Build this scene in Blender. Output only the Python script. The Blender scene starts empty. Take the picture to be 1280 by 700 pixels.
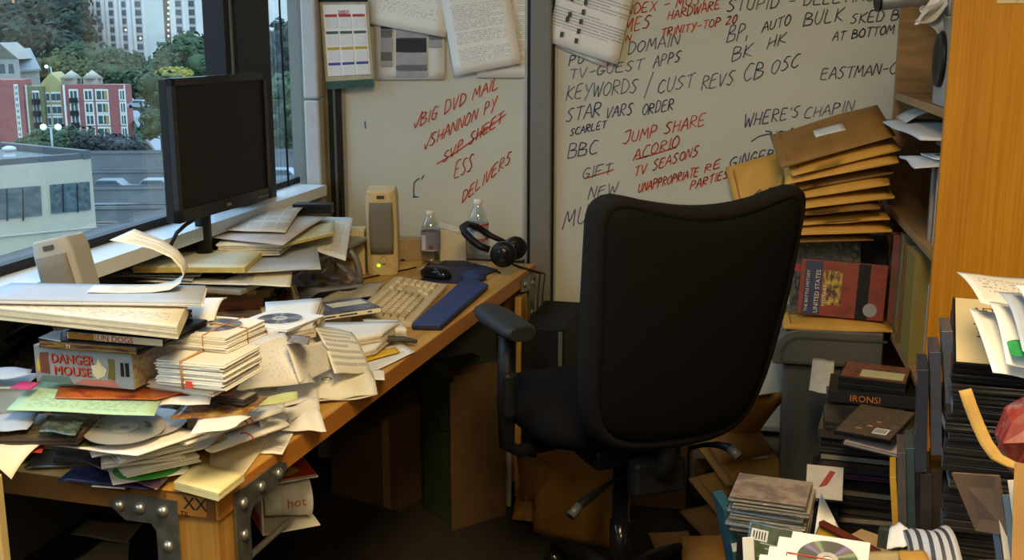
import bpy, bmesh, math, random
from mathutils import Vector, Matrix, Euler
R = math.radians
random.seed(11)
sc = bpy.context.scene
COL = sc.collection

# ------------------------------------------------------------------ camera
FPX, PITCH, YAW, EYE = 1400.0, R(12.33), R(12.6), 1.5
cam_d = bpy.data.cameras.new('camera')
cam_d.sensor_width = 36.0
cam_d.lens = FPX / 1280 * 36
cam_d.clip_start, cam_d.clip_end = .05, 3000
cam = bpy.data.objects.new('camera', cam_d)
cam.location = (0, 0, EYE)
cam.rotation_euler = (math.pi / 2 - PITCH, 0, YAW)
COL.objects.link(cam)
sc.camera = cam

# ------------------------------------------------------------------ view / world / lights
vs = sc.view_settings
sc.display_settings.display_device = 'sRGB'
vs.view_transform = 'Standard'
vs.look = 'None'
vs.gamma = 1.0
vs.use_curve_mapping = False
vs.exposure = 0.0

world = bpy.data.worlds.new('dusk_sky')
sc.world = world
world.use_nodes = True
wn = world.node_tree
bg = wn.nodes['Background']
tc = wn.nodes.new('ShaderNodeTexCoord')
sx = wn.nodes.new('ShaderNodeSeparateXYZ')
rp = wn.nodes.new('ShaderNodeValToRGB')
wn.links.new(tc.outputs['Generated'], sx.inputs[0])
wn.links.new(sx.outputs['Z'], rp.inputs[0])
wn.links.new(rp.outputs[0], bg.inputs[0])
rp.color_ramp.elements[0].position = 0.0
rp.color_ramp.elements[0].color = (.185, .245, .31, 1)
rp.color_ramp.elements[1].position = .5
rp.color_ramp.elements[1].color = (.50, .70, .94, 1)
bg.inputs[1].default_value = 4.8

def area_light(name, loc, size, power, color, rot=(0, 0, 0)):
    d = bpy.data.lights.new(name, 'AREA')
    d.shape = 'RECTANGLE'
    d.size, d.size_y = size
    d.energy = power
    d.color = color
    o = bpy.data.objects.new(name, d)
    o.location = loc
    o.rotation_euler = rot
    COL.objects.link(o)
    return o
WARM = (1.0, .75, .41)
area_light('ceiling_lamp_light', (-.12, .62, 2.62), (.55, 1.15), 74, WARM)
area_light('rear_ceiling_lamp_light', (.9, -1.3, 2.62), (.55, 1.15), 46, WARM)

# ------------------------------------------------------------------ photogrammetry: pixel -> point on a real plane
SP, CP, SA, CA = math.sin(PITCH), math.cos(PITCH), math.sin(YAW), math.cos(YAW)
def ray(px, py):
    x, y = (px - 640) / FPX, (py - 350) / FPX
    f, d = CP - y * SP, SP + y * CP
    return Vector((-f * SA + x * CA, f * CA + x * SA, -d))
def at_d(px, py, t): return Vector((0, 0, EYE)) + ray(px, py) * t
def at_z(px, py, z):
    r = ray(px, py); return at_d(px, py, (z - EYE) / r.z)
def at_y(px, py, y):
    r = ray(px, py); return at_d(px, py, y / r.y)
def at_x(px, py, x):
    r = ray(px, py); return at_d(px, py, x / r.x)
def at_f(px, py, f):                      # a given horizontal distance straight ahead
    r = ray(px, py); return at_d(px, py, f / (-r.x * SA + r.y * CA))

# ------------------------------------------------------------------ materials
class NT:
    def __init__(s, name):
        s.m = bpy.data.materials.new(name); s.m.use_nodes = True
        s.t = s.m.node_tree; s.b = s.t.nodes['Principled BSDF']
    def n(s, typ, **kw):
        o = s.t.nodes.new(typ)
        for k, v in kw.items(): setattr(o, k, v)
        return o
    def put(s, sock, v):
        if isinstance(v, (int, float)): sock.default_value = v
        elif isinstance(v, (tuple, list)): sock.default_value = v if len(v) != 3 or sock.type == 'VECTOR' else (*v, 1)
        else: s.t.links.new(v, sock)
    def math(s, op, a, b=0.0):
        o = s.n('ShaderNodeMath', operation=op); s.put(o.inputs[0], a); s.put(o.inputs[1], b); return o.outputs[0]
    def mix(s, f, a, b):
        o = s.n('ShaderNodeMix', data_type='RGBA'); s.put(o.inputs[0], f); s.put(o.inputs[6], a); s.put(o.inputs[7], b); return o.outputs[2]
    def coord(s, kind='Object', scale=(1, 1, 1)):
        c = s.n('ShaderNodeTexCoord'); mp = s.n('ShaderNodeMapping'); s.t.links.new(c.outputs[kind], mp.inputs[0])
        mp.inputs['Scale'].default_value = scale; return mp.outputs[0]
    def noise(s, vec, scale, detail=2.0, rough=.5):
        o = s.n('ShaderNodeTexNoise'); s.put(o.inputs['Vector'], vec); o.inputs['Scale'].default_value = scale
        o.inputs['Detail'].default_value = detail; o.inputs['Roughness'].default_value = rough; return o.outputs[0]
    def ramp(s, fac, stops, interp='LINEAR'):
        o = s.n('ShaderNodeValToRGB'); o.color_ramp.interpolation = interp; e = o.color_ramp.elements
        while len(e) < len(stops): e.new(.5)
        for k, (p, c) in enumerate(stops): e[k].position = p; e[k].color = (*c, 1)
        s.put(o.inputs[0], fac); return o.outputs[0]
    def bump(s, h, strength=.3, dist=.01):
        o = s.n('ShaderNodeBump'); o.inputs['Strength'].default_value = strength; o.inputs['Distance'].default_value = dist
        s.put(o.inputs['Height'], h); s.t.links.new(o.outputs[0], s.b.inputs['Normal'])
    def done(s, col, rough=.6, metal=0.0, spec=.5):
        s.put(s.b.inputs['Base Color'], col); s.b.inputs['Roughness'].default_value = rough
        s.b.inputs['Metallic'].default_value = metal; s.b.inputs['Specular IOR Level'].default_value = spec
        return s.m
_MC = {}
def cached(f):
    def g(name, *a, **k):
        if name not in _MC: _MC[name] = f(name, *a, **k)
        return _MC[name]
    return g
def mul(c, k): return tuple(min(1, x * k) for x in c)
@cached
def M(name, col=(.5, .5, .5), rough=.6, var=.1, scale=30, metal=0.0, spec=.4, bump=0.0):
    t = NT(name); nz = t.noise(t.coord('Object'), scale, 3)
    if bump: t.bump(nz, bump)
    return t.done(t.ramp(nz, [(.3, mul(col, 1 - var)), (.7, mul(col, 1 + var))]), rough, metal, spec)
@cached
def wood(name, dark=(.3, .15, .04), light=(.5, .28, .08), sc3=(60, 60, 2), rough=.45):
    t = NT(name); v = t.coord('Object', sc3)
    nz = t.noise(v, 1.0, 4, .6); big = t.noise(t.coord('Object', tuple(x / 12 for x in sc3)), 1.0, 2)
    f = t.math('ADD', t.math('MULTIPLY', nz, .7), t.math('MULTIPLY', big, .3))
    t.bump(nz, .08, .003)
    return t.done(t.ramp(f, [(.35, dark), (.62, light)]), rough, 0, .4)
@cached
def art(name, cols, scale=4.0, rough=.25, kind='Generated'):
    t = NT(name); nz = t.noise(t.coord(kind), scale, 3, .6); n = len(cols)
    return t.done(t.ramp(nz, [(.30 + .42 * i / max(1, n - 1), c) for i, c in enumerate(cols)]), rough, 0, .5)
@cached
def printed(name, paper=(.78, .76, .7), ink=(.16, .16, .17), rows=34, margin=.12, words=26, thr=.42, top=.92, bot=.1, cols=1, gap=.06, rough=.75):
    t = NT(name); uv = t.n('ShaderNodeUVMap'); s = t.n('ShaderNodeSeparateXYZ'); t.t.links.new(uv.outputs[0], s.inputs[0])
    u, v = s.outputs[0], s.outputs[1]
    rv = t.math('MULTIPLY', v, rows); line = t.math('LESS_THAN', t.math('FRACT', rv), .5)
    row = t.math('FLOOR', rv); cb = t.n('ShaderNodeCombineXYZ')
    t.put(cb.inputs[0], t.math('MULTIPLY', u, words)); t.put(cb.inputs[1], t.math('MULTIPLY', row, 3.71))
    w = t.math('GREATER_THAN', t.noise(cb.outputs[0], 1.0, 1), thr)
    cb2 = t.n('ShaderNodeCombineXYZ'); t.put(cb2.inputs[1], t.math('MULTIPLY', row, 1.37)); t.put(cb2.inputs[0], t.math('FLOOR', t.math('MULTIPLY', u, cols)))
    rowend = t.math('MULTIPLY', t.noise(cb2.outputs[0], 1.0, 0), 1.5)
    uc = t.math('FRACT', t.math('MULTIPLY', u, cols)) if cols > 1 else u
    mg = margin if cols == 1 else gap
    cb3 = t.n('ShaderNodeCombineXYZ'); t.put(cb3.inputs[1], t.math('MULTIPLY', row, .41)); w = t.math('MULTIPLY', w, t.math('GREATER_THAN', t.noise(cb3.outputs[0], 1.0, 0), .36))
    k = t.math('MULTIPLY', line, w)
    k = t.math('MULTIPLY', k, t.math('GREATER_THAN', uc, mg)); k = t.math('MULTIPLY', k, t.math('LESS_THAN', uc, 1 - mg))
    k = t.math('MULTIPLY', k, t.math('LESS_THAN', uc, t.math('ADD', rowend, .25)))
    k = t.math('MULTIPLY', k, t.math('GREATER_THAN', v, bot)); k = t.math('MULTIPLY', k, t.math('LESS_THAN', v, top))
    k = t.math('MULTIPLY', k, .5)
    return t.done(t.mix(k, paper, ink), rough, 0, .2)
@cached
def gridded(name, paper=(.76, .75, .7), ink=(.2, .2, .22), nx=4, ny=12, lw=.06):
    t = NT(name); uv = t.n('ShaderNodeUVMap'); s = t.n('ShaderNodeSeparateXYZ'); t.t.links.new(uv.outputs[0], s.inputs[0])
    u, v = s.outputs[0], s.outputs[1]
    a = t.math('LESS_THAN', t.math('FRACT', t.math('MULTIPLY', u, nx)), lw * nx / 8); b = t.math('LESS_THAN', t.math('FRACT', t.math('MULTIPLY', v, ny)), lw * ny / 14)
    cb = t.n('ShaderNodeCombineXYZ'); t.put(cb.inputs[0], t.math('MULTIPLY', u, 50)); t.put(cb.inputs[1], t.math('FLOOR', t.math('MULTIPLY', v, ny * 3)))
    tx = t.math('MULTIPLY', t.math('GREATER_THAN', t.noise(cb.outputs[0], 1.0, 1), .58), .6)
    k = t.math('MAXIMUM', t.math('MAXIMUM', a, b), tx)
    inb = t.math('MULTIPLY', t.math('GREATER_THAN', u, .07), t.math('LESS_THAN', u, .93))
    inb = t.math('MULTIPLY', inb, t.math('MULTIPLY', t.math('GREATER_THAN', v, .06), t.math('LESS_THAN', v, .94)))
    return t.done(t.mix(t.math('MULTIPLY', t.math('MULTIPLY', k, inb), .7), paper, ink), .75, 0, .2)
@cached
def disc_mat(name, base=(.35, .33, .32), metal=.75):
    t = NT(name); v = t.coord('Generated'); s = t.n('ShaderNodeSeparateXYZ'); t.t.links.new(v, s.inputs[0])
    a = t.math('ARCTAN2', t.math('SUBTRACT', s.outputs[1], .5), t.math('SUBTRACT', s.outputs[0], .5))
    f = t.math('FRACT', t.math('MULTIPLY', a, .6366))
    c = t.ramp(f, [(0, base), (.2, mul(base, 1.2)), (.27, (.2, .42, .22)), (.33, (.42, .3, .2)), (.42, mul(base, 1.3)), (.6, (.32, .24, .42)), (.7, base), (1, base)])  # rainbow glints and sheen are put into the disc colour
    return t.done(c, .22 if metal > .5 else .4, metal, .5)
@cached
def glass(name, tint=(1, 1, 1), gloss=.06, rough=.02):
    m = bpy.data.materials.new(name); m.use_nodes = True; t = m.node_tree; t.nodes.clear()
    o = t.nodes.new('ShaderNodeOutputMaterial'); a = t.nodes.new('ShaderNodeBsdfTransparent'); b = t.nodes.new('ShaderNodeBsdfGlossy')
    mx = t.nodes.new('ShaderNodeMixShader'); a.inputs[0].default_value = (*tint, 1); b.inputs['Roughness'].default_value = rough
    b.inputs[0].default_value = (1, 1, 1, 1)
    fr = t.nodes.new('ShaderNodeLayerWeight'); fr.inputs[0].default_value = .12
    ad = t.nodes.new('ShaderNodeMath'); ad.operation = 'MULTIPLY_ADD'; ad.inputs[1].default_value = .5; ad.inputs[2].default_value = gloss
    t.links.new(fr.outputs['Facing'], ad.inputs[0]); 
    t.links.new(ad.outputs[0], mx.inputs[0]); t.links.new(a.outputs[0], mx.inputs[1]); t.links.new(b.outputs[0], mx.inputs[2]); t.links.new(mx.outputs[0], o.inputs[0])
    return m
@cached
def glow(name, col, strength):
    t = NT(name); t.b.inputs['Emission Color'].default_value = (*col, 1); t.b.inputs['Emission Strength'].default_value = strength
    return t.done(col, .5)

PAPER = M('white_paper', (.78, .76, .70), .8, .03, 20, spec=.2)
CREAM = M('cream_paper', (.74, .66, .46), .8, .04, 20, spec=.2)
YELLOWP = M('yellow_paper', (.78, .70, .36), .8, .04, 20, spec=.2)
GREENP = printed('green_printed_paper', (.42, .62, .40), (.1, .25, .15), rows=22, thr=.5, margin=.1)
KRAFT = M('kraft_envelope_paper', (.56, .29, .05), .6, .12, 14, spec=.3, bump=.12)
CARD = M('brown_cardboard', (.30, .17, .075), .85, .1, 18, spec=.15)
BLACKP = M('black_plastic', (.009, .009, .0095), .45, .1, spec=.22)
BLACKG = M('glossy_black_plastic', (.01, .01, .011), .16, .1)
BEIGE = M('beige_plastic', (.55, .43, .23), .5, .04, 8)
GREYP = M('grey_plastic', (.26, .25, .22), .5, .05)
CLEAR = glass('clear_case_plastic', (.92, .94, .95), .10, .05)
STEEL = M('galvanised_steel', (.26, .27, .26), .42, .25, 40, metal=.85)
BAND = M('tan_rubber_band', (.42, .22, .07), .6)
REDBAND = M('red_rubber_band', (.6, .06, .03), .6)

# ------------------------------------------------------------------ mesh builder
class MB:
    def __init__(s): s.v, s.f, s.mi, s.uv, s.sm = [], [], [], {}, set()
    def face(s, idx, mi=0, uv=None, smooth=False):
        if uv: s.uv[len(s.f)] = uv
        if smooth: s.sm.add(len(s.f))
        s.f.append(tuple(idx)); s.mi.append(mi)
    def add(s, pts, faces, mi=0, smooth=False):
        b = len(s.v); s.v += [tuple(p) for p in pts]
        for f in faces: s.face([b + i for i in f], mi, None, smooth)
        return s
    def hexa(s, p, mi=0, top=None, front=None, left=None):
        """p: bottom 4 (ccw from above, starting front-left), top 4"""
        b = len(s.v); s.v += [tuple(q) for q in p]
        fs = [((3, 2, 1, 0), mi), ((4, 5, 6, 7), mi if top is None else top), ((0, 1, 5, 4), mi if front is None else front),
              ((1, 2, 6, 5), mi), ((2, 3, 7, 6), mi), ((3, 0, 4, 7), mi if left is None else left)]
        for f, m in fs: s.face([b + i for i in f], m, [(0, 0), (1, 0), (1, 1), (0, 1)])
        return s
    def box(s, c, d, rz=0, mi=0, mat=None, **k):
        x, y, z = d[0] / 2, d[1] / 2, d[2] / 2; m = mat or Matrix.Rotation(rz, 4, 'Z'); c = Vector(c)
        p = [(-x, -y, -z), (x, -y, -z), (x, y, -z), (-x, y, -z), (-x, -y, z), (x, -y, z), (x, y, z), (-x, y, z)]
        return s.hexa([c + (m @ Vector(q)) for q in p], mi, **k)
    def rbox(s, c, d, r=.004, mi=0, rz=0, seg=2, mat=None):
        bm = bmesh.new(); bmesh.ops.create_cube(bm, size=1)
        for v in bm.verts: v.co = Vector((v.co.x * d[0], v.co.y * d[1], v.co.z * d[2]))
        bmesh.ops.bevel(bm, geom=bm.edges[:], offset=r, segments=seg, affect='EDGES', profile=.5)
        m = Matrix.Translation(c) @ (mat or Matrix.Rotation(rz, 4, 'Z'))
        b = len(s.v); bm.verts.index_update(); s.v += [tuple(m @ v.co) for v in bm.verts]
        for f in bm.faces: s.face([b + v.index for v in f.verts], mi)
        bm.free(); return s
    def tube(s, path, r, n=8, mi=0, cap=True, smooth=True):
        path = [Vector(p) for p in path]; rr = r if isinstance(r, (list, tuple)) else [r] * len(path)
        b = len(s.v); up = None
        for i, p in enumerate(path):
            t = (path[min(i + 1, len(path) - 1)] - path[max(i - 1, 0)]).normalized()
            if up is None: up = Vector((0, 0, 1)) if abs(t.z) < .9 else Vector((1, 0, 0))
            u = t.cross(up).normalized(); w = u.cross(t).normalized(); up = w
            for k in range(n):
                a = 2 * math.pi * k / n; s.v.append(tuple(p + (u * math.cos(a) + w * math.sin(a)) * rr[i]))
        for i in range(len(path) - 1):
            for k in range(n):
                s.face([b + i * n + k, b + i * n + (k + 1) % n, b + (i + 1) * n + (k + 1) % n, b + (i + 1) * n + k], mi, None, smooth)
        if cap:
            s.face([b + k for k in range(n)][::-1], mi); e = b + (len(path) - 1) * n; s.face([e + k for k in range(n)], mi)
        return s
    def lathe(s, prof, n=24, mi=0, c=(0, 0, 0), smooth=True, m=None, cap=True):
        b = len(s.v); c = Vector(c); m = m or Matrix.Identity(4)
        for r, z in prof:
            for k in range(n):
                a = 2 * math.pi * k / n; s.v.append(tuple(c + (m @ Vector((r * math.cos(a), r * math.sin(a), z)))))
        for i in range(len(prof) - 1):
            for k in range(n):
                s.face([b + i * n + k, b + i * n + (k + 1) % n, b + (i + 1) * n + (k + 1) % n, b + (i + 1) * n + k], mi, None, smooth)
        if cap:
            if prof[0][0] > 1e-6: s.face([b + k for k in range(n)][::-1], mi)
            if prof[-1][0] > 1e-6: e = b + (len(prof) - 1) * n; s.face([e + k for k in range(n)], mi)
        return s
    def prism(s, poly, a, b, mi=0, axis='Z'):
        """2-D outline pushed from a to b along an axis"""
        def p(q, h): return {'Z': (q[0], q[1], h), 'Y': (q[0], h, q[1]), 'X': (h, q[0], q[1])}[axis]
        n = len(poly); o = len(s.v); s.v += [p(q, a) for q in poly] + [p(q, b) for q in poly]
        s.face([o + i for i in range(n)][::-1], mi); s.face([o + n + i for i in range(n)], mi)
        for i in range(n): s.face([o + i, o + (i + 1) % n, o + n + (i + 1) % n, o + n + i], mi)
        return s
    def grid(s, fn, nx, ny, thick=.0006, mi=0, under=None, smooth=True, nrm=None):
        """fn(u,v)->Vector top surface; closed downwards by thick"""
        b = len(s.v); N = (nx + 1) * (ny + 1); d = Vector(nrm) * thick if nrm else Vector((0, 0, thick))
        P = [fn(i / nx, j / ny) for j in range(ny + 1) for i in range(nx + 1)]
        s.v += [tuple(p) for p in P] + [tuple(p - d) for p in P]
        I = lambda i, j, k=0: b + k * N + j * (nx + 1) + i
        for j in range(ny):
            for i in range(nx):
                uv = [(i / nx, j / ny), ((i + 1) / nx, j / ny), ((i + 1) / nx, (j + 1) / ny), (i / nx, (j + 1) / ny)]
                s.face([I(i, j), I(i + 1, j), I(i + 1, j + 1), I(i, j + 1)], mi, uv, smooth)
                s.face([I(i, j + 1, 1), I(i + 1, j + 1, 1), I(i + 1, j, 1), I(i, j, 1)], mi if under is None else under, [uv[3], uv[2], uv[1], uv[0]], smooth)
        um = mi if under is None else under
        for i in range(nx):
            s.face([I(i, 0, 1), I(i + 1, 0, 1), I(i + 1, 0), I(i, 0)], um); s.face([I(i + 1, ny, 1), I(i, ny, 1), I(i, ny), I(i + 1, ny)], um)
        for j in range(ny):
            s.face([I(0, j + 1, 1), I(0, j, 1), I(0, j), I(0, j + 1)], um); s.face([I(nx, j, 1), I(nx, j + 1, 1), I(nx, j + 1), I(nx, j)], um)
        return s
    def build(s, name, mats, parent=None, loc=None, recenter=False, fix=False):
        me = bpy.data.meshes.new(name); V = s.v; o = Vector((0, 0, 0))
        if recenter:
            xs, ys, zs = zip(*V); o = Vector(((min(xs) + max(xs)) / 2, (min(ys) + max(ys)) / 2, min(zs)))
            V = [tuple(Vector(v) - o) for v in V]
        me.from_pydata(V, [], s.f)
        for m in (mats if isinstance(mats, (list, tuple)) else [mats]): me.materials.append(m)
        ul = me.uv_layers.new(name='UVMap') if s.uv else None
        for i, p in enumerate(me.polygons):
            p.material_index = s.mi[i]; p.use_smooth = i in s.sm
            if i in s.uv and len(s.uv[i]) == p.loop_total:
                for k, li in enumerate(p.loop_indices): ul.data[li].uv = s.uv[i][k]
        if fix:
            bm = bmesh.new(); bm.from_mesh(me); bmesh.ops.recalc_face_normals(bm, faces=bm.faces[:]); bm.to_mesh(me); bm.free()
        ob = bpy.data.objects.new(name, me); COL.objects.link(ob)
        if parent: ob.parent = parent
        ob.location = Vector(loc) if loc is not None else o
        return ob
def tag(o, label, cat, group=None, kind=None):
    if label: o['label'] = label
    if cat: o['category'] = cat
    if group: o['group'] = group
    if kind: o['kind'] = kind
    return o
def struct(o): o['kind'] = 'structure'; return o
def empty(name, loc=(0, 0, 0), rz=0, mat=None):
    o = bpy.data.objects.new(name, None); o.empty_display_size = .05; COL.objects.link(o)
    o.location = loc; o.rotation_euler = (0, 0, rz)
    if mat is not None: o.matrix_world = mat
    return o
def subsurf(o, n=1):
    m = o.modifiers.new('s', 'SUBSURF'); m.levels = m.render_levels = n
    for p in o.data.polygons: p.use_smooth = True
    return o
def bevel(o, w=.003, seg=2):
    m = o.modifiers.new('b', 'BEVEL'); m.width = w; m.segments = seg; m.limit_method = 'ANGLE'; return o
ORD = ['topmost', 'second', 'third', 'fourth', 'fifth', 'sixth', 'seventh', 'eighth', 'ninth', 'tenth', 'eleventh', 'twelfth', 'thirteenth', 'fourteenth', 'fifteenth', 'sixteenth', 'seventeenth', 'eighteenth', 'nineteenth', 'twentieth']
def text(s, size, mat, parent, loc, rot=(0, 0, 0), name='lettering', depth=.0004, sx=1.0):
    c = bpy.data.curves.new(name, 'FONT'); c.body = s; c.size = size; c.extrude = depth; c.resolution_u = 2
    t = bpy.data.objects.new(name, c); COL.objects.link(t)
    bpy.context.view_layer.update()
    me = bpy.data.meshes.new_from_object(t.evaluated_get(bpy.context.evaluated_depsgraph_get()))
    bpy.data.objects.remove(t)
    me.materials.clear(); me.materials.append(mat)
    o = bpy.data.objects.new(name, me); COL.objects.link(o); o.parent = parent; o.location = loc; o.rotation_euler = rot; o.scale = (sx, 1, 1)
    return o
def basis(o, x, y, z=None):
    """a matrix with origin o, local x along x, local y along y"""
    x = Vector(x).normalized(); z = x.cross(Vector(y)).normalized(); y = z.cross(x)
    return Matrix(((x.x, y.x, z.x, o[0]), (x.y, y.y, z.y, o[1]), (x.z, y.z, z.z, o[2]), (0, 0, 0, 1)))
# ================================================================== THE SETTING
GX, WALLX, BACK = -1.575, -1.62, 3.70       # glass plane, left wall face, back wall face
SILL = 1.0
t = NT('dark_carpet'); nz = t.noise(t.coord('Object'), 160, 3); t.bump(nz, .5, .004)
CARPET = t.done(t.ramp(nz, [(.3, (.018, .014, .011)), (.7, (.05, .04, .032))]), .95, 0, .1)
PAINT = M('low_bounce_wall_paint', (.34, .30, .23), .8, .03)  # unseen walls: paint darkened to cut the bounced light
GREYWALL = M('grey_partition_fabric', (.20, .19, .155), .9, .12, 220)
DARKFRAME = M('dark_bronze_window_frame', (.011, .011, .012), .5, .1, spec=.25)
SILLM = M('pale_window_sill', (.62, .66, .68), .35, .04)
def slab(name, a, b, m):
    c = [(a[i] + b[i]) / 2 for i in range(3)]; d = [abs(a[i] - b[i]) for i in range(3)]
    o = MB().box((0, 0, 0), d).build(name, m, loc=c); return o
struct(slab('floor', (-1.85, -2.4, -.1), (2.4, 3.9, 0), CARPET))
struct(slab('ceiling', (-1.85, -2.4, 2.7), (2.4, 3.9, 2.8), M('ceiling_tile', (.48, .44, .36), .9, .03)))
struct(slab('wall_back', (-1.62, BACK, 0), (2.4, BACK + .1, 2.7), GREYWALL))
struct(slab('wall_right', (2.3, -2.4, 0), (2.4, BACK, 2.7), PAINT))
struct(slab('wall_front', (-1.62, -2.4, 0), (2.3, -2.3, 2.7), PAINT))
wl = MB(); wl.box((WALLX - .1, .7, .485), (.2, 6.2, .97)); wl.box((WALLX - .1, .7, 2.65), (.2, 6.2, .1))
struct(wl.build('wall_left', M('dark_wall_under_window', (.05, .048, .045), .8)))
# windows: sill, dark mullion column, glass
w1 = struct(empty('window_1', (GX, .2, SILL)))
def wpart(name, a, b, m, par):
    o = slab(name, a, b, m); o.parent = par; o.location = Vector(o.location) - Vector(par.location); return o
wpart('window_sill', (-1.66, -2.3, .965), (-1.45, 3.58, SILL), SILLM, w1)
wpart('glass_pane', (GX - .006, -2.25, SILL), (GX, 3.02, 2.6), glass('window_glass', (.88, .93, .95), .02), w1)
wpart('bottom_rail', (GX - .03, -2.25, SILL), (GX + .012, 3.02, SILL + .022), DARKFRAME, w1)
wpart('top_rail', (GX - .03, -2.25, 2.56), (GX + .012, 3.6, 2.6), DARKFRAME, w1)
w2 = struct(empty('window_2', (GX, 3.44, SILL)))
wpart('glass_pane', (GX - .006, 3.28, SILL), (GX, 3.70, 2.6), glass('window_glass'), w2)
wpart('bottom_rail', (GX - .03, 3.28, SILL), (GX + .012, 3.62, SILL + .02), DARKFRAME, w2)
w3 = struct(empty('trim_1', (GX, 3.08, SILL)))
wpart('mullion_post', (-1.58, 3.015, SILL), (-1.515, 3.05, 2.6), DARKFRAME, w3)
wpart('mullion_post', (-1.58, 3.062, SILL), (-1.50, 3.285, 2.6), DARKFRAME, w3)
wpart('joint_strip', (-1.58, 3.05, SILL), (-1.512, 3.062, 2.6), M('blue_grey_joint', (.30, .38, .42), .3, metal=.5), w3)
o = MB().tube([at_y(349, 0, 3.52) + Vector((0, 0, .7)), at_y(349, 0, 3.52), at_y(361, 238, 3.52)], .0035, 6).build('blind_cord', BLACKP, recenter=True)
tag(o, 'thin dark cord hanging straight down in front of the narrow window', 'cord')

# light grey end post of the partition, black edge strips, centre post
p = tag(empty('partition_post', (-1.50, 3.62, 0)), 'pale grey metal post at the left end of the partition beside the window', 'post')
LG = M('pale_grey_metal', (.42, .42, .42), .5, .04)
MB().rbox((0, 0, .6425), (.055, .06, 1.285), .008).build('lower_cover', LG, p)
MB().rbox((0, 0, 1.95), (.055, .06, 1.32), .008).build('upper_cover', LG, p)
for i, (dx, w, m) in enumerate([(.037, .016, M('gold_strip', (.22, .17, .07), .4, metal=.6)), (.053, .012, BLACKP), (.066, .010, M('bronze_strip', (.12, .10, .06), .4, metal=.5)), (.077, .010, BLACKP)]):
    MB().box((dx, .03, 1.35), (w, .04 - .004 * i, 2.7)).build('edge_strip', m, p)
p = tag(empty('partition_post', (-.727, 3.66, 0)), 'dark grey metal post between the two whiteboards at the end of the desk', 'post')
PG = M('dark_grey_metal', (.17, .16, .14), .45, .05)
MB().rbox((.012, 0, 1.35), (.07, .07, 2.7), .006).build('cover', PG, p)
MB().box((-.030, .012, 1.35), (.012, .05, 2.7)).build('edge_strip', BLACKP, p)
MB().box((-.041, .012, 1.35), (.008, .05, 2.7)).build('edge_strip', M('aluminium_edge', (.36, .35, .3), .4, metal=.6), p)
MB().box((.050, .012, 1.35), (.006, .05, 2.7)).build('edge_strip', BLACKP, p)

# ------------------------------------------------------------------ whiteboards with hand-writing
t = NT('whiteboard_enamel'); nz = t.noise(t.coord('Object'), 3.0, 3)
BOARD = t.done(t.ramp(nz, [(.3, (.50, .49, .40)), (.7, (.55, .54, .45))]), .28, 0, .35)
ALU = M('aluminium_frame', (.45, .45, .42), .4, .05, metal=.5)
BY = 3.665                                   # writing surface
def whiteboard(x0, x1, z0, z1, label):
    r = tag(empty('whiteboard', ((x0 + x1) / 2, BY, z0)), label, 'whiteboard')
    w, h = (x1 - x0) / 2, z1 - z0
    MB().box((0, .0175, h / 2), (2 * w, .033, h)).build('board', BOARD, r)
    f = MB()
    for c, d in (((-w - .006, .015, h / 2), (.012, .04, h + .02)), ((w + .004, .015, h / 2), (.008, .04, h + .02)), ((0, .015, -.008), (2 * w, .04, .016)), ((0, .015, h + .008), (2 * w, .04, .016))): f.box(c, d)
    f.build('frame', ALU, r); return r
wbL = whiteboard(-1.405, -.782, .765, 2.25, 'white magnetic board left of the grey post with a short list in red marker')
wbR = whiteboard(-.668, .80, .22, 2.25, 'large whiteboard behind the office chair covered in blue and red notes')
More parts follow.
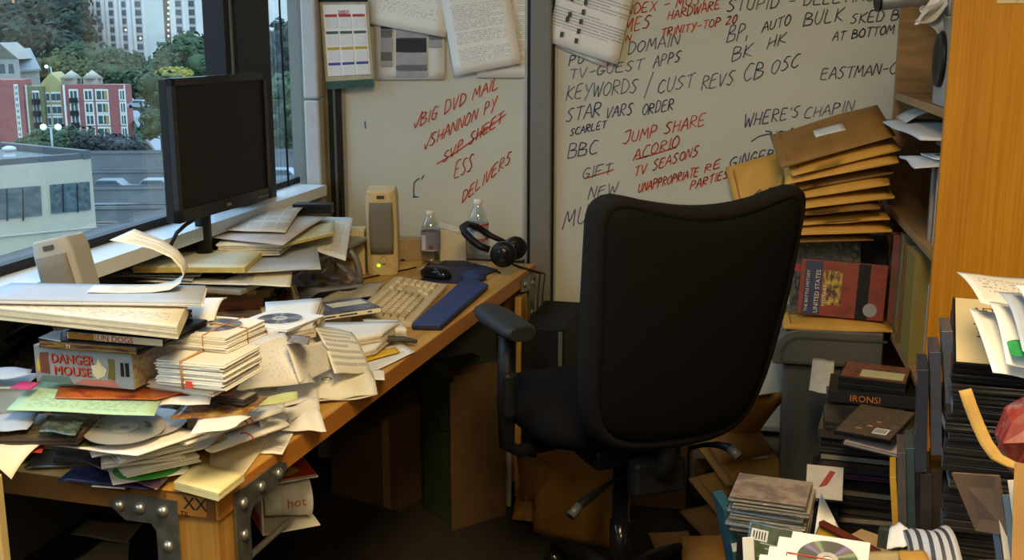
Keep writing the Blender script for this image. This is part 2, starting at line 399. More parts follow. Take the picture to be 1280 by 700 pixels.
GL = {'A': [[(0, 0), (.3, 1), (.62, 0)], [(.1, .38), (.52, .42)]], 'B': [[(.03, 0), (.05, 1), (.42, .92), (.42, .66), (.08, .54), (.55, .42), (.5, .08), (.03, 0)]],
 'C': [[(.55, .92), (.28, 1), (.05, .6), (.08, .18), (.3, 0), (.56, .1)]], 'D': [[(.06, 0), (.05, 1), (.4, .9), (.58, .5), (.4, .1), (.06, 0)]],
 'E': [[(.5, 1), (.08, .95), (.04, .04), (.55, .03)], [(.06, .52), (.42, .55)]], 'F': [[(.05, 0), (.08, .96), (.55, 1)], [(.06, .5), (.42, .54)]],
 'G': [[(.55, .9), (.28, 1), (.04, .55), (.12, .08), (.4, 0), (.56, .4), (.3, .42)]], 'H': [[(.05, 0), (.08, 1)], [(.52, 0), (.55, 1)], [(.06, .48), (.54, .54)]],
 'I': [[(.1, 0), (.12, 1)]], 'J': [[(.05, .95), (.5, 1), (.48, .3), (.3, 0), (.02, .05)]], 'K': [[(.05, 0), (.08, 1)], [(.55, .98), (.09, .45), (.58, 0)]],
 'L': [[(.08, 1), (.05, .03), (.52, .04)]], 'M': [[(0, 0), (.12, 1), (.34, .35), (.58, 1), (.68, 0)]], 'N': [[(.03, 0), (.1, 1), (.5, .05), (.56, 1)]],
 'O': [[(.3, 1), (.05, .7), (.06, .22), (.3, 0), (.55, .3), (.54, .75), (.3, 1)]], 'P': [[(.05, 0), (.07, 1), (.45, .92), (.48, .6), (.07, .48)]],
 'R': [[(.05, 0), (.07, 1), (.45, .92), (.46, .62), (.07, .5), (.56, 0)]], 'S': [[(.54, .94), (.28, 1), (.1, .74), (.3, .52), (.48, .28), (.28, 0), (.03, .1)]],
 'T': [[(.3, 0), (.32, .98)], [(.02, .95), (.62, 1)]], 'U': [[(.06, 1), (.06, .25), (.25, 0), (.48, .2), (.54, 1)]], 'V': [[(.03, 1), (.26, 0), (.56, 1)]],
 'W': [[(0, 1), (.16, 0), (.34, .7), (.52, 0), (.7, 1)]], 'X': [[(.03, 0), (.55, 1)], [(.05, 1), (.55, 0)]], 'Y': [[(.03, 1), (.28, .5)], [(.58, 1), (.15, -.12)]],
 'Z': [[(.03, .95), (.52, 1), (.03, 0), (.56, .04)]], '-': [[(.1, .45), (.5, .5)]], '/': [[(.0, -.25), (.5, 1.2)]], "'": [[(.1, 1.05), (.05, .78)]], ',': [[(.1, .1), (.05, -.15)]], '.': [[(.1, .0), (.14, .06)]],
 '2': [[(.05, .8), (.3, 1), (.5, .75), (.05, .03), (.55, .04)]], '0': [[(.3, 1), (.08, .6), (.1, .15), (.32, 0), (.5, .4), (.45, .85), (.3, 1)]], 'v': [[(.0, .45), (.16, 0), (.62, 1.25)]]}
WID = {'I': .3, "'": .25, ',': .25, '.': .25, 'M': .85, 'W': .85, ' ': .55, '-': .65, '/': .7, 'v': .6}
def stroke_mesh(mb, pts, w, y=BY - .0008):
    P = [Vector(p) for p in pts]
    for a, b in zip(P, P[1:]):                # short flat ribbons with rounded overlaps
        d = (b - a)
        if d.length < 1e-5: continue
        u = d.normalized(); n = Vector((-u.y, u.x)) * w / 2; e = u * w * .25
        q = [a - e - n, b + e - n, b + e + n, a - e + n]
        o = len(mb.v); mb.v += [(p.x, y, p.y) for p in q] + [(p.x, y + .0006, p.y) for p in q]
        mb.face([o, o + 1, o + 2, o + 3]); mb.face([o + 7, o + 6, o + 5, o + 4])
        for k in range(4): mb.face([o + k, o + 4 + k, o + 4 + (k + 1) % 4, o + (k + 1) % 4])
def smooth_line(pts, n=3):
    if len(pts) < 3: return pts
    out = []
    for i in range(len(pts) - 1):
        p0, p1, p2, p3 = pts[max(i - 1, 0)], pts[i], pts[i + 1], pts[min(i + 2, len(pts) - 1)]
        for k in range(n):
            s = k / n
            out.append(tuple(p1[j] * (2 * s**3 - 3 * s**2 + 1) + p2[j] * (-2 * s**3 + 3 * s**2) + .35 * (p2[j] - p0[j]) * (s**3 - 2 * s**2 + s) + .35 * (p3[j] - p1[j]) * (s**3 - s**2) for j in (0, 1)))
    out.append(pts[-1]); return out
INK = {'r': M('red_marker_ink', (.52, .055, .035), .6), 'b': M('blue_marker_ink', (.06, .085, .18), .6), 'g': M('faded_blue_ink', (.15, .17, .23), .7), 'k': M('dark_marker_ink', (.075, .09, .12), .6)}
def wxz(px, py): q = at_y(px, py, BY); return (q.x, q.z)
def write(board, s, p0, p1, h, ink='b', w=.0037, slant=.18):
    if ' ' in s.strip():
        tot = sum(WID.get(c, .72) for c in s); k = 0
        for wd in s.split(' '):
            l = sum(WID.get(c, .72) for c in wd) - .1; f = lambda q: (p0[0] + (p1[0] - p0[0]) * q / tot, p0[1] + (p1[1] - p0[1]) * q / tot)
            write(board, wd, f(k), f(k + l), h, ink, w, slant); k += l + .1 + WID[' ']
        return
    x0, z0 = wxz(*p0); x1, z1 = wxz(*p1); H = h * 3.75 / FPX
    tot = sum(WID.get(c, .72) for c in s) - .12; dx, dz = (x1 - x0) / tot, (z1 - z0) / tot
    mb = MB(); cx = 0
    for c in s:
        for st in GL.get(c, []):
            jit = lambda: random.uniform(-.05, .05); k = random.uniform(.92, 1.08)
            pts = [((px + jit() * .6), (py * k + jit())) for px, py in st]
            q = [(x0 + (cx + px) * dx + slant * py * H, z0 + (cx + px) * dz + py * H) for px, py in smooth_line(pts)]
            stroke_mesh(mb, q, w * random.uniform(.85, 1.15))
        cx += WID.get(c, .72)
    o = mb.build('handwriting', INK[ink], None); o.parent = board; o.location = -Vector(board.location); return o
def scrawl(board, pts, ink, w=.0042):
    mb = MB(); stroke_mesh(mb, smooth_line([wxz(*p) for p in pts]), w); o = mb.build('pen_stroke', INK[ink], None); o.parent = board; o.location = -Vector(board.location); return o
L_ = [("vBIG DVD MAIL", (517, 161), (624, 109), 15, 'r'), ("vSHANNON PY", (530, 187), (621, 135), 15, 'r'), ("SVP SHEET", (553, 204), (629, 152), 14, 'r'), ("ESS", (567, 224), (590, 213), 22, 'r'), ("DELIVERS", (577, 254), (638, 203), 16, 'r')]
for a in L_: write(wbL, *a)
scrawl(wbL, [(546, 205), (575, 187), (600, 168), (632, 143)], 'r')
scrawl(wbL, [(524, 223), (518, 228), (517, 240), (518, 247)], 'b'); scrawl(wbL, [(527, 224), (530, 219)], 'b'); scrawl(wbL, [(516, 246), (523, 246)], 'b'); scrawl(wbL, [(456, 152), (457, 160)], 'g', .006)
R_ = [("INDEX - MOST", (778, 19), (885, 4), 11, 'r'), ("HARDWARE", (834, 25), (899, 11), 10, 'r'), ("MES", (779, 41), (812, 34), 15, 'r'), ("TRINITY-TOP 20", (826, 46), (922, 28), 9, 'r'), ("N", (782, 52), (788, 51), 7, 'r'),
 ("PU", (710, 82), (730, 79), 12, 'b'), ("DOMAIN", (784, 68), (848, 56), 13, 'g'), ("TV-GUEST", (711, 99), (803, 86), 12, 'g'), ("APPS", (816, 85), (850, 76), 13, 'g'), ("KEYWORDS", (707, 125), (796, 115), 17, 'g'), ("/", (806, 118), (812, 117), 22, 'g'), ("CUST", (821, 117), (866, 108), 16, 'g'), ("REVS", (876, 112), (916, 105), 16, 'g'),
 ("STAR", (707, 152), (750, 145), 16, 'b'), ("VARS", (757, 148), (790, 143), 14, 'b'), ("ORDER", (802, 144), (841, 137), 13, 'b'), ("SCARLET", (712, 170), (757, 160), 9, 'b'), ("BBC", (709, 198), (746, 192), 17, 'b'), ("GIFT", (727, 224), (764, 217), 14, 'g'), ("NEW", (734, 250), (771, 240), 14, 'g'), ("MU", (703, 286), (733, 278), 22, 'b'),
 ("JUMP SHARE", (778, 180), (882, 156), 14, 'r'), ("ACORIO", (791, 201), (848, 183), 14, 'r'), ("TV SEASONS", (792, 221), (873, 194), 12, 'r'), ("UNAPPROPRIATE", (797, 241), (872, 220), 11, 'r'), ("RE", (880, 216), (900, 209), 10, 'r'), ("PARTIES", (862, 238), (910, 222), 11, 'r'),
 ("STUPID - DELETING I", (908, 15), (1108, -1), 14, 'k'), ("BP,", (908, 54), (934, 47), 19, 'b'), ("AUTO", (952, 40), (987, 31), 12, 'k'), ("BULK", (1004, 33), (1053, 26), 15, 'k'), ("SKED B.", (1062, 30), (1128, 24), 12, 'k'), ("AT BOTTOM", (1040, 51), (1118, 42), 10, 'k'), ("BK", (914, 77), (940, 69), 15, 'b'), ("HK", (958, 62), (982, 53), 13, 'k'), ("CB", (928, 102), (953, 97), 20, 'b'), ("OSC", (963, 93), (998, 83), 16, 'b'), ("EASTMAN-C", (1025, 100), (1120, 92), 13, 'k'),
 ("WHERE'S", (929, 159), (998, 146), 14, 'b'), ("CHAPIN", (1004, 149), (1066, 138), 12, 'g'), ("DATE", (970, 177), (1016, 168), 12, 'k'), ("GINGER", (911, 210), (966, 199), 13, 'b')]
for a in R_: write(wbR, *a)
scrawl(wbR, [(731, 223), (748, 218), (767, 212)], 'r'); scrawl(wbR, [(795, 199), (820, 192), (845, 184)], 'r'); scrawl(wbR, [(939, 177), (950, 170), (964, 167)], 'b'); scrawl(wbR, [(957, 164), (964, 165), (964, 171)], 'b')

# ------------------------------------------------------------------ papers and the calendar pinned on the boards
def pinned(name, pxs, y, mat, label, cat, group=None, curl=.012, side=1):
    P = [at_y(a, b, y) for a, b in pxs]      # corners: bottom-left, bottom-right, top-right, top-left
    def fn(u, v):
        q = (P[0] * (1 - u) + P[1] * u) * (1 - v) + (P[3] * (1 - u) + P[2] * u) * v
        q.y -= curl * (1 - v) ** 2 * (u if side > 0 else 1 - u); return q
    o = MB().grid(fn, 6, 8, .0006, 0, nrm=(0, -1, 0)).build(name, mat, recenter=True, fix=True)
    return tag(o, label, cat, group)
PIN = 'papers pinned over the whiteboards'
pinned('printed_sheet', [(596, 97), (683, 97), (686, -16), (604, -16)], 3.655, printed('small_list_print', rows=50, cols=2, words=80), 'printed list hanging straight, half behind the slanted letter and against the grey post', 'paper', PIN, .006)
pinned('chart_sheet', [(469, 100), (556, 99), (556, 12), (467, 12)], 3.656, M('chart_paper', (.66, .66, .66), .8, .03), 'sheet with grey and black table blocks below the 2007 calendar edge', 'paper', PIN, .003)
cs = bpy.context.scene.objects['chart_sheet']
def flat(par, y, quads, m, name):
    mb = MB()
    for (x0, y0, x1, y1) in quads:
        P = [at_y(x0, y1, y), at_y(x1, y1, y), at_y(x1, y0, y), at_y(x0, y0, y)]
        mb.hexa(P + [q + Vector((0, -.0005, 0)) for q in P])
    o = mb.build(name, m, None, fix=True); o.parent = par; o.location = -Vector(par.location); return o
flat(cs, 3.650, [(476, 32, 490, 36), (495, 48, 533, 65)], M('black_print', (.02, .02, .02), .7), 'table_block')
flat(cs, 3.650, [(476, 37, 490, 46), (495, 82, 534, 88), (476, 66, 490, 75), (536, 42, 552, 49)], M('mid_grey_print', (.13, .13, .13), .7), 'table_block')
flat(cs, 3.650, [(476, 47, 490, 65), (495, 35, 533, 47), (495, 66, 534, 81), (495, 89, 534, 96), (536, 50, 552, 59), (476, 76, 490, 83)], M('pale_grey_print', (.32, .32, .33), .7), 'table_block')
pinned('printed_sheet', [(459, 29), (558, 47), (566, -45), (468, -62)], 3.642, printed('memo_print', rows=34, words=40, thr=.54, bot=.2), 'memo hanging askew above the table sheet, lower edge sloping down to the right', 'paper', PIN, .006)
pinned('printed_sheet', [(568, 95), (652, 79), (634, -20), (550, -10)], 3.636, printed('letter_print', rows=42, words=60, thr=.47), 'slanted letter in the middle of the pinned papers, over the straight list', 'paper', PIN, .008)
pinned('printed_sheet', [(672, 48), (757, 84), (790, -20), (700, -50)], 3.655, PAPER, 'plain rear sheet peeking out under the photo listing, right of the post', 'paper', PIN, .004)
pinned('printed_sheet', [(684, 52), (772, 81), (796, -24), (706, -52)], 3.640, printed('listing_print', rows=28, words=36, margin=.0, thr=.34, bot=.22), 'listing with two columns of tiny dark photos right of the grey post', 'paper', PIN, .006)
ls = [o for o in sc.objects if o.get('label', '').startswith('listing with')][0]
for (cx_, cy_) in [(712, 18), (709, 24), (702, 43), (715, -2), (732, 3), (729, 15), (726, 27), (723, 39), (720, 51)]:
    P = [at_y(cx_ - 2.4, cy_ + 3, 3.6335), at_y(cx_ + 2, cy_ + 3.6, 3.6335), at_y(cx_ + 3, cy_ - 3, 3.6335), at_y(cx_ - 1.4, cy_ - 3.6, 3.6335)]
    mb = MB(); mb.hexa(P + [q + Vector((0, -.0005, 0)) for q in P])
    o = mb.build('tiny_photo', M('dark_photo_print', (.05, .05, .045), .6), fix=True); o.parent = ls; o.location = -Vector(ls.location)
# calendar
c0 = at_y(408, 112, 3.622); c1 = at_y(468, 108, 3.622); c2 = at_y(459, -6, 3.622); c3 = at_y(399, -6, 3.622)
cal = tag(MB().hexa([c0, c1, c1 + Vector((0, .004, 0)), c0 + Vector((0, .004, 0)), c3, c2, c2 + Vector((0, .004, 0)), c3 + Vector((0, .004, 0))]).build('wall_calendar', M('calendar_backing', (.40, .35, .22), .7, .15), recenter=True, fix=True), 'year calendar for 2007 with four coloured rows and a green foot', 'calendar')
def calq(u0, v0, u1, v1, m, name, d=.002):
    f = lambda u, v: (c0 * (1 - u) + c1 * u) * (1 - v) + (c3 * (1 - u) + c2 * u) * v
    P = [f(u0, v0), f(u1, v0), f(u1, v1), f(u0, v1)]; q = Vector((0, -d, 0))
    mb = MB(); mb.hexa([p + q for p in P] + [p + q * 1.4 for p in P]); o = mb.build(name, m, fix=True); o.parent = cal; o.location = -Vector(cal.location); return o
calq(0, 0, 1, .085, M('dark_green_print', (.03, .07, .05), .5), 'green_foot'); calq(.06, .14, .95, .90, PAPER, 'month_sheet', .001); calq(-.02, .93, 1, 1.03, BLACKP, 'top_bar')
for k, (v, m) in enumerate([(.77, (.40, .04, .03)), (.59, (.05, .10, .06)), (.42, (.45, .30, .03)), (.255, (.05, .06, .28))]):
    for i in range(3): calq(.09 + .29 * i, v, .34 + .29 * i, v + .028, M(f'calendar_header_{k}', m, .6), 'month_header', .0022)
    for i in range(3): calq(.10 + .29 * i, v - .115, .34 + .29 * i, v - .012, gridded('tiny_dates', (.70, .69, .66), (.22, .22, .24), 9, 7, .01), 'date_block', .0022)
text('2007', .020, M('red_print', (.35, .05, .05), .6), cal, Vector(at_y(422, 18, 3.618)) - Vector(cal.location), (math.pi / 2, 0, 0), 'year_number')

# ------------------------------------------------------------------ ceiling lamps (out of frame, they give the room its light)
for n, y in (('first', .62), ('second', -1.3)):
    l = tag(empty('ceiling_lamp', (-.12 if n == 'first' else .9, y, 2.7)), f'{n} flat rectangular ceiling lamp with a white frame above the room', 'ceiling lamp')
    f = MB()
    for c, d in (((-.3, 0, -.03), (.03, 1.25, .06)), ((.3, 0, -.03), (.03, 1.25, .06)), ((0, -.61, -.03), (.57, .03, .06)), ((0, .61, -.03), (.57, .03, .06))): f.box(c, d)
    f.build('frame', PAINT, l); MB().box((0, 0, -.02), (.57, 1.2, .02)).build('diffuser', glow('lamp_diffuser', (1, .8, .5), 1.5), l)
# ================================================================== OUTSIDE THE WINDOW (real distances, metres)
EV = Vector((-SA, CA, 0)); EU = Vector((CA, SA, 0))      # straight ahead / to the right
def ext(u, f, z): return EU * u + EV * f + Vector((0, 0, z))
STREET = -22.0
g = MB(); g.hexa([ext(-700, 30, STREET - 1), ext(300, 30, STREET - 1), ext(300, 900, STREET - 1), ext(-700, 900, STREET - 1), ext(-700, 30, STREET), ext(300, 30, STREET), ext(300, 900, STREET), ext(-700, 900, STREET)])
struct(g.build('ground_outside', M('city_ground', (.10, .13, .08), .9, .3, .05)))
CONC = M('pale_concrete', (.14, .145, .14), .85, .12, .6)
CREAMW = M('cream_concrete_wall', (.37, .335, .245), .85, .06, .5)
DKGLASS = art('dark_window_glass', [(.02, .035, .04), (.05, .08, .085), (.09, .12, .12)], 6, .2)
def wallbox(mb, a, b, h0, h1, depth, mi=0):
    """upright slab on the line a-b (xy), pushed back by depth"""
    a, b = Vector(a).to_2d(), Vector(b).to_2d(); d = (b - a).normalized(); n = Vector((-d.y, d.x)) * depth
    q = [a, b, b + n, a + n]
    if (b - a).cross(n) < 0: q = q[::-1]
    return mb.hexa([(*p, h0) for p in q] + [(*p, h1) for p in q], mi)
def facade_xy(a, b, s): a, b = Vector(a), Vector(b); return a + (b - a) * s
# --- near cream low building
kz = EYE - 5.0
A = at_z(-60, 204, kz); B = at_z(113, 191, kz); Cb = at_z(0, 180, kz)
blt = tag(empty('office_building', B.to_2d().to_3d() + Vector((0, 0, STREET))), 'low flat-roofed cream building with dark window bands nearest the window', 'building')
def ep(mb, name, m, par, **k):
    o = mb.build(name, m, None, **k); o.parent = par; o.location = Vector(o.location) - Vector(par.location); return o
bd = (Cb - at_z(113, 191, kz)); bd = Vector((bd.x, bd.y, 0)); A2 = A; rb = A2 + bd * 1.0; rc = B + bd * 1.0
mb = MB(); mb.hexa([(A.x, A.y, STREET), (B.x, B.y, STREET), (rc.x, rc.y, STREET), (rb.x, rb.y, STREET), (A.x, A.y, kz - .25), (B.x, B.y, kz - .25), (rc.x, rc.y, kz - .25), (rb.x, rb.y, kz - .25)])
ep(mb, 'wall', [CREAMW], blt, fix=True)
mb = MB(); e = Vector((0, 0, .3))
ins = lambda p, q, s: p + (q - p) * s
ctr = (A + B + rb + rc) / 4
top = [Vector((p.x, p.y, kz - .24)) for p in (ins(A, ctr, .02), ins(B, ctr, .02), ins(rc, ctr, .02), ins(rb, ctr, .02))]
mb.hexa(top + [p + Vector((0, 0, .06)) for p in top]); ep(mb, 'roof_deck', M('grey_roof_gravel', (.12, .13, .125), .9), blt, fix=True)
mb = MB()
for p, q in ((A, B), (B, rc), (rc, rb)): wallbox(mb, p, q, kz - .25, kz + (.0 if (p, q) == (A, B) else .12), .35)
ep(mb, 'parapet', [M('dark_parapet_cap', (.075, .08, .08), .7)], blt, fix=True)
def on_wall(px, py, off=.12):
    """pixel on the cream building's front wall"""
    n = Vector((B.y - A.y, -(B.x - A.x), 0)).normalized(); r = ray(px, py); o = Vector((0, 0, EYE))
    s = (A - o).dot(n) / r.dot(n); return o + r * s + (n * off if n.dot(r) < 0 else -n * off)
def wq(pxs, off0, off1, m, name, par):
    P = [on_wall(*p, off0) for p in pxs]; Q = [on_wall(*p, off1) for p in pxs]; mb = MB(); mb.hexa(P + Q); return ep(mb, name, m, par, fix=True)
wq([(-60, 280), (52, 269), (50, 232), (-60, 241)], -.2, .06, DKGLASS, 'window', blt)
wq([(64, 267), (113, 262), (111, 227), (62, 231)], -.2, .06, DKGLASS, 'window', blt)
wq([(-60, 302), (120, 284), (120, 283), (-60, 300)], -.1, .1, M('grey_band', (.42, .40, .33), .8), 'ledge', blt)
wq([(-60, 400), (110, 372), (112, 334), (-60, 350)], -.2, .06, DKGLASS, 'window', blt)
for px in (-25, 8, 28): wq([(px, 276), (px + 1, 276), (px, 236), (px - 1, 236)], 0, .1, DARKFRAME, 'mullion', blt)
for px in (78, 96): wq([(px, 265), (px + 1, 265), (px, 230), (px - 1, 230)], 0, .1, DARKFRAME, 'mullion', blt)
v = at_z(12, 193, kz); mb = MB(); mb.lathe([(.26, 0), (.26, .16), (.19, .18), (.19, .34), (.30, .36), (.28, .47), (.12, .54)], 16)
tag(mb.build('roof_ventilator', M('white_metal', (.42, .42, .42), .5), loc=(v.x, v.y, kz - .18)), 'white round ventilator on the flat roof of the near cream building', 'ventilator')
# --- elevated highway: decks with concrete barriers
hw = tag(empty('highway', ext(-12, 70, STREET)), 'elevated concrete highway with parallel barriers across the view', 'highway')
for (f, y, hgt) in [(47, 324, 2.0), (53, 303, 1.2), (60, 282, 1.5), (69, 258, 1.2), (82, 233, 1.2), (95, 212, 1.3), (106, 188, 1.9)]:
    sl = (SP + (y - 350) / FPX * CP) / (CP - (y - 350) / FPX * SP); z1 = EYE - sl * f
    mb = MB(); u0 = -95 if f >= 60 else -.36 * f; f0 = f - 6 + 14 * (u0 + 95) / 155; wallbox(mb, ext(u0, f0, 0), ext(60, f + 8, 0), z1 - hgt, z1, .5); wallbox(mb, ext(u0, f0 - .1, 0), ext(60, f + 7.9, 0), z1 - .22, z1, .8); ep(mb, 'barrier', CONC, hw, fix=True)
mb = MB(); wallbox(mb, ext(-14, 50, 0), ext(60, 56, 0), -11.2, -10.6, 20); wallbox(mb, ext(-95, 62, 0), ext(60, 78, 0), -12.2, -11.8, 44); ep(mb, 'road_deck', M('asphalt_deck', (.16, .17, .17), .9), hw, fix=True)
mb = MB()
for u in (-5, 15, 35): mb.box(ext(u, 60, -17), (2, 2, 10)); mb.box(ext(u, 92, -17), (2, 2, 10))
ep(mb, 'pier', CONC, hw)
# --- street running up the hill
mb = MB(); p = [at_z(170, 120, STREET + 2), at_z(225, 195, STREET + 2), at_z(195, 195, STREET + 2), at_z(158, 120, STREET + 2)]
# --- ramp road with pavement, seen between the apartment block and the mullion
def strip(name, pxs, z, m, h=.4):
    P = [at_z(a, b, z) for a, b in pxs]; mb = MB(); mb.hexa([q - Vector((0, 0, h)) for q in P] + P); return mb.build(name, m, recenter=True, fix=True)
tag(strip('street', [(215, 215), (240, 215), (172, 138), (158, 138)], -14.0, M('street_asphalt', (.22, .24, .25), .9), .5), 'grey street climbing past the right end of the apartment block', 'road')
tag(strip('sidewalk', [(243, 208), (252, 208), (190, 150), (184, 150)], -13.7, M('sidewalk_concrete', (.3, .28, .23), .9), .5), 'pale pavement along the right side of the street', 'sidewalk')
# --- apartment block: red, yellow and olive sections with framed windows
F_AP = 205.0
def facing(px0, px1, f0, f1): return at_f(px0, 140, f0), at_f(px1, 140, f1)
ab = tag(empty('apartment_block', ext(-70, F_AP, STREET)), 'red, yellow and olive apartment block with white framed windows', 'building')
WHITEF = M('white_window_trim', (.68, .66, .58), .7)
def zof(px, py, f): return at_f(px, py, f).z
def section(name, px0, px1, ytop, ybot, f0, f1, col, depth=14, gable=0):
    a, b = at_f(px0, ytop, f0), at_f(px1, ytop, f1); mb = MB(); zt = (a.z + b.z) / 2
    wallbox(mb, a, b, STREET, zt, depth)
    if gable:
        c = (a + b) / 2; n = (Vector(b).to_2d() - Vector(a).to_2d()).normalized(); nn = Vector((-n.y, n.x)) * depth
        q = [(a.x, a.y, zt), (b.x, b.y, zt), (c.x, c.y, zt + gable)]; mb.add(q + [(x + nn.x, y + nn.y, z) for x, y, z in q], [(0, 1, 2), (5, 4, 3), (0, 2, 5, 3), (1, 4, 5, 2), (0, 3, 4, 1)])
    ep(mb, name, M(f'{name}_paint', col, .8, .06, .4), ab, fix=True); return a, b
def hang(a, b, u0, u1, z0, z1, m, name, off=.15, par=ab):
    """panel on the wall line a-b between fractions u0..u1"""
    a2, b2 = Vector(a).to_2d(), Vector(b).to_2d(); d = (b2 - a2); n = Vector((d.y, -d.x)).normalized() * off
    p, q = a2 + d * u0, a2 + d * u1; mb = MB(); mb.hexa([(*(p + n), z0), (*(q + n), z0), (*(q - n * .3), z0), (*(p - n * .3), z0), (*(p + n), z1), (*(q + n), z1), (*(q - n * .3), z1), (*(p - n * .3), z1)])
    return ep(mb, name, m, par, fix=True)
a, b = section('red_section', 76, 156, 106, 180, F_AP + .5, F_AP + 1, (.30, .095, .085), 4)
zs = [zof(115, y, F_AP) for y in (119, 135, 150, 166)]
def win(a, b, u, w, z, h, par=ab, m=DKGLASS):
    fr = hang(a, b, u - w / 2 - .022, u + w / 2 + .022, z - h / 2 - .3, z + h / 2 + .3, WHITEF, 'window_frame', .12, par)
    o = hang(a, b, u - w / 2, u + w / 2, z - h / 2, z + h / 2, m, 'window', .2, par)
    hang(a, b, u - .006, u + .006, z - h / 2, z + h / 2, WHITEF, 'mullion', .25, par)
for z in zs:
    for u, w in ((.19, .10), (.42, .10), (.63, .16), (.95, .06)): win(a, b, u, w, z, 1.5)
    hang(a, b, .13, .25, z - 1.4, z - .5, DARKFRAME, 'balcony_rail', .7)
    hang(a, b, .672, .705, z - .8, z + .75, M('ochre_panel', (.45, .25, .05), .7), 'shutter', .24)
hang(a, b, .03, .06, STREET, zof(78, 106, F_AP), WHITEF, 'corner_board', .2); hang(a, b, .985, 1.0, STREET, zof(155, 106, F_AP), WHITEF, 'corner_board', .2)
a, b = section('yellow_section', 51, 77, 104, 180, F_AP + 1, F_AP + 1.5, (.36, .30, .12), 8, 1.9)
for z in [zof(64, y, F_AP + 2) for y in (121, 137, 151)]:
    for u, w in ((.22, .28), (.68, .44)): win(a, b, u, w, z, 1.2)
a, b = section('olive_section', 24, 53, 108, 182, F_AP - 1, F_AP - .5, (.17, .155, .075), 6)
for z in [zof(44, y, F_AP - 4) for y in (122, 137, 152, 167)]: win(a, b, .68, .26, z, 1.5); hang(a, b, .52, .84, z - 1.4, z - .4, DARKFRAME, 'balcony_rail', .6)
hang(a, b, .25, .32, STREET, zof(36, 106, F_AP), WHITEF, 'corner_board', .2)
a, b = section('dark_red_section', -30, 27, 100, 182, F_AP - 3, F_AP - 2, (.29, .085, .08), 6)
for z in [zof(18, y, F_AP - 10) for y in (112, 119.5, 127, 135, 142.5, 150.5, 158, 165.5, 173)]: win(a, b, .86, .05, z, .55)
for px in (90, 116):
    c = at_f(px, 98, F_AP + 4); mb = MB(); mb.box((c.x, c.y, c.z - 1.2), (2.6, 2.6, 2.4), YAW); mb.lathe([(2.4, 0), (.05, 1.5)], 4, c=(c.x, c.y, c.z)); ep(mb, 'roof_turret', M('tan_turret', (.36, .33, .25), .8), ab)
# red gable between the block and the old house
# --- old stone house with slate roof
oh = tag(empty('stone_house', ext(-110, 250, STREET)), 'grey stone house with pointed windows and a slate roof behind the red block', 'building')
a, b = at_f(-40, 120, 250), at_f(26, 100, 258)
mb = MB(); zt = zof(0, 75, 250); wallbox(mb, a, b, STREET, zt, 12); c = at_f(-2, 53, 252)
mb.add([(a.x, a.y, zt), (b.x, b.y, zt), (c.x, c.y, c.z), (a.x - 4, a.y + 12, zt), (b.x - 4, b.y + 12, zt), (c.x - 4, c.y + 12, c.z)], [(0, 1, 2), (5, 4, 3), (0, 2, 5, 3), (1, 4, 5, 2)])
a2, b2 = at_f(24, 100, 262), at_f(50, 100, 266); wallbox(mb, a2, b2, STREET, zof(40, 85, 263), 9)
ep(mb, 'wall', M('stone_wall', (.36, .33, .28), .9, .1, .8), oh, fix=True)
r0, r1, r2, r3 = at_f(24, 88, 261), at_f(51, 86, 265), at_f(38, 60, 271), at_f(13, 60, 268)
mb = MB(); mb.hexa([r0 - Vector((0, 0, .4)), r1 - Vector((0, 0, .4)), r2 - Vector((0, 0, .4)), r3 - Vector((0, 0, .4)), r0, r1, r2, r3]); ep(mb, 'slate_roof', M('slate', (.20, .22, .23), .7), oh, fix=True)
for px in (3, 14):
    p0 = at_f(px, 92, 249.5); z1 = zof(px, 80, 249.5); mb = MB(); d = EU * .55
    mb.hexa([p0 - d, p0 + d, p0 + d + EV * .4, p0 - d + EV * .4] + [Vector((q.x, q.y, z1)) for q in (p0 - d * .8, p0 + d * .8, p0 + d * .8 + EV * .4, p0 - d * .8 + EV * .4)]); ep(mb, 'window', DKGLASS, oh, fix=True)
# --- tall tower with ribbed facade
tw = tag(empty('tower_block', ext(-110, 350, STREET)), 'tall pale tower with vertical ribs and columns of dark windows', 'building')
RIB = M('white_tower_concrete', (.72, .68, .60), .8, .04, .2); RIB2 = M('tower_spandrel', (.50, .42, .38), .8, .05)
TF0, TF1 = 352.0, 338.0
a, b = at_f(101, 20, TF0), at_f(262, 20, TF1)
mb = MB(); wallbox(mb, a, b, STREET, 62, 22); ep(mb, 'wall', RIB, tw, fix=True)
def upx(px): return (px - 101) / 161.0
cols = [(110, 3.0), (125, 3.0), (141, 3.4), (157, 3.2), (175, 4.2), (225, 4.0), (241, 4.0)]
for px, w in cols:
    hang(a, b, upx(px - w), upx(px + w), zof(150, 96, 346), 61, RIB2, 'spandrel_column', .15, tw)
    for k in range(13):
        z = zof(150, 90 - k * 10.6, 346)
        hang(a, b, upx(px - w + .8), upx(px + w - .8), z - .8, z + .8, DKGLASS, 'window', .3, tw)
for px in (103, 118, 133, 149.5, 166):
    hang(a, b, upx(px - 1.0), upx(px + 1.0), STREET, 61, RIB2, 'rib_shadow_strip', .12, tw)  # flat strips; the shade between the ribs is put into their colour
hang(a, b, upx(184), upx(207), STREET, 61, M('tower_blank_wall', (.62, .60, .52), .8), 'blank_panel', .5, tw)
hang(a, b, upx(207.5), upx(213.5), STREET, 61, M('lit_stair_strip', (.14, .11, .08), .7), 'stair_strip', .3, tw)
mb = MB()
for k in range(9):
    c = at_f(210.5, 3 + k * 7.0, 339.5); mb.lathe([(.02, -.4), (.35, 0), (.02, .4)], 8, c=c)
ep(mb, 'stair_lamps', glow('warm_window_light', (1, .8, .45), 1.6), tw)
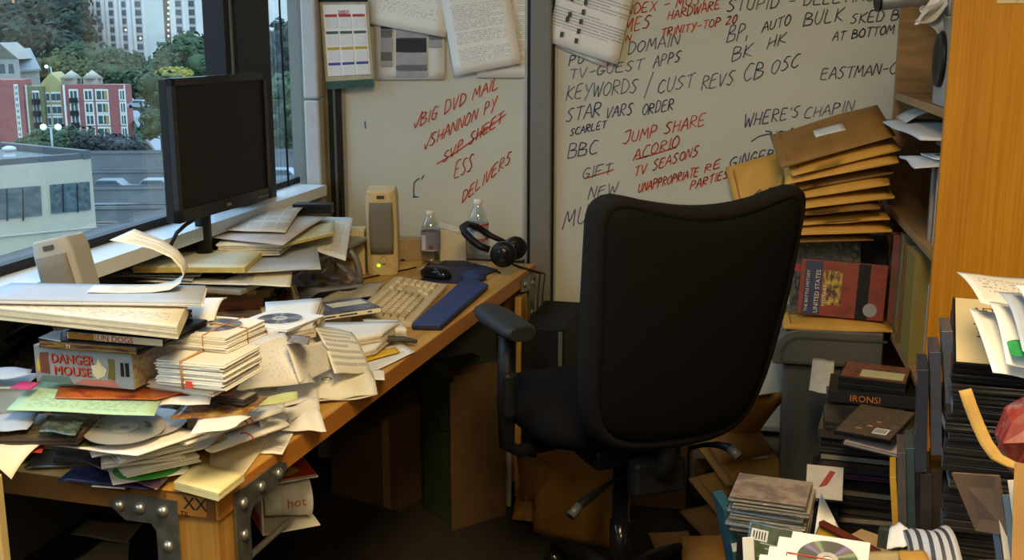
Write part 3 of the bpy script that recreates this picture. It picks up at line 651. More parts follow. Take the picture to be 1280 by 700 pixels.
for px, py in ((157, 37.5), (175.5, 48)):
    c = at_f(px, py, 342); mb = MB(); mb.lathe([(.02, -.45), (.4, 0), (.02, .45)], 8, c=c); ep(mb, 'lit_window', glow('warm_window_light'), tw)
t2 = tag(empty('tower_block', ext(-75, 345, STREET)), 'second pale tower seen through the narrow window right of the dark mullion', 'building')
a, b = at_f(318, 20, 348), at_f(378, 20, 348)
mb = MB(); wallbox(mb, a, b, STREET, 62, 22); ep(mb, 'wall', RIB, t2, fix=True)
for u in (.28, .78, .9):
    hang(a, b, u - .03, u + .03, -4, 61, RIB2, 'spandrel_column', .15, t2)
    for k in range(12): z = zof(345, 92 - k * 10.6, 345); hang(a, b, u - .022, u + .022, z - .8, z + .8, DKGLASS, 'window', .3, t2)
# --- orange roofed building top-left
rh = tag(empty('hilltop_house', ext(-150, 420, 0)), 'house with an orange tiled roof at the top of the wooded hill', 'building')
p0, p1 = at_f(-30, 6, 420), at_f(20, 5, 420)
mb = MB(); wallbox(mb, p0, p1, STREET, p0.z, 10); ep(mb, 'wall', CREAMW, rh, fix=True)
mb = MB(); c = (p0 + p1) / 2; mb.add([p0 - EV + Vector((0, 0, -.6)), p1 - EV + Vector((0, 0, -.6)), p1 + EV * 12 + Vector((0, 0, -.6)), p0 + EV * 12 + Vector((0, 0, -.6)), p0 + EV * 5 + Vector((0, 0, 6)), p1 + EV * 5 + Vector((0, 0, 6))], [(0, 1, 5, 4), (1, 2, 5), (2, 3, 4, 5), (3, 0, 4), (3, 2, 1, 0)])
ep(mb, 'roof', M('orange_tiles', (.5, .16, .07), .8), rh, fix=True)
# --- hillside
mb = MB()
def hillf(u, v):
    f = 235 + 260 * v; x = -260 + 330 * u
    h = STREET + 2 + 30 * (v ** 1.2) * (1 - .35 * u) + 1.5 * math.sin(9 * u + 4 * v); return ext(x, f, h)
mb.grid(hillf, 14, 10, 6.0); struct(mb.build('hillside', M('dark_hill_soil', (.035, .06, .035), .9, .3, .05)))
# --- trees
TG = {'dark': M('dark_tree_leaves', (.014, .030, .018), .8, .5, .35), 'mid': M('mid_tree_leaves', (.034, .062, .022), .8, .5, .4), 'olive': M('olive_tree_leaves', (.062, .072, .02), .8, .4, .4), 'yellow': M('yellow_tree_leaves', (.24, .21, .02), .8, .3, .5), 'purple': M('dull_shrub_leaves', (.032, .033, .03), .8, .4, .5)}
BARK = M('tree_bark', (.07, .05, .035), .9)
def tree(px, py, f, rx, rz, kind, label, group=None, dens=1.0, n=None, name='tree'):
    c = at_f(px, py, f); base = min(STREET, c.z - rz * 1.2) if f < 220 else c.z - rz * 1.5
    r = tag(empty(name, (c.x, c.y, base)), label, 'tree' if name == 'tree' else 'shrub', group); rnd = random.Random(int(px * 7 + py * 13 + f))
    mb = MB(); lobes = [(Vector((0, 0, 0)), 1.0)] + [(Vector((rnd.uniform(-.6, .6) * rx, rnd.uniform(-.5, .5) * rx, rnd.uniform(-.45, .5) * rz)), rnd.uniform(.4, .62)) for _ in range(7)]
    N = n or int(520 * dens); s0 = max(rx, rz) * .12
    for _ in range(N):
        lc, ls_ = rnd.choice(lobes); d = Vector((rnd.gauss(0, 1), rnd.gauss(0, 1), rnd.gauss(0, 1))).normalized(); q = lc + Vector((d.x * rx * ls_, d.y * rx * ls_, d.z * rz * ls_)) * rnd.uniform(.82, 1.02)
        s = s0 * rnd.uniform(.6, 1.4); u = d.cross(Vector((rnd.gauss(0, 1), rnd.gauss(0, 1), rnd.gauss(0, 1)))).normalized(); w = (d.cross(u) + d * rnd.uniform(-.6, .6)).normalized()
        q = q + Vector((0, 0, c.z - base)); b0 = len(mb.v); mb.v += [tuple(q + u * s), tuple(q + w * s * .8), tuple(q - u * s), tuple(q - w * s * .8), tuple(q + d * s * .6)]
        for k in range(4): mb.face([b0 + k, b0 + (k + 1) % 4, b0 + 4])
    for lc, ls_ in lobes: mb.lathe([(.02, -.8), (.6, -.6), (.85, 0), (.6, .6), (.02, .8)], 8, m=Matrix.Diagonal((rx * ls_ * .86, rx * ls_ * .86, rz * ls_ * .9, 1)), c=lc + Vector((0, 0, c.z - base)))
    mb.build('crown', TG[kind], r)
    MB().tube([(0, 0, 0), (rx * .03, 0, (c.z - base) * .5), (0, 0, c.z - base)], [rx * .09, rx * .07, rx * .03], 7).build('trunk', BARK, r)
    return r
for px, py, f, rx, rz in [(8, 50, 330, 11, 8), (30, 38, 345, 11, 9), (55, 30, 350, 12, 9), (80, 25, 345, 9, 9), (92, 45, 335, 9, 9), (62, 62, 320, 10, 8), (40, 60, 318, 8, 7), (85, 70, 315, 8, 6), (8, 25, 380, 11, 6), (60, 15, 385, 10, 5), (35, 22, 385, 9, 5), (84, 12, 385, 8, 5), (-15, 30, 360, 11, 9)]:
    tree(px, py, f, rx, rz, 'dark', 'dark green tree in the dense wood on the hill left of the tower', 'trees of the hillside wood')
for px, py, f, rx, rz, k in [(105, 75, 300, 7, 5, 'mid'), (125, 78, 295, 7, 5, 'mid'), (150, 85, 290, 7, 5.5, 'mid'), (75, 85, 285, 6, 4.5, 'olive'), (95, 92, 280, 6, 4, 'olive'), (140, 95, 280, 6, 4, 'mid'), (165, 98, 285, 6, 4, 'mid')]:
    tree(px, py, f, rx, rz, k, 'leafy tree in front of the tower base, behind the apartment block', 'trees behind the apartment block')
for px, py, f, rx, rz, k in [(222, 78, 270, 7, 6, 'mid'), (240, 68, 275, 6, 6, 'mid'), (205, 85, 262, 5, 4, 'mid'), (250, 85, 265, 5, 4.5, 'mid'), (190, 108, 255, 5, 4, 'mid')]:
    tree(px, py, f, rx, rz, k, 'green tree in front of the tower just left of the dark mullion', 'trees left of the mullion')
tree(218, 95, 225, 4.0, 1.8, 'yellow', 'small tree with yellow autumn leaves just above the monitor', None)
tree(207, 120, 180, 4, 4.5, 'mid', 'bushy green tree left of the monitor top beside the street', None)
tree(200, 155, 150, 2.6, 2.2, 'mid', 'round bush on the bank beside the street', None, name='shrub')
for px, py, f, rx, rz in [(60, 178, 150, 3.2, 1.8), (78, 176, 150, 3.5, 2.2), (98, 176, 152, 3.5, 2.0), (48, 186, 146, 3, 1.4)]:
    tree(px, py, f, rx, rz, 'mid', 'green bush in the row in front of the apartment block', 'bushes before the apartment block', name='shrub')
for px, py, f, rx, rz in [(120, 180, 150, 3.2, 1.5), (140, 181, 150, 3.2, 1.5), (158, 182, 148, 2.6, 1.3)]:
    tree(px, py, f, rx, rz, 'purple', 'dull brownish bush below the right end of the red block', 'brownish bushes by the highway', name='shrub')
for px, py, f, rx, rz, l in [(352, 95, 130, 4.6, 6.5, 'tall dark tree seen through the narrow window, left side'), (380, 95, 124, 4.2, 6.8, 'tall dark tree seen through the narrow window, right side'), (365, 140, 118, 4.6, 4.2, 'low broad tree at the foot of the narrow window view')]:
    tree(px, py, f, rx, rz, 'dark' if px != 365 else 'mid', l, None, 1.6)
# --- street lamp with two white globes, a lamp post, a street light glow, cars
def lamp_post(px, py0, py1, f, heads, label):
    a, b = at_f(px, py0, f), at_f(px, py1, f); r = tag(empty('street_lamp', (b.x, b.y, b.z)), label, 'street lamp')
    MB().tube([(0, 0, 0), (0, 0, a.z - b.z)], .12, 8).build('pole', M('grey_pole', (.35, .4, .42), .5), r)
    for d in heads:
        MB().tube([(0, 0, a.z - b.z), EU * d + Vector((0, 0, a.z - b.z + .1))], .07, 6).build('arm', M('grey_pole'), r)
        MB().lathe([(.02, -.38), (.3, -.25), (.38, 0), (.3, .25), (.02, .38)], 12, c=EU * d + Vector((0, 0, a.z - b.z + .1))).build('globe', glow('lamp_globe', (.95, .95, .9), .75), r)
lamp_post(67, 160, 200, 130, (-.85, .85), 'grey street lamp with two white globes in front of the apartment block')
lamp_post(66, 84, 112, 230, (-.9,), 'thin street lamp standing among the trees above the yellow gable')
for px, py, l in ((206, 119, 'orange glowing street light left of the monitor'), (109, 94, 'orange glowing street light above the red block')):
    c = at_f(px, py, 178 if px > 200 else 215); mb = MB(); mb.lathe([(.02, -.35), (.3, 0), (.02, .35)], 10, c=(0, 0, 0)); r = tag(empty('street_light', c), l, 'street lamp'); mb.build('bulb', glow('sodium_light', (1, .45, .1), 2.0), r); MB().tube([(0, .1, -.3), (0, .1, -9)], .08, 6).build('pole', M('grey_pole'), r)
def car(px, py, f, col, label, z=None):
    c = at_f(px, py, f); r = tag(empty('car', c, YAW), label, 'car')
    body = [(-2.1, .25), (-2.1, .75), (-1.4, .9), (-.9, 1.4), (.7, 1.4), (1.3, .92), (2.1, .8), (2.15, .25)]
    MB().prism(body, -.85, .85, 0, 'Y').build('body', M('paint_' + label.split()[0], col, .3), r)
    MB().prism([(-1.15, .95), (-.8, 1.32), (.62, 1.32), (1.05, .95)], -.88, .88, 0, 'Y').build('window', DKGLASS, r)
    for x in (-1.35, 1.35):
        for y in (-.8, .8): MB().lathe([(.32, -.1), (.32, .1)], 12, c=(x, y, .3), m=Matrix.Rotation(math.pi / 2, 4, 'X')).build('wheel', BLACKP, r)
car(158, 131, 215, (.22, .25, .28), 'pale parked car at the foot of the street'); car(175, 135, 200, (.32, .34, .36), 'white parked car right of the pale one')
car(197, 245, 90, (.2, .22, .24), 'silver car on the highway left of the monitor'); car(140, 245, 92, (.12, .14, .15), 'grey car on the highway behind the near building'); car(352, 232, 90, (.2, .23, .26), 'blue-grey car on the highway in the narrow window')
# ================================================================== DESK (a solid door on square legs with steel angle plates)
DO, DA = Vector((-.862, 1.596, 0)), -R(3.8)
DZ, DL, DW = .75, 2.02, .70
DE = Vector((math.sin(-DA), math.cos(DA), 0)); DN = Vector((-DE.y, DE.x, 0))
DWOOD = wood('desk_door_wood', (.30, .125, .022), (.46, .215, .045), (5, 40, 40))
desk = tag(empty('desk', DO, DA), 'long orange-brown wooden desk buried under papers below the window', 'desk')
# local: x right (0 = right edge), y along the length
bevel(MB().box((-DW / 2, DL / 2, DZ - .0225), (DW, DL, .045)).build('desktop', wood('desk_top_veneer', (.40, .20, .035), (.58, .33, .075), (30, 2, 30)), desk), .002)
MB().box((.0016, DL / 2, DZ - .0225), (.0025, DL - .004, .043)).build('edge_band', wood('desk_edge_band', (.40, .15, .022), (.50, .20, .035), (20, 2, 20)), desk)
MB().box((-DW / 2, -.0016, DZ - .0225), (DW - .004, .0025, .043)).build('edge_band', wood('shaded_front_edge', (.13, .056, .012), (.19, .085, .02), (2, 20, 20)), desk)  # front edge in shade: the darkening is put into its wood colour
LEGW = wood('desk_leg_wood', (.30, .15, .03), (.50, .27, .065), (60, 60, 2))
for x, y in ((-.047, .047), (-DW + .047, .047), (-.047, DL - .047), (-DW + .047, DL - .047)):
    bevel(MB().box((x, y, (DZ - .045) / 2), (.09, .09, DZ - .046)).build('leg', LEGW, desk), .003)
def bracket(poly, at, axis, bolts):
    m = MB(); m.prism(poly, at, at + .004, 0, axis); o = m.build('angle_plate', STEEL, desk, fix=True)
    b = MB()
    for u, v in bolts:
        if axis == 'Y': b.lathe([(.011, 0), (.010, .003), (.006, .007), (.001, .008)], 10, c=(u, at, v), m=Matrix.Rotation(math.pi / 2, 4, 'X'))
        else: b.lathe([(.011, 0), (.010, .003), (.006, .007), (.001, .008)], 10, c=(at + .004, u, v), m=Matrix.Rotation(math.pi / 2, 4, 'Y'))
    for k, (u, v) in enumerate(bolts):
        bb = MB(); M4 = Matrix.Rotation(math.pi / 2, 4, 'X' if axis == 'Y' else 'Y'); c = (u, at, v) if axis == 'Y' else (at + .004, u, v)
        bb.lathe([(.011, 0), (.010, .003), (.006, .007), (.001, .008)], 10, c=c, m=M4).build('bolt', M('bright_bolt', (.55, .55, .5), .3, metal=.9), None).parent = o
bracket([(-.175, .735), (-.205, .72), (-.205, .712), (-.175, .688), (-.125, .688), (-.115, .675), (-.115, .48), (-.072, .48), (-.072, .735)], -.007, 'Y', [(-.185, .713), (-.145, .713), (-.10, .713), (-.094, .65), (-.094, .58), (-.094, .51)])
bracket([(.045, .735), (.20, .735), (.232, .722), (.232, .712), (.20, .690), (.105, .690), (.092, .675), (.092, .48), (.045, .48)], .0045, 'X', [(.20, .713), (.135, .713), (.072, .708), (.07, .65), (.07, .59), (.07, .52)])
bracket([(DL - .045, .735), (DL - .19, .735), (DL - .19, .695), (DL - .092, .68), (DL - .092, .48), (DL - .045, .48)], .0045, 'X', [(DL - .16, .714), (DL - .07, .70), (DL - .07, .60)])
bar = MB().tube([(-.10, .06, .50), (-.10, .44, .505)], .007, 10).build('crossbar', M('pale_grey_rod', (.50, .48, .44), .4, metal=.3), desk)
stk_ = MB().box((-.055, -.0034, .728), (.075, .001, .035)).build('stencil_patch', wood('stencil_wood', (.30, .135, .028), (.38, .18, .04), (3, 20, 20)), desk)
STENCIL = M('black_stencil_ink', (.012, .01, .01), .7)
text('XX', .032, STENCIL, desk, (-.061, -.0042, .722), (math.pi / 2, 0, 0), 'stencil_lettering')
text('TIL', .013, STENCIL, desk, (-.068, -.0042, .708), (math.pi / 2, 0, 0), 'stencil_lettering')
text('DOOR', .014, STENCIL, desk, (-.205, -.0042, .738), (math.pi / 2, 0, 0), 'stencil_lettering')

# ================================================================== BOOKCASE
BKW = wood('pine_side_panel', (.38, .14, .004), (.55, .24, .010), (120, 120, 2.0))
BKI = wood('bookcase_inside_wood', (.22, .12, .045), (.36, .20, .08), (8, 8, 40))
bk = tag(empty('bookcase', (.405, 2.75, 0), R(1.8)), 'tall pine bookcase at the right, side panel towards the room', 'bookcase')
def bpart(name, a, b, m): c = [(a[i] + b[i]) / 2 for i in range(3)]; d = [b[i] - a[i] for i in range(3)]; return bevel(MB().box(c, d).build(name, m, bk), .0015)
bpart('side_panel', (0, 0, 0), (.38, .022, 2.25), BKW); bpart('side_panel', (0, .828, 0), (.38, .85, 2.25), BKI)
bpart('back_panel', (.36, .022, .05), (.372, .828, 2.2), BKI)
SHZ = (.06, .355, .655, .993, 1.333, 1.673, 2.01, 2.25)
for z in SHZ: bpart('shelf', (.002, .0225, z - .022), (.36, .8275, z), BKI)
lab = MB().box((.155, -.0012, 1.607), (.13, .002, .075)).build('label_card', M('cream_label_card', (.62, .50, .30), .7, .03), bk)
for x in (.133, .172): MB().box((x, -.0025, 1.607), (.0012, .0008, .075)).build('ruled_line', M('faint_label_ink', (.38, .30, .18), .8), None).parent = lab
for x, s in ((.10, 'NAME'), (.142, 'C2')): text(s, .012, M('faint_label_ink'), lab, (x, -.0024, 1.592), (math.pi / 2, 0, 0), 'faint_lettering')
BM = Matrix.Translation((.405, 2.75, 0)) @ Matrix.Rotation(R(1.8), 4, 'Z')
def bkp(x, y, z): return BM @ Vector((x, y, z))

# ================================================================== OFFICE CHAIR
CH = R(33)                                      # turned to face the left end of the back wall
FAB = M('black_chair_fabric', (.0095, .008, .0065), .95, .25, 300, spec=.12, bump=.25)
FAB2 = M('black_chair_back_fabric', (.0055, .005, .0042), .95, .25, 300, spec=.1, bump=.2)
CP_ = at_f(797, 400, 2.66)
chair = tag(empty('office_chair', (CP_.x, CP_.y, 0), CH), 'black fabric office chair seen from behind in front of the whiteboard', 'office chair')
# local: x to the viewer's right, -y to the viewer (the back), +y the way it faces
def spline(P, n=4):
    out = []; N = len(P)
    for i in range(N):
        p0, p1, p2, p3 = [Vector(P[(i + k - 1) % N]) for k in range(4)]
        for k in range(n):
            s = k / n; out.append(.5 * ((2 * p1) + (p2 - p0) * s + (2 * p0 - 5 * p1 + 4 * p2 - p3) * s * s + (3 * p1 - p0 - 3 * p2 + p3) * s ** 3))
    return out
half = [(x, z + .085) for x, z in [(0, .47), (.10, .474), (.17, .495), (.212, .545), (.235, .63), (.246, .74), (.254, .85), (.256, .94), (.257, 1.01), (.256, 1.05), (.245, 1.08), (.212, 1.092), (.15, 1.078), (.07, 1.064), (0, 1.06)]]
OUT = [Vector(q) for q in half] + [Vector((-x, z)) for x, z in half[-2:0:-1]]
OUT = spline([(q.x, q.y) for q in OUT], 2); CEN = Vector((0, .855))
def back_y(x, z):                                # the cushion curls round the sitter and leans back a little
    return .55 * x * x * 1.0 - .24 * (z - .56) + .05 * math.sin((z - .56) / .6 * math.pi) * -.3
def loop_surface(levels, mat, name, closed=True, y0=0):
    mb = MB(); n = len(OUT)
    for ins_, dy in levels:
        for q in OUT:
            d = q - CEN; L = d.length; p = CEN + d * max(.0, (L - ins_) / L); mb.v.append((p.x, y0 + dy + back_y(p.x, p.y), p.y))
    for i in range(len(levels) - 1):
        for k in range(n): mb.face([i * n + k, i * n + (k + 1) % n, (i + 1) * n + (k + 1) % n, (i + 1) * n + k], 0, None, True)
    for i, end in ((0, 0), (len(levels) - 1, 1)):
        prev = i * n
        for f in (.66, .33):
            b = len(mb.v)
            for k in range(n):
                v = Vector(mb.v[i * n + k]); p = CEN + (Vector((v.x, v.z)) - CEN) * f; mb.v.append((p.x, y0 + levels[i][1] + back_y(p.x, p.y), p.y))
            for k in range(n): mb.face([prev + k, prev + (k + 1) % n, b + (k + 1) % n, b + k], 0, None, True)
            prev = b
        c = len(mb.v); mb.v.append((CEN.x, y0 + levels[i][1] + back_y(CEN.x, CEN.y), CEN.y))
        for k in range(n): mb.face([prev + k, prev + (k + 1) % n, c], 0, None, True)
    return mb.build(name, mat, chair, fix=True)
YB = -.20
loop_surface([(.040, -.006), (.032, -.003), (.027, -.008), (.016, -.010), (.005, -.002), (.0, .014), (.0, .045), (.012, .075), (.05, .092)], FAB, 'backrest_cushion', y0=YB)
loop_surface([(.10, -.026), (.06, -.021), (.036, -.013), (.030, -.006), (.031, .004)], FAB2, 'back_panel', y0=YB)
# seat
mb = MB(); n = 28
for (s, z) in [(.55, .425), (.9, .43), (1.0, .455), (1.01, .485), (.96, .508), (.8, .520), (.4, .522)]:
    for k in range(n):
        a = 2 * math.pi * k / n; ca, sa = math.cos(a), math.sin(a); e = .62
        mb.v.append((.265 * s * math.copysign(abs(ca) ** e, ca), (.17) + .25 * s * math.copysign(abs(sa) ** e, sa), .08 + z + (.018 * abs(ca) ** 3 * s if z > .5 else 0)))
for i in range(6):
    for k in range(n): mb.face([i * n + k, i * n + (k + 1) % n, (i + 1) * n + (k + 1) % n, (i + 1) * n + k], 0, None, True)
mb.face(list(range(n))[::-1], 0, None, True); mb.face(list(range(6 * n, 7 * n)), 0, None, True)
mb.build('seat', M('black_seat_fabric', (.006, .0057, .0065), .98, .2, 300, spec=.08, bump=.25), chair, fix=True)
for s in (-1, 1):
    ar = MB().tube([(s * .15, .12, .48), (s * .27, .11, .475), (s * .305, .10, .50), (s * .31, .09, .62), (s * .31, .08, .80)], [.017, .017, .02, .024, .022], 10).build('arm_post', BLACKP, chair)
    MB().rbox((s * .31, .085, .64), (.035, .062, .12), .012).build('arm_sleeve', BLACKP, None).parent = ar
    pad = MB()
    prof = [(-.13, .03), (-.11, .043), (-.02, .047), (.07, .047), (.125, .036), (.14, .018)]
    m = 10
    for y, w in prof:
        for k in range(m):
            a = 2 * math.pi * k / m; pad.v.append((s * .31 + w * math.copysign(abs(math.cos(a)) ** .7, math.cos(a)), .11 + y, .815 + .017 * math.copysign(abs(math.sin(a)) ** .7, math.sin(a))))
    for i in range(len(prof) - 1):
        for k in range(m): pad.face([i * m + k, i * m + (k + 1) % m, (i + 1) * m + (k + 1) % m, (i + 1) * m + k], 0, None, True)
    pad.face(list(range(m))[::-1]); pad.face(list(range((len(prof) - 1) * m, len(prof) * m)))
    pad.build('arm_pad', M('black_soft_arm_pad', (.009, .009, .0095), .6, .1), chair, fix=True)
MB().rbox((0, .10, .475), (.24, .26, .055), .012).build('mechanism', BLACKP, chair)
MB().tube([(0, .02, .46), (0, -.10, .45), (0, -.165, .50), (0, -.185, .62)], [.03, .03, .026, .02], 8).build('back_bracket', BLACKP, chair)
MB().rbox((0, -.12, .46), (.14, .05, .09), .012).build('spring_housing', BLACKP, chair)
MB().lathe([(.028, .12), (.028, .26), (.022, .26), (.022, .44)], 16, c=(0, .07, 0)).build('gas_lift', BLACKG, chair)
hub = MB().lathe([(.05, .06), (.055, .085), (.045, .13), (.03, .14)], 20, c=(0, .07, 0)).build('base_hub', BLACKP, chair)
for k in range(5):
    a = 2 * math.pi * k / 5 + R(102) ; d = Vector((math.cos(a), math.sin(a), 0)); c = Vector((0, .07, 0))
    lg = MB().tube([c + d * .04 + Vector((0, 0, .10)), c + d * .17 + Vector((0, 0, .095)), c + d * .30 + Vector((0, 0, .072))], [.026, .022, .016], 8).build('base_leg', BLACKP, chair)
    mm = Matrix.Rotation(a + .7, 4, 'Z') @ Matrix.Rotation(math.pi / 2, 4, 'X')
    cs_ = MB()
    for s in (-.019, .019): cs_.lathe([(.001, -.011), (.026, -.011), (.028, 0), (.026, .011), (.001, .011)], 14, c=c + d * .30 + Vector((0, 0, .028)) + (Matrix.Rotation(a + .7, 3, 'Z') @ Vector((0, s, 0))), m=mm)
    cs_.tube([c + d * .30 + Vector((0, 0, .03)), c + d * .30 + Vector((0, 0, .072))], .009, 8); cs_.build('caster', BLACKG, None).parent = lg
def lever(pts, name='lever'):
    inv = Matrix.Rotation(-CH, 4, 'Z') @ Matrix.Translation((-CP_.x, -CP_.y, 0)); q = [inv @ p for p in pts]
    o = MB().tube(q, [.006, .006, .009, .012, .010], 8).build(name, BLACKP, chair)
    MB().tube([q[-2], q[-1]], [.0125, .013], 8).build('lever_tip', M('scuffed_black_plastic', (.06, .065, .06), .4), None).parent = o
lever([at_f(784, 590, 2.72), at_f(765, 602, 2.66), at_f(745, 616, 2.60), at_f(724, 632, 2.55), at_f(713, 646, 2.53)])
lever([at_f(862, 560, 2.72), at_f(880, 556, 2.68), at_f(898, 556, 2.64), at_f(912, 560, 2.60), at_f(924, 572, 2.58)])

# ================================================================== THINGS STANDING UNDER / BEHIND THE DESK
def carton(name, pxl, pxr, ytop, ybot, Yl, Yr, depth, h, mats, label, cat, group=None, flaps=True):
    """cardboard box standing on the floor; left and right front edges given at distances Yl / Yr"""
    a, b = at_y(pxl, ybot, Yl), at_y(pxr, ybot, Yr); a.z = b.z = 0
    d = (b - a).normalized(); n = Vector((-d.y, d.x, 0)); rz = math.atan2(d.y, d.x); w = (b - a).length
    r = tag(empty(name, a, rz), label, cat, group)
    bevel(MB().box((w / 2, depth / 2, h / 2), (w, depth, h), front=1).build('body', mats, r), .003)
    return r, w, rz
DCARD = M('shaded_brown_cardboard', (.085, .048, .022), .9, .12, 12, spec=.1)  # darker copy of the brown card, under-desk shade put into its colour
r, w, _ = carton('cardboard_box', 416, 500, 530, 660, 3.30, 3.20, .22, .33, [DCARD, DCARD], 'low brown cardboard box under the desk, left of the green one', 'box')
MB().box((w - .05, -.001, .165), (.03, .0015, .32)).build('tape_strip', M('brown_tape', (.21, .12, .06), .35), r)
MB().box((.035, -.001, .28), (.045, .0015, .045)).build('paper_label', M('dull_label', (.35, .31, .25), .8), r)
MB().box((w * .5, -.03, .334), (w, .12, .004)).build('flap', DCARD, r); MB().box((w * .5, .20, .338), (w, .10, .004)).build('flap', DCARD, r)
GRC = M('green_printed_carton', (.03, .045, .015), .85, .12, 12, spec=.1); LC = M('tan_carton_end', (.095, .055, .025), .88, .1, 14, spec=.1)  # carton colours lowered too, to carry the shade under the desk
a = at_y(530, 655, 3.25); a.z = 0; rz = R(-42)
r = tag(empty('cardboard_box', a, rz), 'tall green and tan carton under the desk end with a marker scribble', 'box')
bevel(MB().box((.095, .095, .245), (.19, .19, .49), front=1).build('body', [LC, GRC], r), .003)
bevel(MB().box((.196, .085, .24), (.010, .205, .48)).build('folded_side_flap', LC, r), .002)
MB().box((.06, .095, .4915), (.115, .188, .003)).build('top_flap', M('green_flap', (.05, .08, .015), .85), r); MB().box((.15, .095, .4915), (.08, .188, .003)).build('top_flap', LC, r)
for k, pts in enumerate([[(.10, .40), (.13, .415), (.17, .41)], [(.11, .31), (.10, .345), (.13, .37), (.16, .35), (.15, .31), (.12, .30), (.11, .31)]]):
    MB().tube([(x, -.0015, z) for x, z in pts], .0025, 5).build('marker_scribble', STENCIL, r)
o = MB(); c = at_y(616, 655, 3.30); c.z = 0
o.prism([(-.035, 0), (.045, .0), (.05, .26), (-.03, .27)], 0, .02, 0, 'Y')
tag(bevel(o.build('foam_board', M('white_foam_board', (.26, .25, .21), .8), loc=(c.x + .01, c.y + .02, 0)), .003), 'pale foam board standing right of the tall green carton', 'board')
# computer tower and wooden posts behind the arm rest
c = at_y(690, 620, 3.42); r = tag(empty('computer_tower', (c.x, c.y, 0)), 'black computer tower standing on the floor beside the desk end', 'computer')
bevel(MB().box((0, 0, .32), (.13, .36, .62)).build('case', M('matt_black_metal', (.007, .007, .007), .7, spec=.2), r), .006); MB().box((.055, -.181, .32), (.012, .004, .60)).build('side_trim', M('grey_trim', (.10, .10, .09), .4), r)
MB().box((-.02, -.1815, .50), (.07, .004, .05)).build('drive_bay', BLACKG, r)
for k in range(4): MB().lathe([(.004, 0), (.004, .003)], 8, c=(.035, -.183, .40 - .03 * k), m=Matrix.Rotation(math.pi / 2, 4, 'X')).build('button', M('grey_button', (.14, .14, .14), .5), r)
c = at_y(650, 620, 3.50)
tag(bevel(MB().box((0, 0, .34), (.022, .085, .68)).build('wooden_board', LEGW, loc=(c.x + .012, 3.45, 0)), .003), 'upright wooden board against the desk end beside the computer tower', 'board')
# snack carton on the desk crossbar
q0, q1 = at_y(345, 640, 2.12), at_y(392, 632, 2.22)
r = tag(empty('food_carton', at_y(352, 643, 2.10), R(38)), 'open white and red food carton on the rod under the desk corner', 'box')
WB, RB, YB_ = M('white_carton', (.66, .62, .50), .6, .04), M('red_carton_print', (.50, .05, .02), .5, .1), M('yellow_carton_print', (.65, .42, .05), .5, .1)
mb = MB(); W_, D_, H_, T = .12, .18, .112, .003
for c_, d_ in (((0, 0, T / 2), (W_, D_, T)), ((0, 0, H_ - T / 2), (W_, D_, T)), ((0, D_ / 2, H_ / 2), (W_, T, H_)), ((-W_ / 2, 0, H_ / 2), (T, D_, H_))): mb.box(c_, d_)
mb.build('carton_shell', WB, r)
MB().box((0, -.03, H_ + .0006), (W_ - .002, .10, .001)).build('top_print', RB, r); MB().box((0, .055, H_ + .0006), (W_ - .002, .05, .001)).build('top_print', YB_, r)
MB().lathe([(.036, 0), (.036, .0008)], 20, c=(-.005, -.04, H_ + .0012), m=Matrix.Diagonal((1, .7, 1, 1))).build('oval_print', M('pale_oval', (.6, .42, .15), .5), r)
MB().box((-W_ / 2 - .0026, -.0, .02), (.001, .15, .03)).build('side_print', RB, r)
MB().box((-W_ / 2 - .0026, .03, .06), (.001, .05, .03)).build('side_print', M('dull_green_print', (.12, .16, .12), .5), r)
cup = tag(MB().lathe([(.030, 0), (.044, .092), (.046, .094), (.046, .098), (.042, .098)], 24).build('paper_cup', [M('white_cup_card', (.72, .70, .62), .5)]), 'white paper cup with a red print lying inside the open food carton', 'cup')
cup.matrix_world = Matrix.Translation(Vector(r.location) + Vector((0, 0, .052))) @ Matrix.Rotation(R(38), 4, 'Z') @ Matrix.Translation((-.048, -.035, 0)) @ Matrix.Rotation(R(90), 4, 'Y')
cb_ = MB(); cb_.lathe([(.0325, .02), (.0355, .036)], 24, cap=False).build('red_band', RB, cup)
tx = text('hot', .03, M('orange_cup_print', (.55, .16, .03), .5), cup, (0, 0, 0), (0, 0, 0), 'lettering')
tx.matrix_local = Matrix(((0, -1, 0, .006), (0, 0, -1, -.0435), (1, 0, 0, .042), (0, 0, 0, 1)))
# ================================================================== BUILDERS FOR PAPER AND DISCS
def quadf(P, bend=0.0, rip=.0015, seed=0, lift=None):
    """surface over four corners (near-left, near-right, far-right, far-left); lift = extra height per corner"""
    rnd = random.Random(seed); ph = [rnd.uniform(0, 6.28) for _ in range(4)]
    def fn(u, v):
        q = (P[0] * (1 - u) + P[1] * u) * (1 - v) + (P[3] * (1 - u) + P[2] * u) * v
        z = bend * math.sin(math.pi * v) + rip * (1 + math.sin(5 * u + ph[0]) * math.sin(4 * v + ph[1])) + rip * .6 * (1 + math.sin(9 * u + 3 * v + ph[2]))
        if lift: z += lift[0] * ((1 - u) * (1 - v)) ** 2 + lift[1] * (u * (1 - v)) ** 2 + lift[2] * (u * v) ** 2 + lift[3] * ((1 - u) * v) ** 2
        return q + Vector((0, 0, z))
    return fn
_sd = [0]
SHEET_SIZES = []
def sheet(name, pxs, z, mat, label, cat='paper', group=None, bend=0.0, rip=.0012, lift=None, nx=10, ny=8, thick=.0007, under=None):
    zz = z if isinstance(z, (list, tuple)) else [z] * 4; P = [at_z(p[0], p[1], h) for p, h in zip(pxs, zz)]; _sd[0] += 1
    SHEET_SIZES.append((label[:40], (P[1] - P[0]).length, (P[3] - P[0]).length))
    o = MB().grid(quadf(P, bend, rip, _sd[0], lift), nx, ny, thick, 0, 1 if under else None).build(name, [mat, under] if under else mat, recenter=True, fix=True)
    return tag(o, label, cat, group)
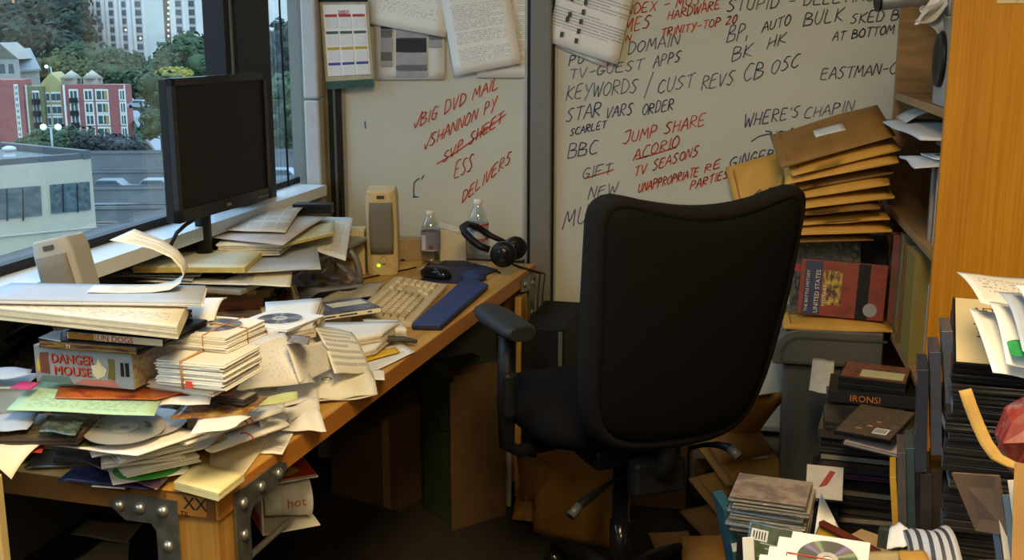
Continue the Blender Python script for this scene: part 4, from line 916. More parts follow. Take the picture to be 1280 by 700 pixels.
def bundle(name, pxs, ztop, h, n, mat, label, cat='paper stack', group=None, side=None, jit=.006, rip=.0008, base=False):
    """a pile of n sheets: one mesh, each layer slightly off; corners give the TOP face"""
    P = [at_z(*p, ztop - h) + Vector((0, 0, h)) if base else at_z(*p, ztop) for p in pxs]; rnd = random.Random(len(SHEET_SIZES) + 5); mb = MB(); t = h / n
    SHEET_SIZES.append((label[:40], (P[1] - P[0]).length, (P[3] - P[0]).length))
    for k in range(n):
        o = Vector((rnd.uniform(-jit, jit), rnd.uniform(-jit, jit), -t * k)) if k else Vector((0, 0, 0))
        mb.grid(quadf([p + o for p in P], 0, rip, 100 + k), 6, 5, t * .78, 0 if k == 0 else 1)
    o = mb.build(name, [mat, side or mat], recenter=True, fix=True); return tag(o, label, cat, group)
def flatdisc(name, c, r, mat, hubmat, mtx=None, label=None, cat=None, group=None, parent=None, hole=.0075, ringmat=None):
    o = MB().lathe([(hole, 0), (r, 0), (r, .0012), (hole, .0012), (hole, 0)], 48, cap=False, smooth=False).build(name, mat, parent, loc=c)
    if mtx is not None: o.matrix_world = mtx
    h = MB().lathe([(hole, .0013), (.021 * r / .06, .0013), (.021 * r / .06, .0018), (hole, .0018)], 32, cap=False, smooth=False).build('hub', hubmat, o)
    if ringmat: MB().lathe([(.0225, .0013), (.0237, .0013), (.0237, .0019), (.0225, .0019)], 32, cap=False, smooth=False).build('clamp_ring', ringmat, o)
    if label: tag(o, label, cat, group)
    return o
SILV = disc_mat('silver_disc_face', (.36, .34, .33)); GREYD = disc_mat('dark_disc_face', (.11, .095, .085), .3)
HUBC = M('clear_disc_hub', (.50, .47, .40), .3, .05)
def sleeve(name, c, rz, label, group=None, window=True, disc=None, s=.126, h=.0015, mat=None, tilt=None, n=1, cat='disc sleeve'):
    """paper disc sleeve with a round window (and the disc behind it)"""
    m = (tilt or Matrix.Identity(4)); M4 = Matrix.Translation(c) @ Matrix.Rotation(rz, 4, 'Z') @ m
    mb = MB(); rnd = random.Random(int(abs(c[0] * 1e4)))
    for k in range(n):
        d = (rnd.uniform(-.004, .004), rnd.uniform(-.004, .004)) if k else (0, 0); hh = h / n
        mb.box((d[0], d[1], h - hh * (k + .5)), (s, s, hh * .85), rnd.uniform(-.03, .03) if k else 0)
    o = bevel(mb.build(name, mat or PAPER), .0006, 1); o.matrix_world = M4; tag(o, label, cat, group)
    if window:
        flatdisc('disc_in_window', (0, 0, h), .048, disc or SILV, HUBC, parent=o, hole=.0075)
        MB().lathe([(.048, 0), (.050, 0), (.050, .0014), (.048, .0014), (.048, 0)], 40, c=(0, 0, h), cap=False).build('window_rim', mat or PAPER, o)
    return o
def band_on(o, path, mat, r=.0012, name='rubber_band'):
    return MB().tube(path, r, 6).build(name, mat, o)
def case(name, c, rz, L, W, T, label, cat, group=None, body=None, cover=None, spine=None, title=None, tcol=None, tilt=None, tsize=None, clear=False, sticker=None):
    """plastic disc case lying flat, origin at the middle of its underside; spine on the near (-y) long side"""
    M4 = Matrix.Translation(c) @ Matrix.Rotation(rz, 4, 'Z') @ (tilt or Matrix.Identity(4)); body = body or BLACKP
    mb = MB()
    mb.box((0, 0, T * .22), (L, W, T * .42)); mb.box((0, 0, T * .5), (L - .003, W - .003, T * .16)); mb.box((0, 0, T * .78), (L, W, T * .42))
    o = bevel(mb.build(name, body), .0012, 2); o.matrix_world = M4; tag(o, label, cat, group)
    if cover: MB().box((.001, .001, T + .0003), (L - .007, W - .006, .0006)).build('cover', cover, o)
    if spine:
        MB().box((0, -W / 2 - .0003, T * .5), (L - .006, .0006, T * .78)).build('spine_label', spine, o)
    if title: text(title, tsize or T * .7, tcol, o, (-L * .22, -W / 2 - .0008, T * .26), (math.pi / 2, 0, 0), 'spine_lettering')
    if sticker: MB().box((L * .12, W * .02, T + .0009), (L * .6, W * .5, .0005)).build('sticker', sticker, o)
    return o
def rot_of(p0, p1, z): a, b = at_z(*p0, z), at_z(*p1, z); return math.atan2(b.y - a.y, b.x - a.x)

# ================================================================== DESK: BACK HALF
# monitor riser: a shelf carried by curved tubular legs, and the monitor on it
rs = tag(empty('monitor_riser', (-1.21, 2.99, DZ), DA), 'monitor stand with curved metal tube legs under the loose sheets', 'monitor stand')
MB().rbox((-.15, -.07, .118), (.26, .80, .014), .004).build('shelf', GREYP, rs)
GOLDT = M('gold_grey_tube', (.30, .25, .15), .35, .08, metal=.5); GREYT = M('grey_tube', (.20, .20, .18), .45, .08, metal=.2)
for y, m in ((-.21, GOLDT), (.21, GREYT)):
    MB().tube([(0, y, .001), (-.002, y, .035), (-.012, y, .075), (-.032, y, .103), (-.06, y, .112), (-.1, y, .113)], .011, 12).build('leg', m, rs)
    MB().tube([(-.28, y, .001), (-.28, y, .112)], .011, 10).build('leg', m, rs)
mo = tag(empty('computer_monitor', (-1.384, 2.715, DZ), DA), 'black flat computer monitor, switched off, in front of the window', 'monitor')
bz0 = 1.046 - DZ; SW, SH = .47, .352
# local x: screen faces +x, y along the screen
bevel(MB().box((-.018, 0, bz0 + SH / 2), (.026, SW, SH)).build('housing', BLACKP, mo), .004)
bz = MB()
for c_, d_ in (((0, 0, bz0 + .016), (.014, SW, .032)), ((0, 0, bz0 + SH - .009), (.014, SW, .018)), ((0, -SW / 2 + .009, bz0 + SH / 2), (.014, .018, SH)), ((0, SW / 2 - .009, bz0 + SH / 2), (.014, .018, SH))): bz.box(c_, d_)
bz.build('bezel', BLACKG, mo)
MB().box((-.001, 0, bz0 + SH / 2 + .007), (.006, SW - .034, SH - .048)).build('screen', M('dark_screen', (.007, .0068, .0065), .45, .05, spec=.2), mo)
for k in range(4): MB().box((.008, SW / 2 - .075 + .016 * k, bz0 + .012), (.003, .007, .004)).build('button', M('grey_button'), mo)
MB().box((.0075, .0, bz0 + .015), (.002, .022, .008)).build('maker_badge', M('dull_badge', (.12, .10, .07), .4), mo)
MB().tube([(-.075, .0, .145), (-.075, .0, bz0 + .13)], .022, 10).build('neck', BLACKP, mo); MB().rbox((-.06, .0, bz0 + .14), (.05, .12, .10), .01).build('mount_plate', BLACKP, mo)
MB().rbox((-.03, .0, .136), (.17, .24, .020), .008).build('foot', BLACKP, mo)
tag(MB().tube([at_d(246, 273, 2.85), at_d(232, 281, 2.80), at_d(221, 291, 2.78), at_d(214, 305, 2.78), at_d(212, 322, 2.80)], .005, 8).build('monitor_cable', BLACKP, recenter=True), 'black cable curving down from the lower left corner of the monitor', 'cable')
# speakers
SPK = M('grey_speaker_cloth', (.17, .155, .125), .9, .1, 400); SPB = M('light_beige_speaker', (.60, .47, .24), .5, .03)
def speaker(c, rz, h, w, d, lean, body, label, led):
    r = empty('speaker', c, rz); r.rotation_euler = (R(-lean), 0, rz); tag(r, label, 'speaker')
    def ring(z, s): return [(-w / 2 * s, 0), (-w / 2 * s, d), (w / 2 * s, d), (w / 2 * s, 0), (w * .3 * s, -.012), (-w * .3 * s, -.012)]
    mb = MB(); zs_ = [(0, .92), (.03, 1.0), (h * .9, .97), (h, .86)]; n = 6
    for z, s in zs_: mb.v += [(x, y, z) for x, y in ring(z, s)]
    for i in range(3):
        for k in range(n): mb.face([i * n + k, (i + 1) * n + k, (i + 1) * n + (k + 1) % n, i * n + (k + 1) % n])
    mb.face(range(n)); mb.face(list(range(3 * n, 4 * n))[::-1]); bevel(mb.build('cabinet', body, r, fix=True), .005, 3)
    g_ = MB(); g_.grid(lambda u, v: Vector(((u - .5) * w * (.72 + .06 * math.sin(v * 3.14)), -.0125 - .006 * math.cos((u - .5) * 2.6), h * .27 + h * .60 * v)), 6, 6, .004, nrm=(0, -1, 0)); g_.build('grille', SPK, r, fix=True)
    MB().box((0, -.0135, h * .935), (w * .24, .004, h * .035)).build('maker_badge', M('dark_badge', (.06, .055, .04), .4), r)
    if led:
        MB().lathe([(.011, 0), (.010, .012)], 16, c=(.004, -.012, h * .20), m=Matrix.Rotation(math.pi / 2, 4, 'X')).build('volume_knob', body, r)
        MB().lathe([(.0045, 0), (.003, .004)], 10, c=(-.012, -.0125, h * .13), m=Matrix.Rotation(math.pi / 2, 4, 'X')).build('power_light', glow('green_led', (.25, 1.0, .02), 4.0), r)
        MB().lathe([(.004, 0), (.004, .006)], 10, c=(.024, -.0125, h * .14), m=Matrix.Rotation(math.pi / 2, 4, 'X')).build('jack_socket', body, r)
    return r
p_ = at_z(479, 344, DZ); speaker(p_, R(14), .275, .100, .09, -4, SPB, 'beige desktop speaker with a green power light below the left whiteboard', True)
q_ = at_d(104, 455, 2.3); sp2 = speaker((q_.x, q_.y, .842), R(10), .262, .088, .08, 6, M('grey_beige_speaker', (.34, .33, .30), .5, .03), 'grey desktop speaker leaning at the window, half behind the white papers', False)
sp2.rotation_euler = (R(-5), R(-13), R(10))
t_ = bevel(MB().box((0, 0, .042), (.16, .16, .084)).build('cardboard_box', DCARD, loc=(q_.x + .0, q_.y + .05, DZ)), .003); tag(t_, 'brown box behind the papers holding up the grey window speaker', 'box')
# white box with an orange stripe, brown folded card, cream tub at the back of the desk
def stood(name, px, py, z, w, d, h, rz, mats, label, cat):
    c = at_z(px, py, z); return tag(bevel(MB().box((0, d / 2, h / 2), (w, d, h)).build(name, mats, loc=c), .002), label, cat), c
o, c = stood('small_carton', 437, 343, DZ, .10, .07, .145, 0, M('cream_carton', (.62, .50, .28), .6, .04), 'cream carton with an orange stripe left of the beige speaker', 'box'); o.rotation_euler = (0, 0, R(12))
for k, (z, m) in enumerate(((.052, M('orange_stripe', (.6, .16, .04), .6)), (.062, M('grey_stripe', (.2, .19, .2), .6)))): MB().box((-.01, -.0006, z - .008 * k), (.07, .001, .004), mat=Matrix.Rotation(R(20), 4, 'Y')).build('stripe', m, o)
for x, z in ((.02, .115), (.036, .105)): MB().lathe([(.004, 0), (.004, .001)], 10, c=(x, -.0002, z), m=Matrix.Rotation(math.pi / 2, 4, 'X')).build('dark_dot', BLACKP, o)
o, c = stood('cardboard_tray', 518, 326, DZ, .14, .05, .075, 0, M('tan_cardboard', (.36, .24, .11), .85, .1), 'low tan cardboard tray against the whiteboard behind the bottles', 'box'); o.rotation_euler = (0, 0, R(4))
mb = MB(); 
o, c = stood('paper_tub', 566, 327, DZ, .09, .05, .11, 0, M('cream_tub', (.64, .56, .38), .6, .04), 'cream folded card box between the two water bottles', 'box'); o.rotation_euler = (0, 0, R(10))
MB().add([(-.05, -.004, .118), (.045, -.004, .095), (.045, .05, .10), (-.05, .05, .125), (-.05, -.004, .121), (.045, -.004, .098), (.045, .05, .103), (-.05, .05, .128)], [(0, 1, 2, 3), (7, 6, 5, 4), (0, 4, 5, 1), (1, 5, 6, 2), (2, 6, 7, 3), (3, 7, 4, 0)]).build('lid_flap', M('pale_flap', (.62, .60, .52), .6), o, fix=True)
# bottles
WATER = glass('bottle_plastic', (.93, .95, .95), .07, .04)
def bottle(px, py, r, h, prof, lab0, lab1, labm, label, capm, words=None):
    c = at_z(px, py, DZ); o = tag(empty('water_bottle', c), label, 'bottle')
    MB().lathe([(0.001, .002)] + [(a * r, b * h) for a, b in prof], 28, cap=False).build('bottle_body', WATER, o)
    MB().lathe([(.0135, h * .925), (.0142, h * .93), (.0142, h * .995), (.0125, h)], 20).build('cap', capm, o)
    lb = MB().lathe([(r * .985 + .0008, lab0 * h), (r * .985 + .0008, lab1 * h)], 28, cap=False).build('label', labm, o)
    return o, lb, c
b1, l1, _ = bottle(539, 329, .0325, .178, [(.9, 0), (1, .03), (.94, .1), (1, .16), (.99, .2), (.99, .60), (1, .64), (.92, .74), (.62, .84), (.40, .90), (.38, .93)], .26, .62, M('blue_grey_label', (.20, .19, .26), .5, .06), 'shorter clear water bottle with a white cap and dark blue label', M('white_cap', (.70, .68, .60), .45))
for (x0, x1, z0, z1, m) in ((-.9, -.25, .05, .10, M('white_label_print', (.55, .54, .52), .6)), (.1, .5, .053, .066, M('dark_red_print', (.22, .04, .05), .6)), (-.92, .92, .048, .0505, M('white_label_print'))):
    n_ = 8; mb = MB(); rr = .0325 * .985 + .0014; rows = [[(rr * math.sin(x0 + (x1 - x0) * k / n_), -rr * math.cos(x0 + (x1 - x0) * k / n_), z) for k in range(n_ + 1)] for z in (z0, z1)]
    mb.v = rows[0] + rows[1]
    for k in range(n_): mb.face([k, k + 1, n_ + 2 + k, n_ + 1 + k])
    mb.build('label_print', m, None).parent = l1
b2, l2, _ = bottle(598, 333, .034, .225, [(.92, 0), (1, .03), (.93, .08), (1, .13), (.95, .2), (1, .27), (.95, .33), (.98, .40), (.98, .66), (1, .68), (.86, .77), (.52, .87), (.38, .91), (.36, .93)], .41, .65, M('pale_blue_label', (.34, .40, .43), .5, .08), 'taller clear water bottle with a red edged label behind the headphones', M('clear_white_cap', (.75, .74, .70), .4))
MB().lathe([(.0355, .140), (.0355, .146)], 28, cap=False).build('red_edge', M('red_label_edge', (.5, .05, .05), .5), None).parent = l2
MB().lathe([(.0355, .093), (.0355, .099)], 28, cap=False).build('red_edge', M('red_label_edge'), None).parent = l2
text('GEYSER', .011, M('dark_label_ink', (.04, .05, .08), .5), l2, (-.022, -.0362, .124), (math.pi / 2, 0, 0), 'lettering')
# headphones lying against the tall bottle
hp = tag(empty('headphones', at_z(626, 338, DZ), R(20)), 'black headphones leaning on the tall water bottle at the desk corner', 'headphones')
c_ = Vector(hp.location); inv = (Matrix.Translation(c_) @ Matrix.Rotation(R(20), 4, 'Z')).inverted()
def HP(px, py, y): return inv @ at_y(px, py, y)
d0 = 3.42
def cup_(pxy, y, r, name, ang):
    p = HP(*pxy, y); m = Matrix.Rotation(R(ang), 4, 'Z') @ Matrix.Rotation(R(90), 4, 'X')
    cp = MB().lathe([(.001, .020), (r * .6, .020), (r * .92, .014), (r, .004), (r, -.008), (r * .9, -.022), (r * .5, -.026), (.001, -.022)], 24, c=p, m=m).build(name, BLACKP, hp)
    MB().lathe([(r * 1.005, .0), (r * 1.02, .003), (r * 1.005, .006)], 24, c=p, m=m, cap=False).build('trim_ring', M('grey_trim'), None).parent = cp
    MB().lathe([(r * .55, .0205), (r * .5, .022), (.001, .022)], 20, c=p, m=m).build('logo_plate', BLACKG, None).parent = cp
cup_((629, 318), 3.36, .041, 'ear_cup', -8); cup_((644, 310), 3.48, .038, 'ear_cup', 10)
MB().tube([HP(612, 312, 3.36), HP(600, 308, 3.355), HP(590, 300, 3.36), HP(582, 292, 3.37), HP(578, 284, 3.40), HP(584, 280, 3.44), HP(597, 284, 3.50), HP(614, 295, 3.51), HP(632, 303, 3.50)], [.011, .012, .013, .013, .011, .011, .012, .010, .008], 8).build('headband', BLACKP, hp)
for k in range(2):
    pts = [at_y(640, 330, 3.38), at_z(648 + 4 * k, 334, DZ + .004), at_z(664 + 6 * k, 338, DZ + .004) + Vector((.03, .0, -.01)), at_y(672 + 6 * k, 372, 3.42), at_y(672 + 6 * k, 420, 3.42), at_y(667 + 6 * k, 470, 3.45)]
    tag(MB().tube(pts, .0028, 6).build('headphone_cable', BLACKP, recenter=True), ['thin black cable hanging over the desk end, left strand', 'thin black cable hanging over the desk end, right strand'][k], 'cable')
tag(MB().tube([at_z(497, 326, DZ + .003), at_z(520, 322, DZ + .003), at_z(545, 331, DZ + .003), at_z(575, 333, DZ + .003), at_z(606, 333, DZ + .003), at_z(625, 341, DZ + .003)], .003, 6).build('black_cable', BLACKP, recenter=True), 'black cable lying along the back of the desk behind the mouse', 'cable')
tag(MB().tube([at_z(438, 352, DZ + .003), at_z(465, 346, DZ + .003), at_z(490, 340, DZ + .003), at_z(508, 337, DZ + .003), at_z(520, 334, DZ + .003)], .0025, 6).build('black_cable', BLACKP, recenter=True), 'thin black cable in front of the beige speaker', 'cable')
# keyboard, wrist rest, mouse, mouse rest
kz_ = DZ
K = [at_z(515, 410, kz_), at_z(574, 345, kz_), at_z(510, 336, kz_), at_z(452, 384, kz_)]
kx = (K[1] - K[0]).normalized(); kL = (K[1] - K[0]).length
kc = K[0]; ka = math.atan2(kx.y, kx.x); kb = tag(empty('keyboard', kc, ka), 'beige computer keyboard between the papers and the beige speaker', 'keyboard')
KW = .165; KL = .47
print('keyboard len', kL, (K[3] - K[0]).length)
prof = [(0, 0), (0, .014), (.03, .017), (KW - .02, .034), (KW, .032), (KW, 0)]
bevel(MB().prism(prof, 0, KL, 0, 'X').build('base', BEIGE, kb, fix=True), .003)
KEY = M('cream_key', (.60, .47, .26), .55, .04); KEY2 = M('tan_key', (.45, .34, .17), .55, .04)
def kz(y): return .0165 + (y - .03) / (KW - .05) * .016
ky = .032; pit = .0188
rows = [[1.4, 1.2, 1.2, 5.6, 1.2, 1.2, 1.3], [2.2] + [1] * 10 + [2.6], [1.7] + [1] * 11 + [2.1], [1.5] + [1] * 12 + [1.5], [1] * 13 + [1.9], [1.0] * 14]
tilt = math.atan2(.016, KW - .05)
for j, row in enumerate(rows):
    x = .014; y = ky + j * .0192 + (.006 if j == 5 else 0)
    for w in row:
        mm = Matrix.Rotation(tilt, 4, 'X'); kk = MB(); ww = w * pit - .003
        if x + ww < .305: 
            p = [(-ww / 2, -.0082, 0), (ww / 2, -.0082, 0), (ww / 2, .0082, 0), (-ww / 2, .0082, 0), (-ww / 2 + .002, -.006, .008), (ww / 2 - .002, -.006, .008), (ww / 2 - .002, .007, .008), (-ww / 2 + .002, .007, .008)]
            kk.hexa([mm @ Vector(q) + Vector((x + ww / 2, y, kz(y))) for q in p]); kk.build('key', KEY2 if w not in (1, 5.6) and j < 5 else KEY, kb)
        x += w * pit
    for q in range(7):
        if (q < 3 and j in (2, 3)) or q == 3 or (q < 3 and j == 1 and q != 1): continue
        xx = .306 + q * .0195 + .009; ww = .0155; kk = MB()
        p = [(-ww / 2, -.0082, 0), (ww / 2, -.0082, 0), (ww / 2, .0082, 0), (-ww / 2, .0082, 0), (-ww / 2 + .002, -.006, .008), (ww / 2 - .002, -.006, .008), (ww / 2 - .002, .007, .008), (-ww / 2 + .002, .007, .008)]
        if xx < KL - .012: kk.hexa([mm @ Vector(v_) + Vector((xx, y, kz(y))) for v_ in p]); kk.build('key', KEY, kb)
BLUE = M('blue_gel_cloth', (.020, .038, .13), .7, .1, 200); BLUE2 = M('blue_rest_side', (.012, .016, .045), .6, .1)
W0 = [at_z(514, 413, DZ), at_z(552, 414, DZ), at_z(611, 362, DZ), at_z(583, 351, DZ)]
mb = MB(); mb.hexa(W0 + [p + Vector((0, 0, .018)) for p in W0], 1, top=0)
tag(bevel(mb.build('wrist_rest', [BLUE, BLUE2], recenter=True, fix=True), .006, 3), 'long blue padded wrist rest along the front of the beige keyboard', 'wrist rest')
W1 = [at_z(524, 352, DZ), at_z(585, 356, DZ), at_z(622, 338, DZ), at_z(560, 322, DZ)]
mb = MB(); mb.hexa(W1 + [p + Vector((0, 0, .004)) for p in W1]); tag(mb.build('mouse_pad', BLUE2, recenter=True, fix=True), 'dark blue mouse pad under the black mouse', 'mouse pad')
c = at_z(592, 349, DZ + .004); mb = MB()
mb.grid(lambda u, v: Vector(((u - .5) * .085 * (1 - .25 * v), (v - .5) * .075, .026 * (math.sin(math.pi * (.08 + .84 * u)) ** .6) * (math.sin(math.pi * (.1 + .8 * v)) ** .6))), 10, 8, .0)
mb2 = MB(); mb2.lathe([(.001, .028), (.022, .026), (.036, .018), (.041, .008), (.040, 0)], 24, m=Matrix.Diagonal((1, .8, 1, 1))); o = mb2.build('mouse_wrist_cushion', BLUE, loc=c, fix=True); o.rotation_euler = (0, 0, R(20)); tag(o, 'small domed blue wrist cushion on the mouse pad', 'wrist rest')
mt = Matrix.Rotation(R(100), 4, 'Z'); c = at_z(545, 346, DZ + .0045); ms = tag(empty('computer_mouse', c, R(65)), 'black computer mouse with a pale shiny front on the blue pad', 'mouse')
mb = MB(); nn = 16
for z, s in ((0, .96), (.010, 1.0), (.022, .92), (.032, .66), (.036, .3)):
    for k in range(nn): a = 2 * math.pi * k / nn; mb.v.append((.031 * s * math.copysign(abs(math.cos(a)) ** .8, math.cos(a)), .058 * s * math.copysign(abs(math.sin(a)) ** .8, math.sin(a)) + .006 * (1 - s), z))
for i in range(4):
    for k in range(nn): mb.face([i * nn + k, i * nn + (k + 1) % nn, (i + 1) * nn + (k + 1) % nn, (i + 1) * nn + k], 0, None, True)
mb.face(list(range(nn))[::-1]); mb.face(list(range(4 * nn, 5 * nn)), 0, None, True); mb.build('shell', BLACKG, ms, fix=True)
MB().rbox((0, .044, .0235), (.04, .024, .006), .0025, mat=Matrix.Rotation(R(-28), 4, 'X')).build('button_cover', M('pale_grey_gloss', (.42, .46, .52), .15), ms)
MB().lathe([(.007, -.003), (.008, 0), (.007, .003)], 12, c=(0, .03, .032), m=Matrix.Rotation(math.pi / 2, 4, 'Y')).build('scroll_wheel', BLACKP, ms)
# ================================================================== DESK: THE PAPER PILE (bottom to top)
P_LET, P_LST, P_MEM = printed('sparse_letter_print', ink=(.3, .3, .3), rows=26, words=30, thr=.58, margin=.14), printed('small_list_print'), printed('memo_print')
P_DENSE = printed('dense_print', (.62, .60, .54), (.10, .10, .10), rows=60, cols=5, words=70, thr=.30, gap=.05, top=.96, bot=.05)
P_FORM = gridded('form_grid', (.72, .71, .66), (.25, .25, .27), 5, 9, .05)
P_ROW = printed('row_print', (.74, .72, .66), (.2, .2, .22), rows=12, cols=5, words=60, thr=.4, gap=.12)
P_WIDE = printed('wide_line_print', (.75, .72, .62), (.2, .2, .2), rows=9, words=24, thr=.3, margin=.06)
EDGE = M('paper_stack_edge', (.60, .54, .40), .85, .12, 60)
DAYLIT = M('daylight_tinted_paper', (.40, .45, .53), .7, .04, 20)  # white paper with the window's blue daylight put into its colour
LAV = printed('pale_lavender_print', (.58, .57, .60), (.40, .40, .44), rows=50, cols=3, words=40, thr=.45)
def spine_at(p0, p1, z, W):
    a, b = at_z(*p0, z), at_z(*p1, z); d = (b - a); rz = math.atan2(d.y, d.x); n = Vector((-math.sin(rz), math.cos(rz), 0))
    return (a + b) / 2 + n * (W / 2), rz, d.length
# --- bottom layers on the desk
sheet('cream_sheet', [(262, 619), (291, 613), (346, 537), (262, 545)], DZ + .003, CREAM, 'large cream sheet on the near desk corner under the yellow sticky note pad', rip=.0006)
bundle('sticky_note_pad', [(217, 602), (273, 617), (305, 592), (248, 577)], DZ + .020, .014, 10, YELLOWP, 'pale yellow pad of sticky notes on the near corner of the desk', 'note pad', side=YELLOWP, jit=.0006, rip=0)
bundle('magazine_stack', [(70, 578), (215, 588), (245, 545), (100, 535)], .845, .094, 9, art('magazine_cover', [(.05, .05, .06), (.12, .08, .06), (.2, .2, .19)], 4), 'pile of dark magazines at the bottom of the front paper heap', 'magazine stack', side=M('shaded_magazine_edge', (.07, .055, .045), .8, .3, 50), base=True)  # dark sides carry the shade of the recess under the heap
sheet('blue_folder', [(72, 601), (188, 613), (206, 588), (108, 572)], DZ + .003, art('blue_folder_cover', [(.02, .03, .09), (.03, .05, .14), (.16, .05, .10)], 3), 'dark blue printed folder sticking out over the front edge of the desk', 'folder', rip=.0005)
sheet('white_card', [(114, 608), (156, 611), (160, 603), (122, 600)], DZ + .001, PAPER, 'narrow white card sticking out below the blue folder', 'card', rip=0)
sheet('purple_folder', [(100, 577), (196, 613), (214, 596), (122, 562)], DZ + .011, art('purple_folder_cover', [(.05, .02, .05), (.10, .06, .08), (.16, .14, .14)], 3), 'dark purple folder lying above the blue folder at the desk edge', 'folder', rip=.001)
for k, (px, py, z, rz, n, h, l, m) in enumerate([(184, 583, .7655, 38, 1, .002, 'white disc sleeve with a green rim lowest in the front disc heap', None), (190, 573, .776, 47, 4, .012, 'pack of white disc sleeves in the front heap above the green rimmed one', None), (178, 565, .792, 33, 5, .014, 'cream disc sleeves turned slightly left in the front heap', None), (182, 557, .810, 50, 4, .012, 'white sleeve pack with a tan rubber band in the front heap', None), (160, 549, .826, 40, 5, .014, 'upper sleeve pack carrying the loose grey discs', None)]):
    c = at_z(px, py, z); o = sleeve('disc_sleeve', c, R(rz), l, window=False, n=n, h=h, s=.128)
    if k == 0: MB().lathe([(.0, 0), (.058, 0), (.058, .001), (.0, .001)], 32, c=(0, -.012, .002), cap=False).build('green_disc_edge', M('green_disc_print', (.06, .34, .05), .4), o)
    if k == 3: band_on(o, [(-.066, -.02, -.001), (-.066, -.02, .013), (0, -.025, .0135), (.066, -.02, .013), (.066, -.02, -.001)], BAND, .0014)
sheet('disc_sleeve', [(61, 557), (172, 570), (258, 541), (150, 522)], .8415, PAPER, 'wide white paper sleeve directly under the grey discs, pointing left', 'disc sleeve', rip=.0006, thick=.0012)
for k, (q, z_, l) in enumerate([([(196, 577), (262, 560), (285, 538), (225, 548)], .803, 'white sheet between the front disc heap and the rolled papers, lower'), ([(238, 545), (296, 536), (314, 521), (248, 526)], .8725, 'white sheet right of the grey discs above the envelope stack'), ([(290, 560), (338, 536), (330, 520), (278, 540)], .796, 'creased white sheet under the rolled papers')]): sheet('paper_sheet', q, z_, PAPER, l, rip=.002)
c = at_z(118, 542, .8445); flatdisc('disc', c, .060, M('dark_green_disc', (.05, .08, .03), .3), HUBC, label='dark green disc peeking out left under the two grey discs', cat='disc', mtx=Matrix.Translation(c) @ Matrix.Rotation(R(2), 4, 'Y'))
WRITE = M('disc_pen_ink', (.10, .11, .13), .6)
PALED = M('pale_grey_disc', (.40, .39, .36), .32, .04, 12, metal=.25)
c = at_z(184, 529, .851); d2 = flatdisc('disc', c, .066, M('pale_pink_disc', (.48, .42, .36), .3, .05, 12, metal=.2), HUBC, label='pale pinkish disc under the right side of the written grey disc', cat='disc', mtx=Matrix.Translation(c) @ Matrix.Rotation(R(3), 4, 'X'))
c = at_z(156, 535, .859); d1 = flatdisc('disc', c, .066, PALED, HUBC, label='grey disc with pen writing on top of the front heap', cat='disc', mtx=Matrix.Translation(c) @ Matrix.Rotation(R(4), 4, 'X') @ Matrix.Rotation(R(2), 4, 'Y'), ringmat=M('ring_grey', (.24, .23, .22), .4))
for (x, y, s, a) in ((-.055, .004, 'sm', -20), (-.05, -.012, 'dv', -20), (.018, .028, 'video', -35), (.026, .016, 'ctrl', -35)): text(s, .012, WRITE, d1, (x, y, .0013), (0, 0, R(a)), 'pen_writing')
# --- left end of the heap
sheet('dark_booklet', [(30, 586), (120, 583), (128, 560), (45, 562)], DZ + .004, art('brown_booklet_cover', [(.05, .03, .015), (.10, .06, .03)], 4), 'dark brown booklet flat on the desk at the far left of the front heap', 'booklet', rip=.0005)
bundle('envelope_stack', [(-60, 574), (30, 578), (60, 545), (-40, 540)], .842, .091, 8, CREAM, 'stack of worn envelopes at the left edge below the green sheet', 'envelopes', side=M('worn_envelope_edge', (.30, .25, .17), .85, .4, 40), jit=.012, base=True)
sheet('envelope', [(-30, 574), (12, 578), (52, 556), (-10, 552)], .852, CREAM, 'cream envelope with its corner hanging over the left front edge', 'envelope', lift=(0, -.03, 0, 0))
sheet('paper_sheet', [(-30, 543), (34, 539), (50, 517), (-30, 517)], .872, DAYLIT, 'bluish white sheet at the left edge below the green sheet', rip=.002)
case('disc_case', at_z(62, 540, .853), R(12), .142, .125, .0104, 'dark brown disc case between the bluish sheet and the green sheet', 'disc case', body=M('dark_brown_plastic', (.05, .032, .02), .4), cover=art('brown_case_cover', [(.05, .035, .02), (.14, .10, .05)], 5))
sheet('dark_leaflet', [(48, 540), (94, 545), (108, 524), (60, 520)], .876, art('dark_green_leaflet', [(.02, .03, .022), (.07, .09, .06), (.13, .14, .11)], 5), 'dark green leaflet sticking out under the green sheet', 'leaflet', rip=.001)
sheet('small_red_card', [(38, 565), (52, 566), (56, 556), (44, 555)], .845, M('red_card', (.42, .05, .03), .6), 'small red card tucked in at the left end of the front heap', 'card', rip=0)
sheet('game_magazine', [(212, 523), (303, 525), (336, 496), (240, 494)], .872, art('blue_yellow_magazine', [(.03, .06, .12), (.25, .10, .02), (.55, .38, .10), (.62, .52, .28)], 3), 'blue and yellow magazine sticking out right of the grey discs', 'magazine', rip=.001)
o = case('game_cartridge', at_z(291, 500, .878), R(-8), .075, .045, .011, 'dark game cartridge with a pale label on the blue and yellow magazine', 'cartridge', body=M('dark_grey_plastic', (.05, .045, .045), .4), cover=M('grey_label', (.32, .30, .26), .6))
bundle('envelope_stack', [(232, 566), (305, 556), (322, 525), (250, 530)], .868, .117, 12, PAPER, 'stack of white envelopes below the blue and yellow magazine', 'envelopes', side=EDGE, jit=.01, base=True)
sheet('green_sheet', [(8, 513), (193, 521), (206, 492), (50, 476)], .897, GREENP, 'light green printed sheet below the cartoon box', rip=.001, bend=.003)
sheet('orange_booklet', [(68, 498), (196, 500), (262, 482), (74, 483)], .9045, art('orange_booklet_cover', [(.45, .09, .02), (.5, .13, .02), (.25, .04, .02), (.09, .05, .04)], 3), 'orange and red booklet lying on the green sheet', 'booklet', rip=.0006)
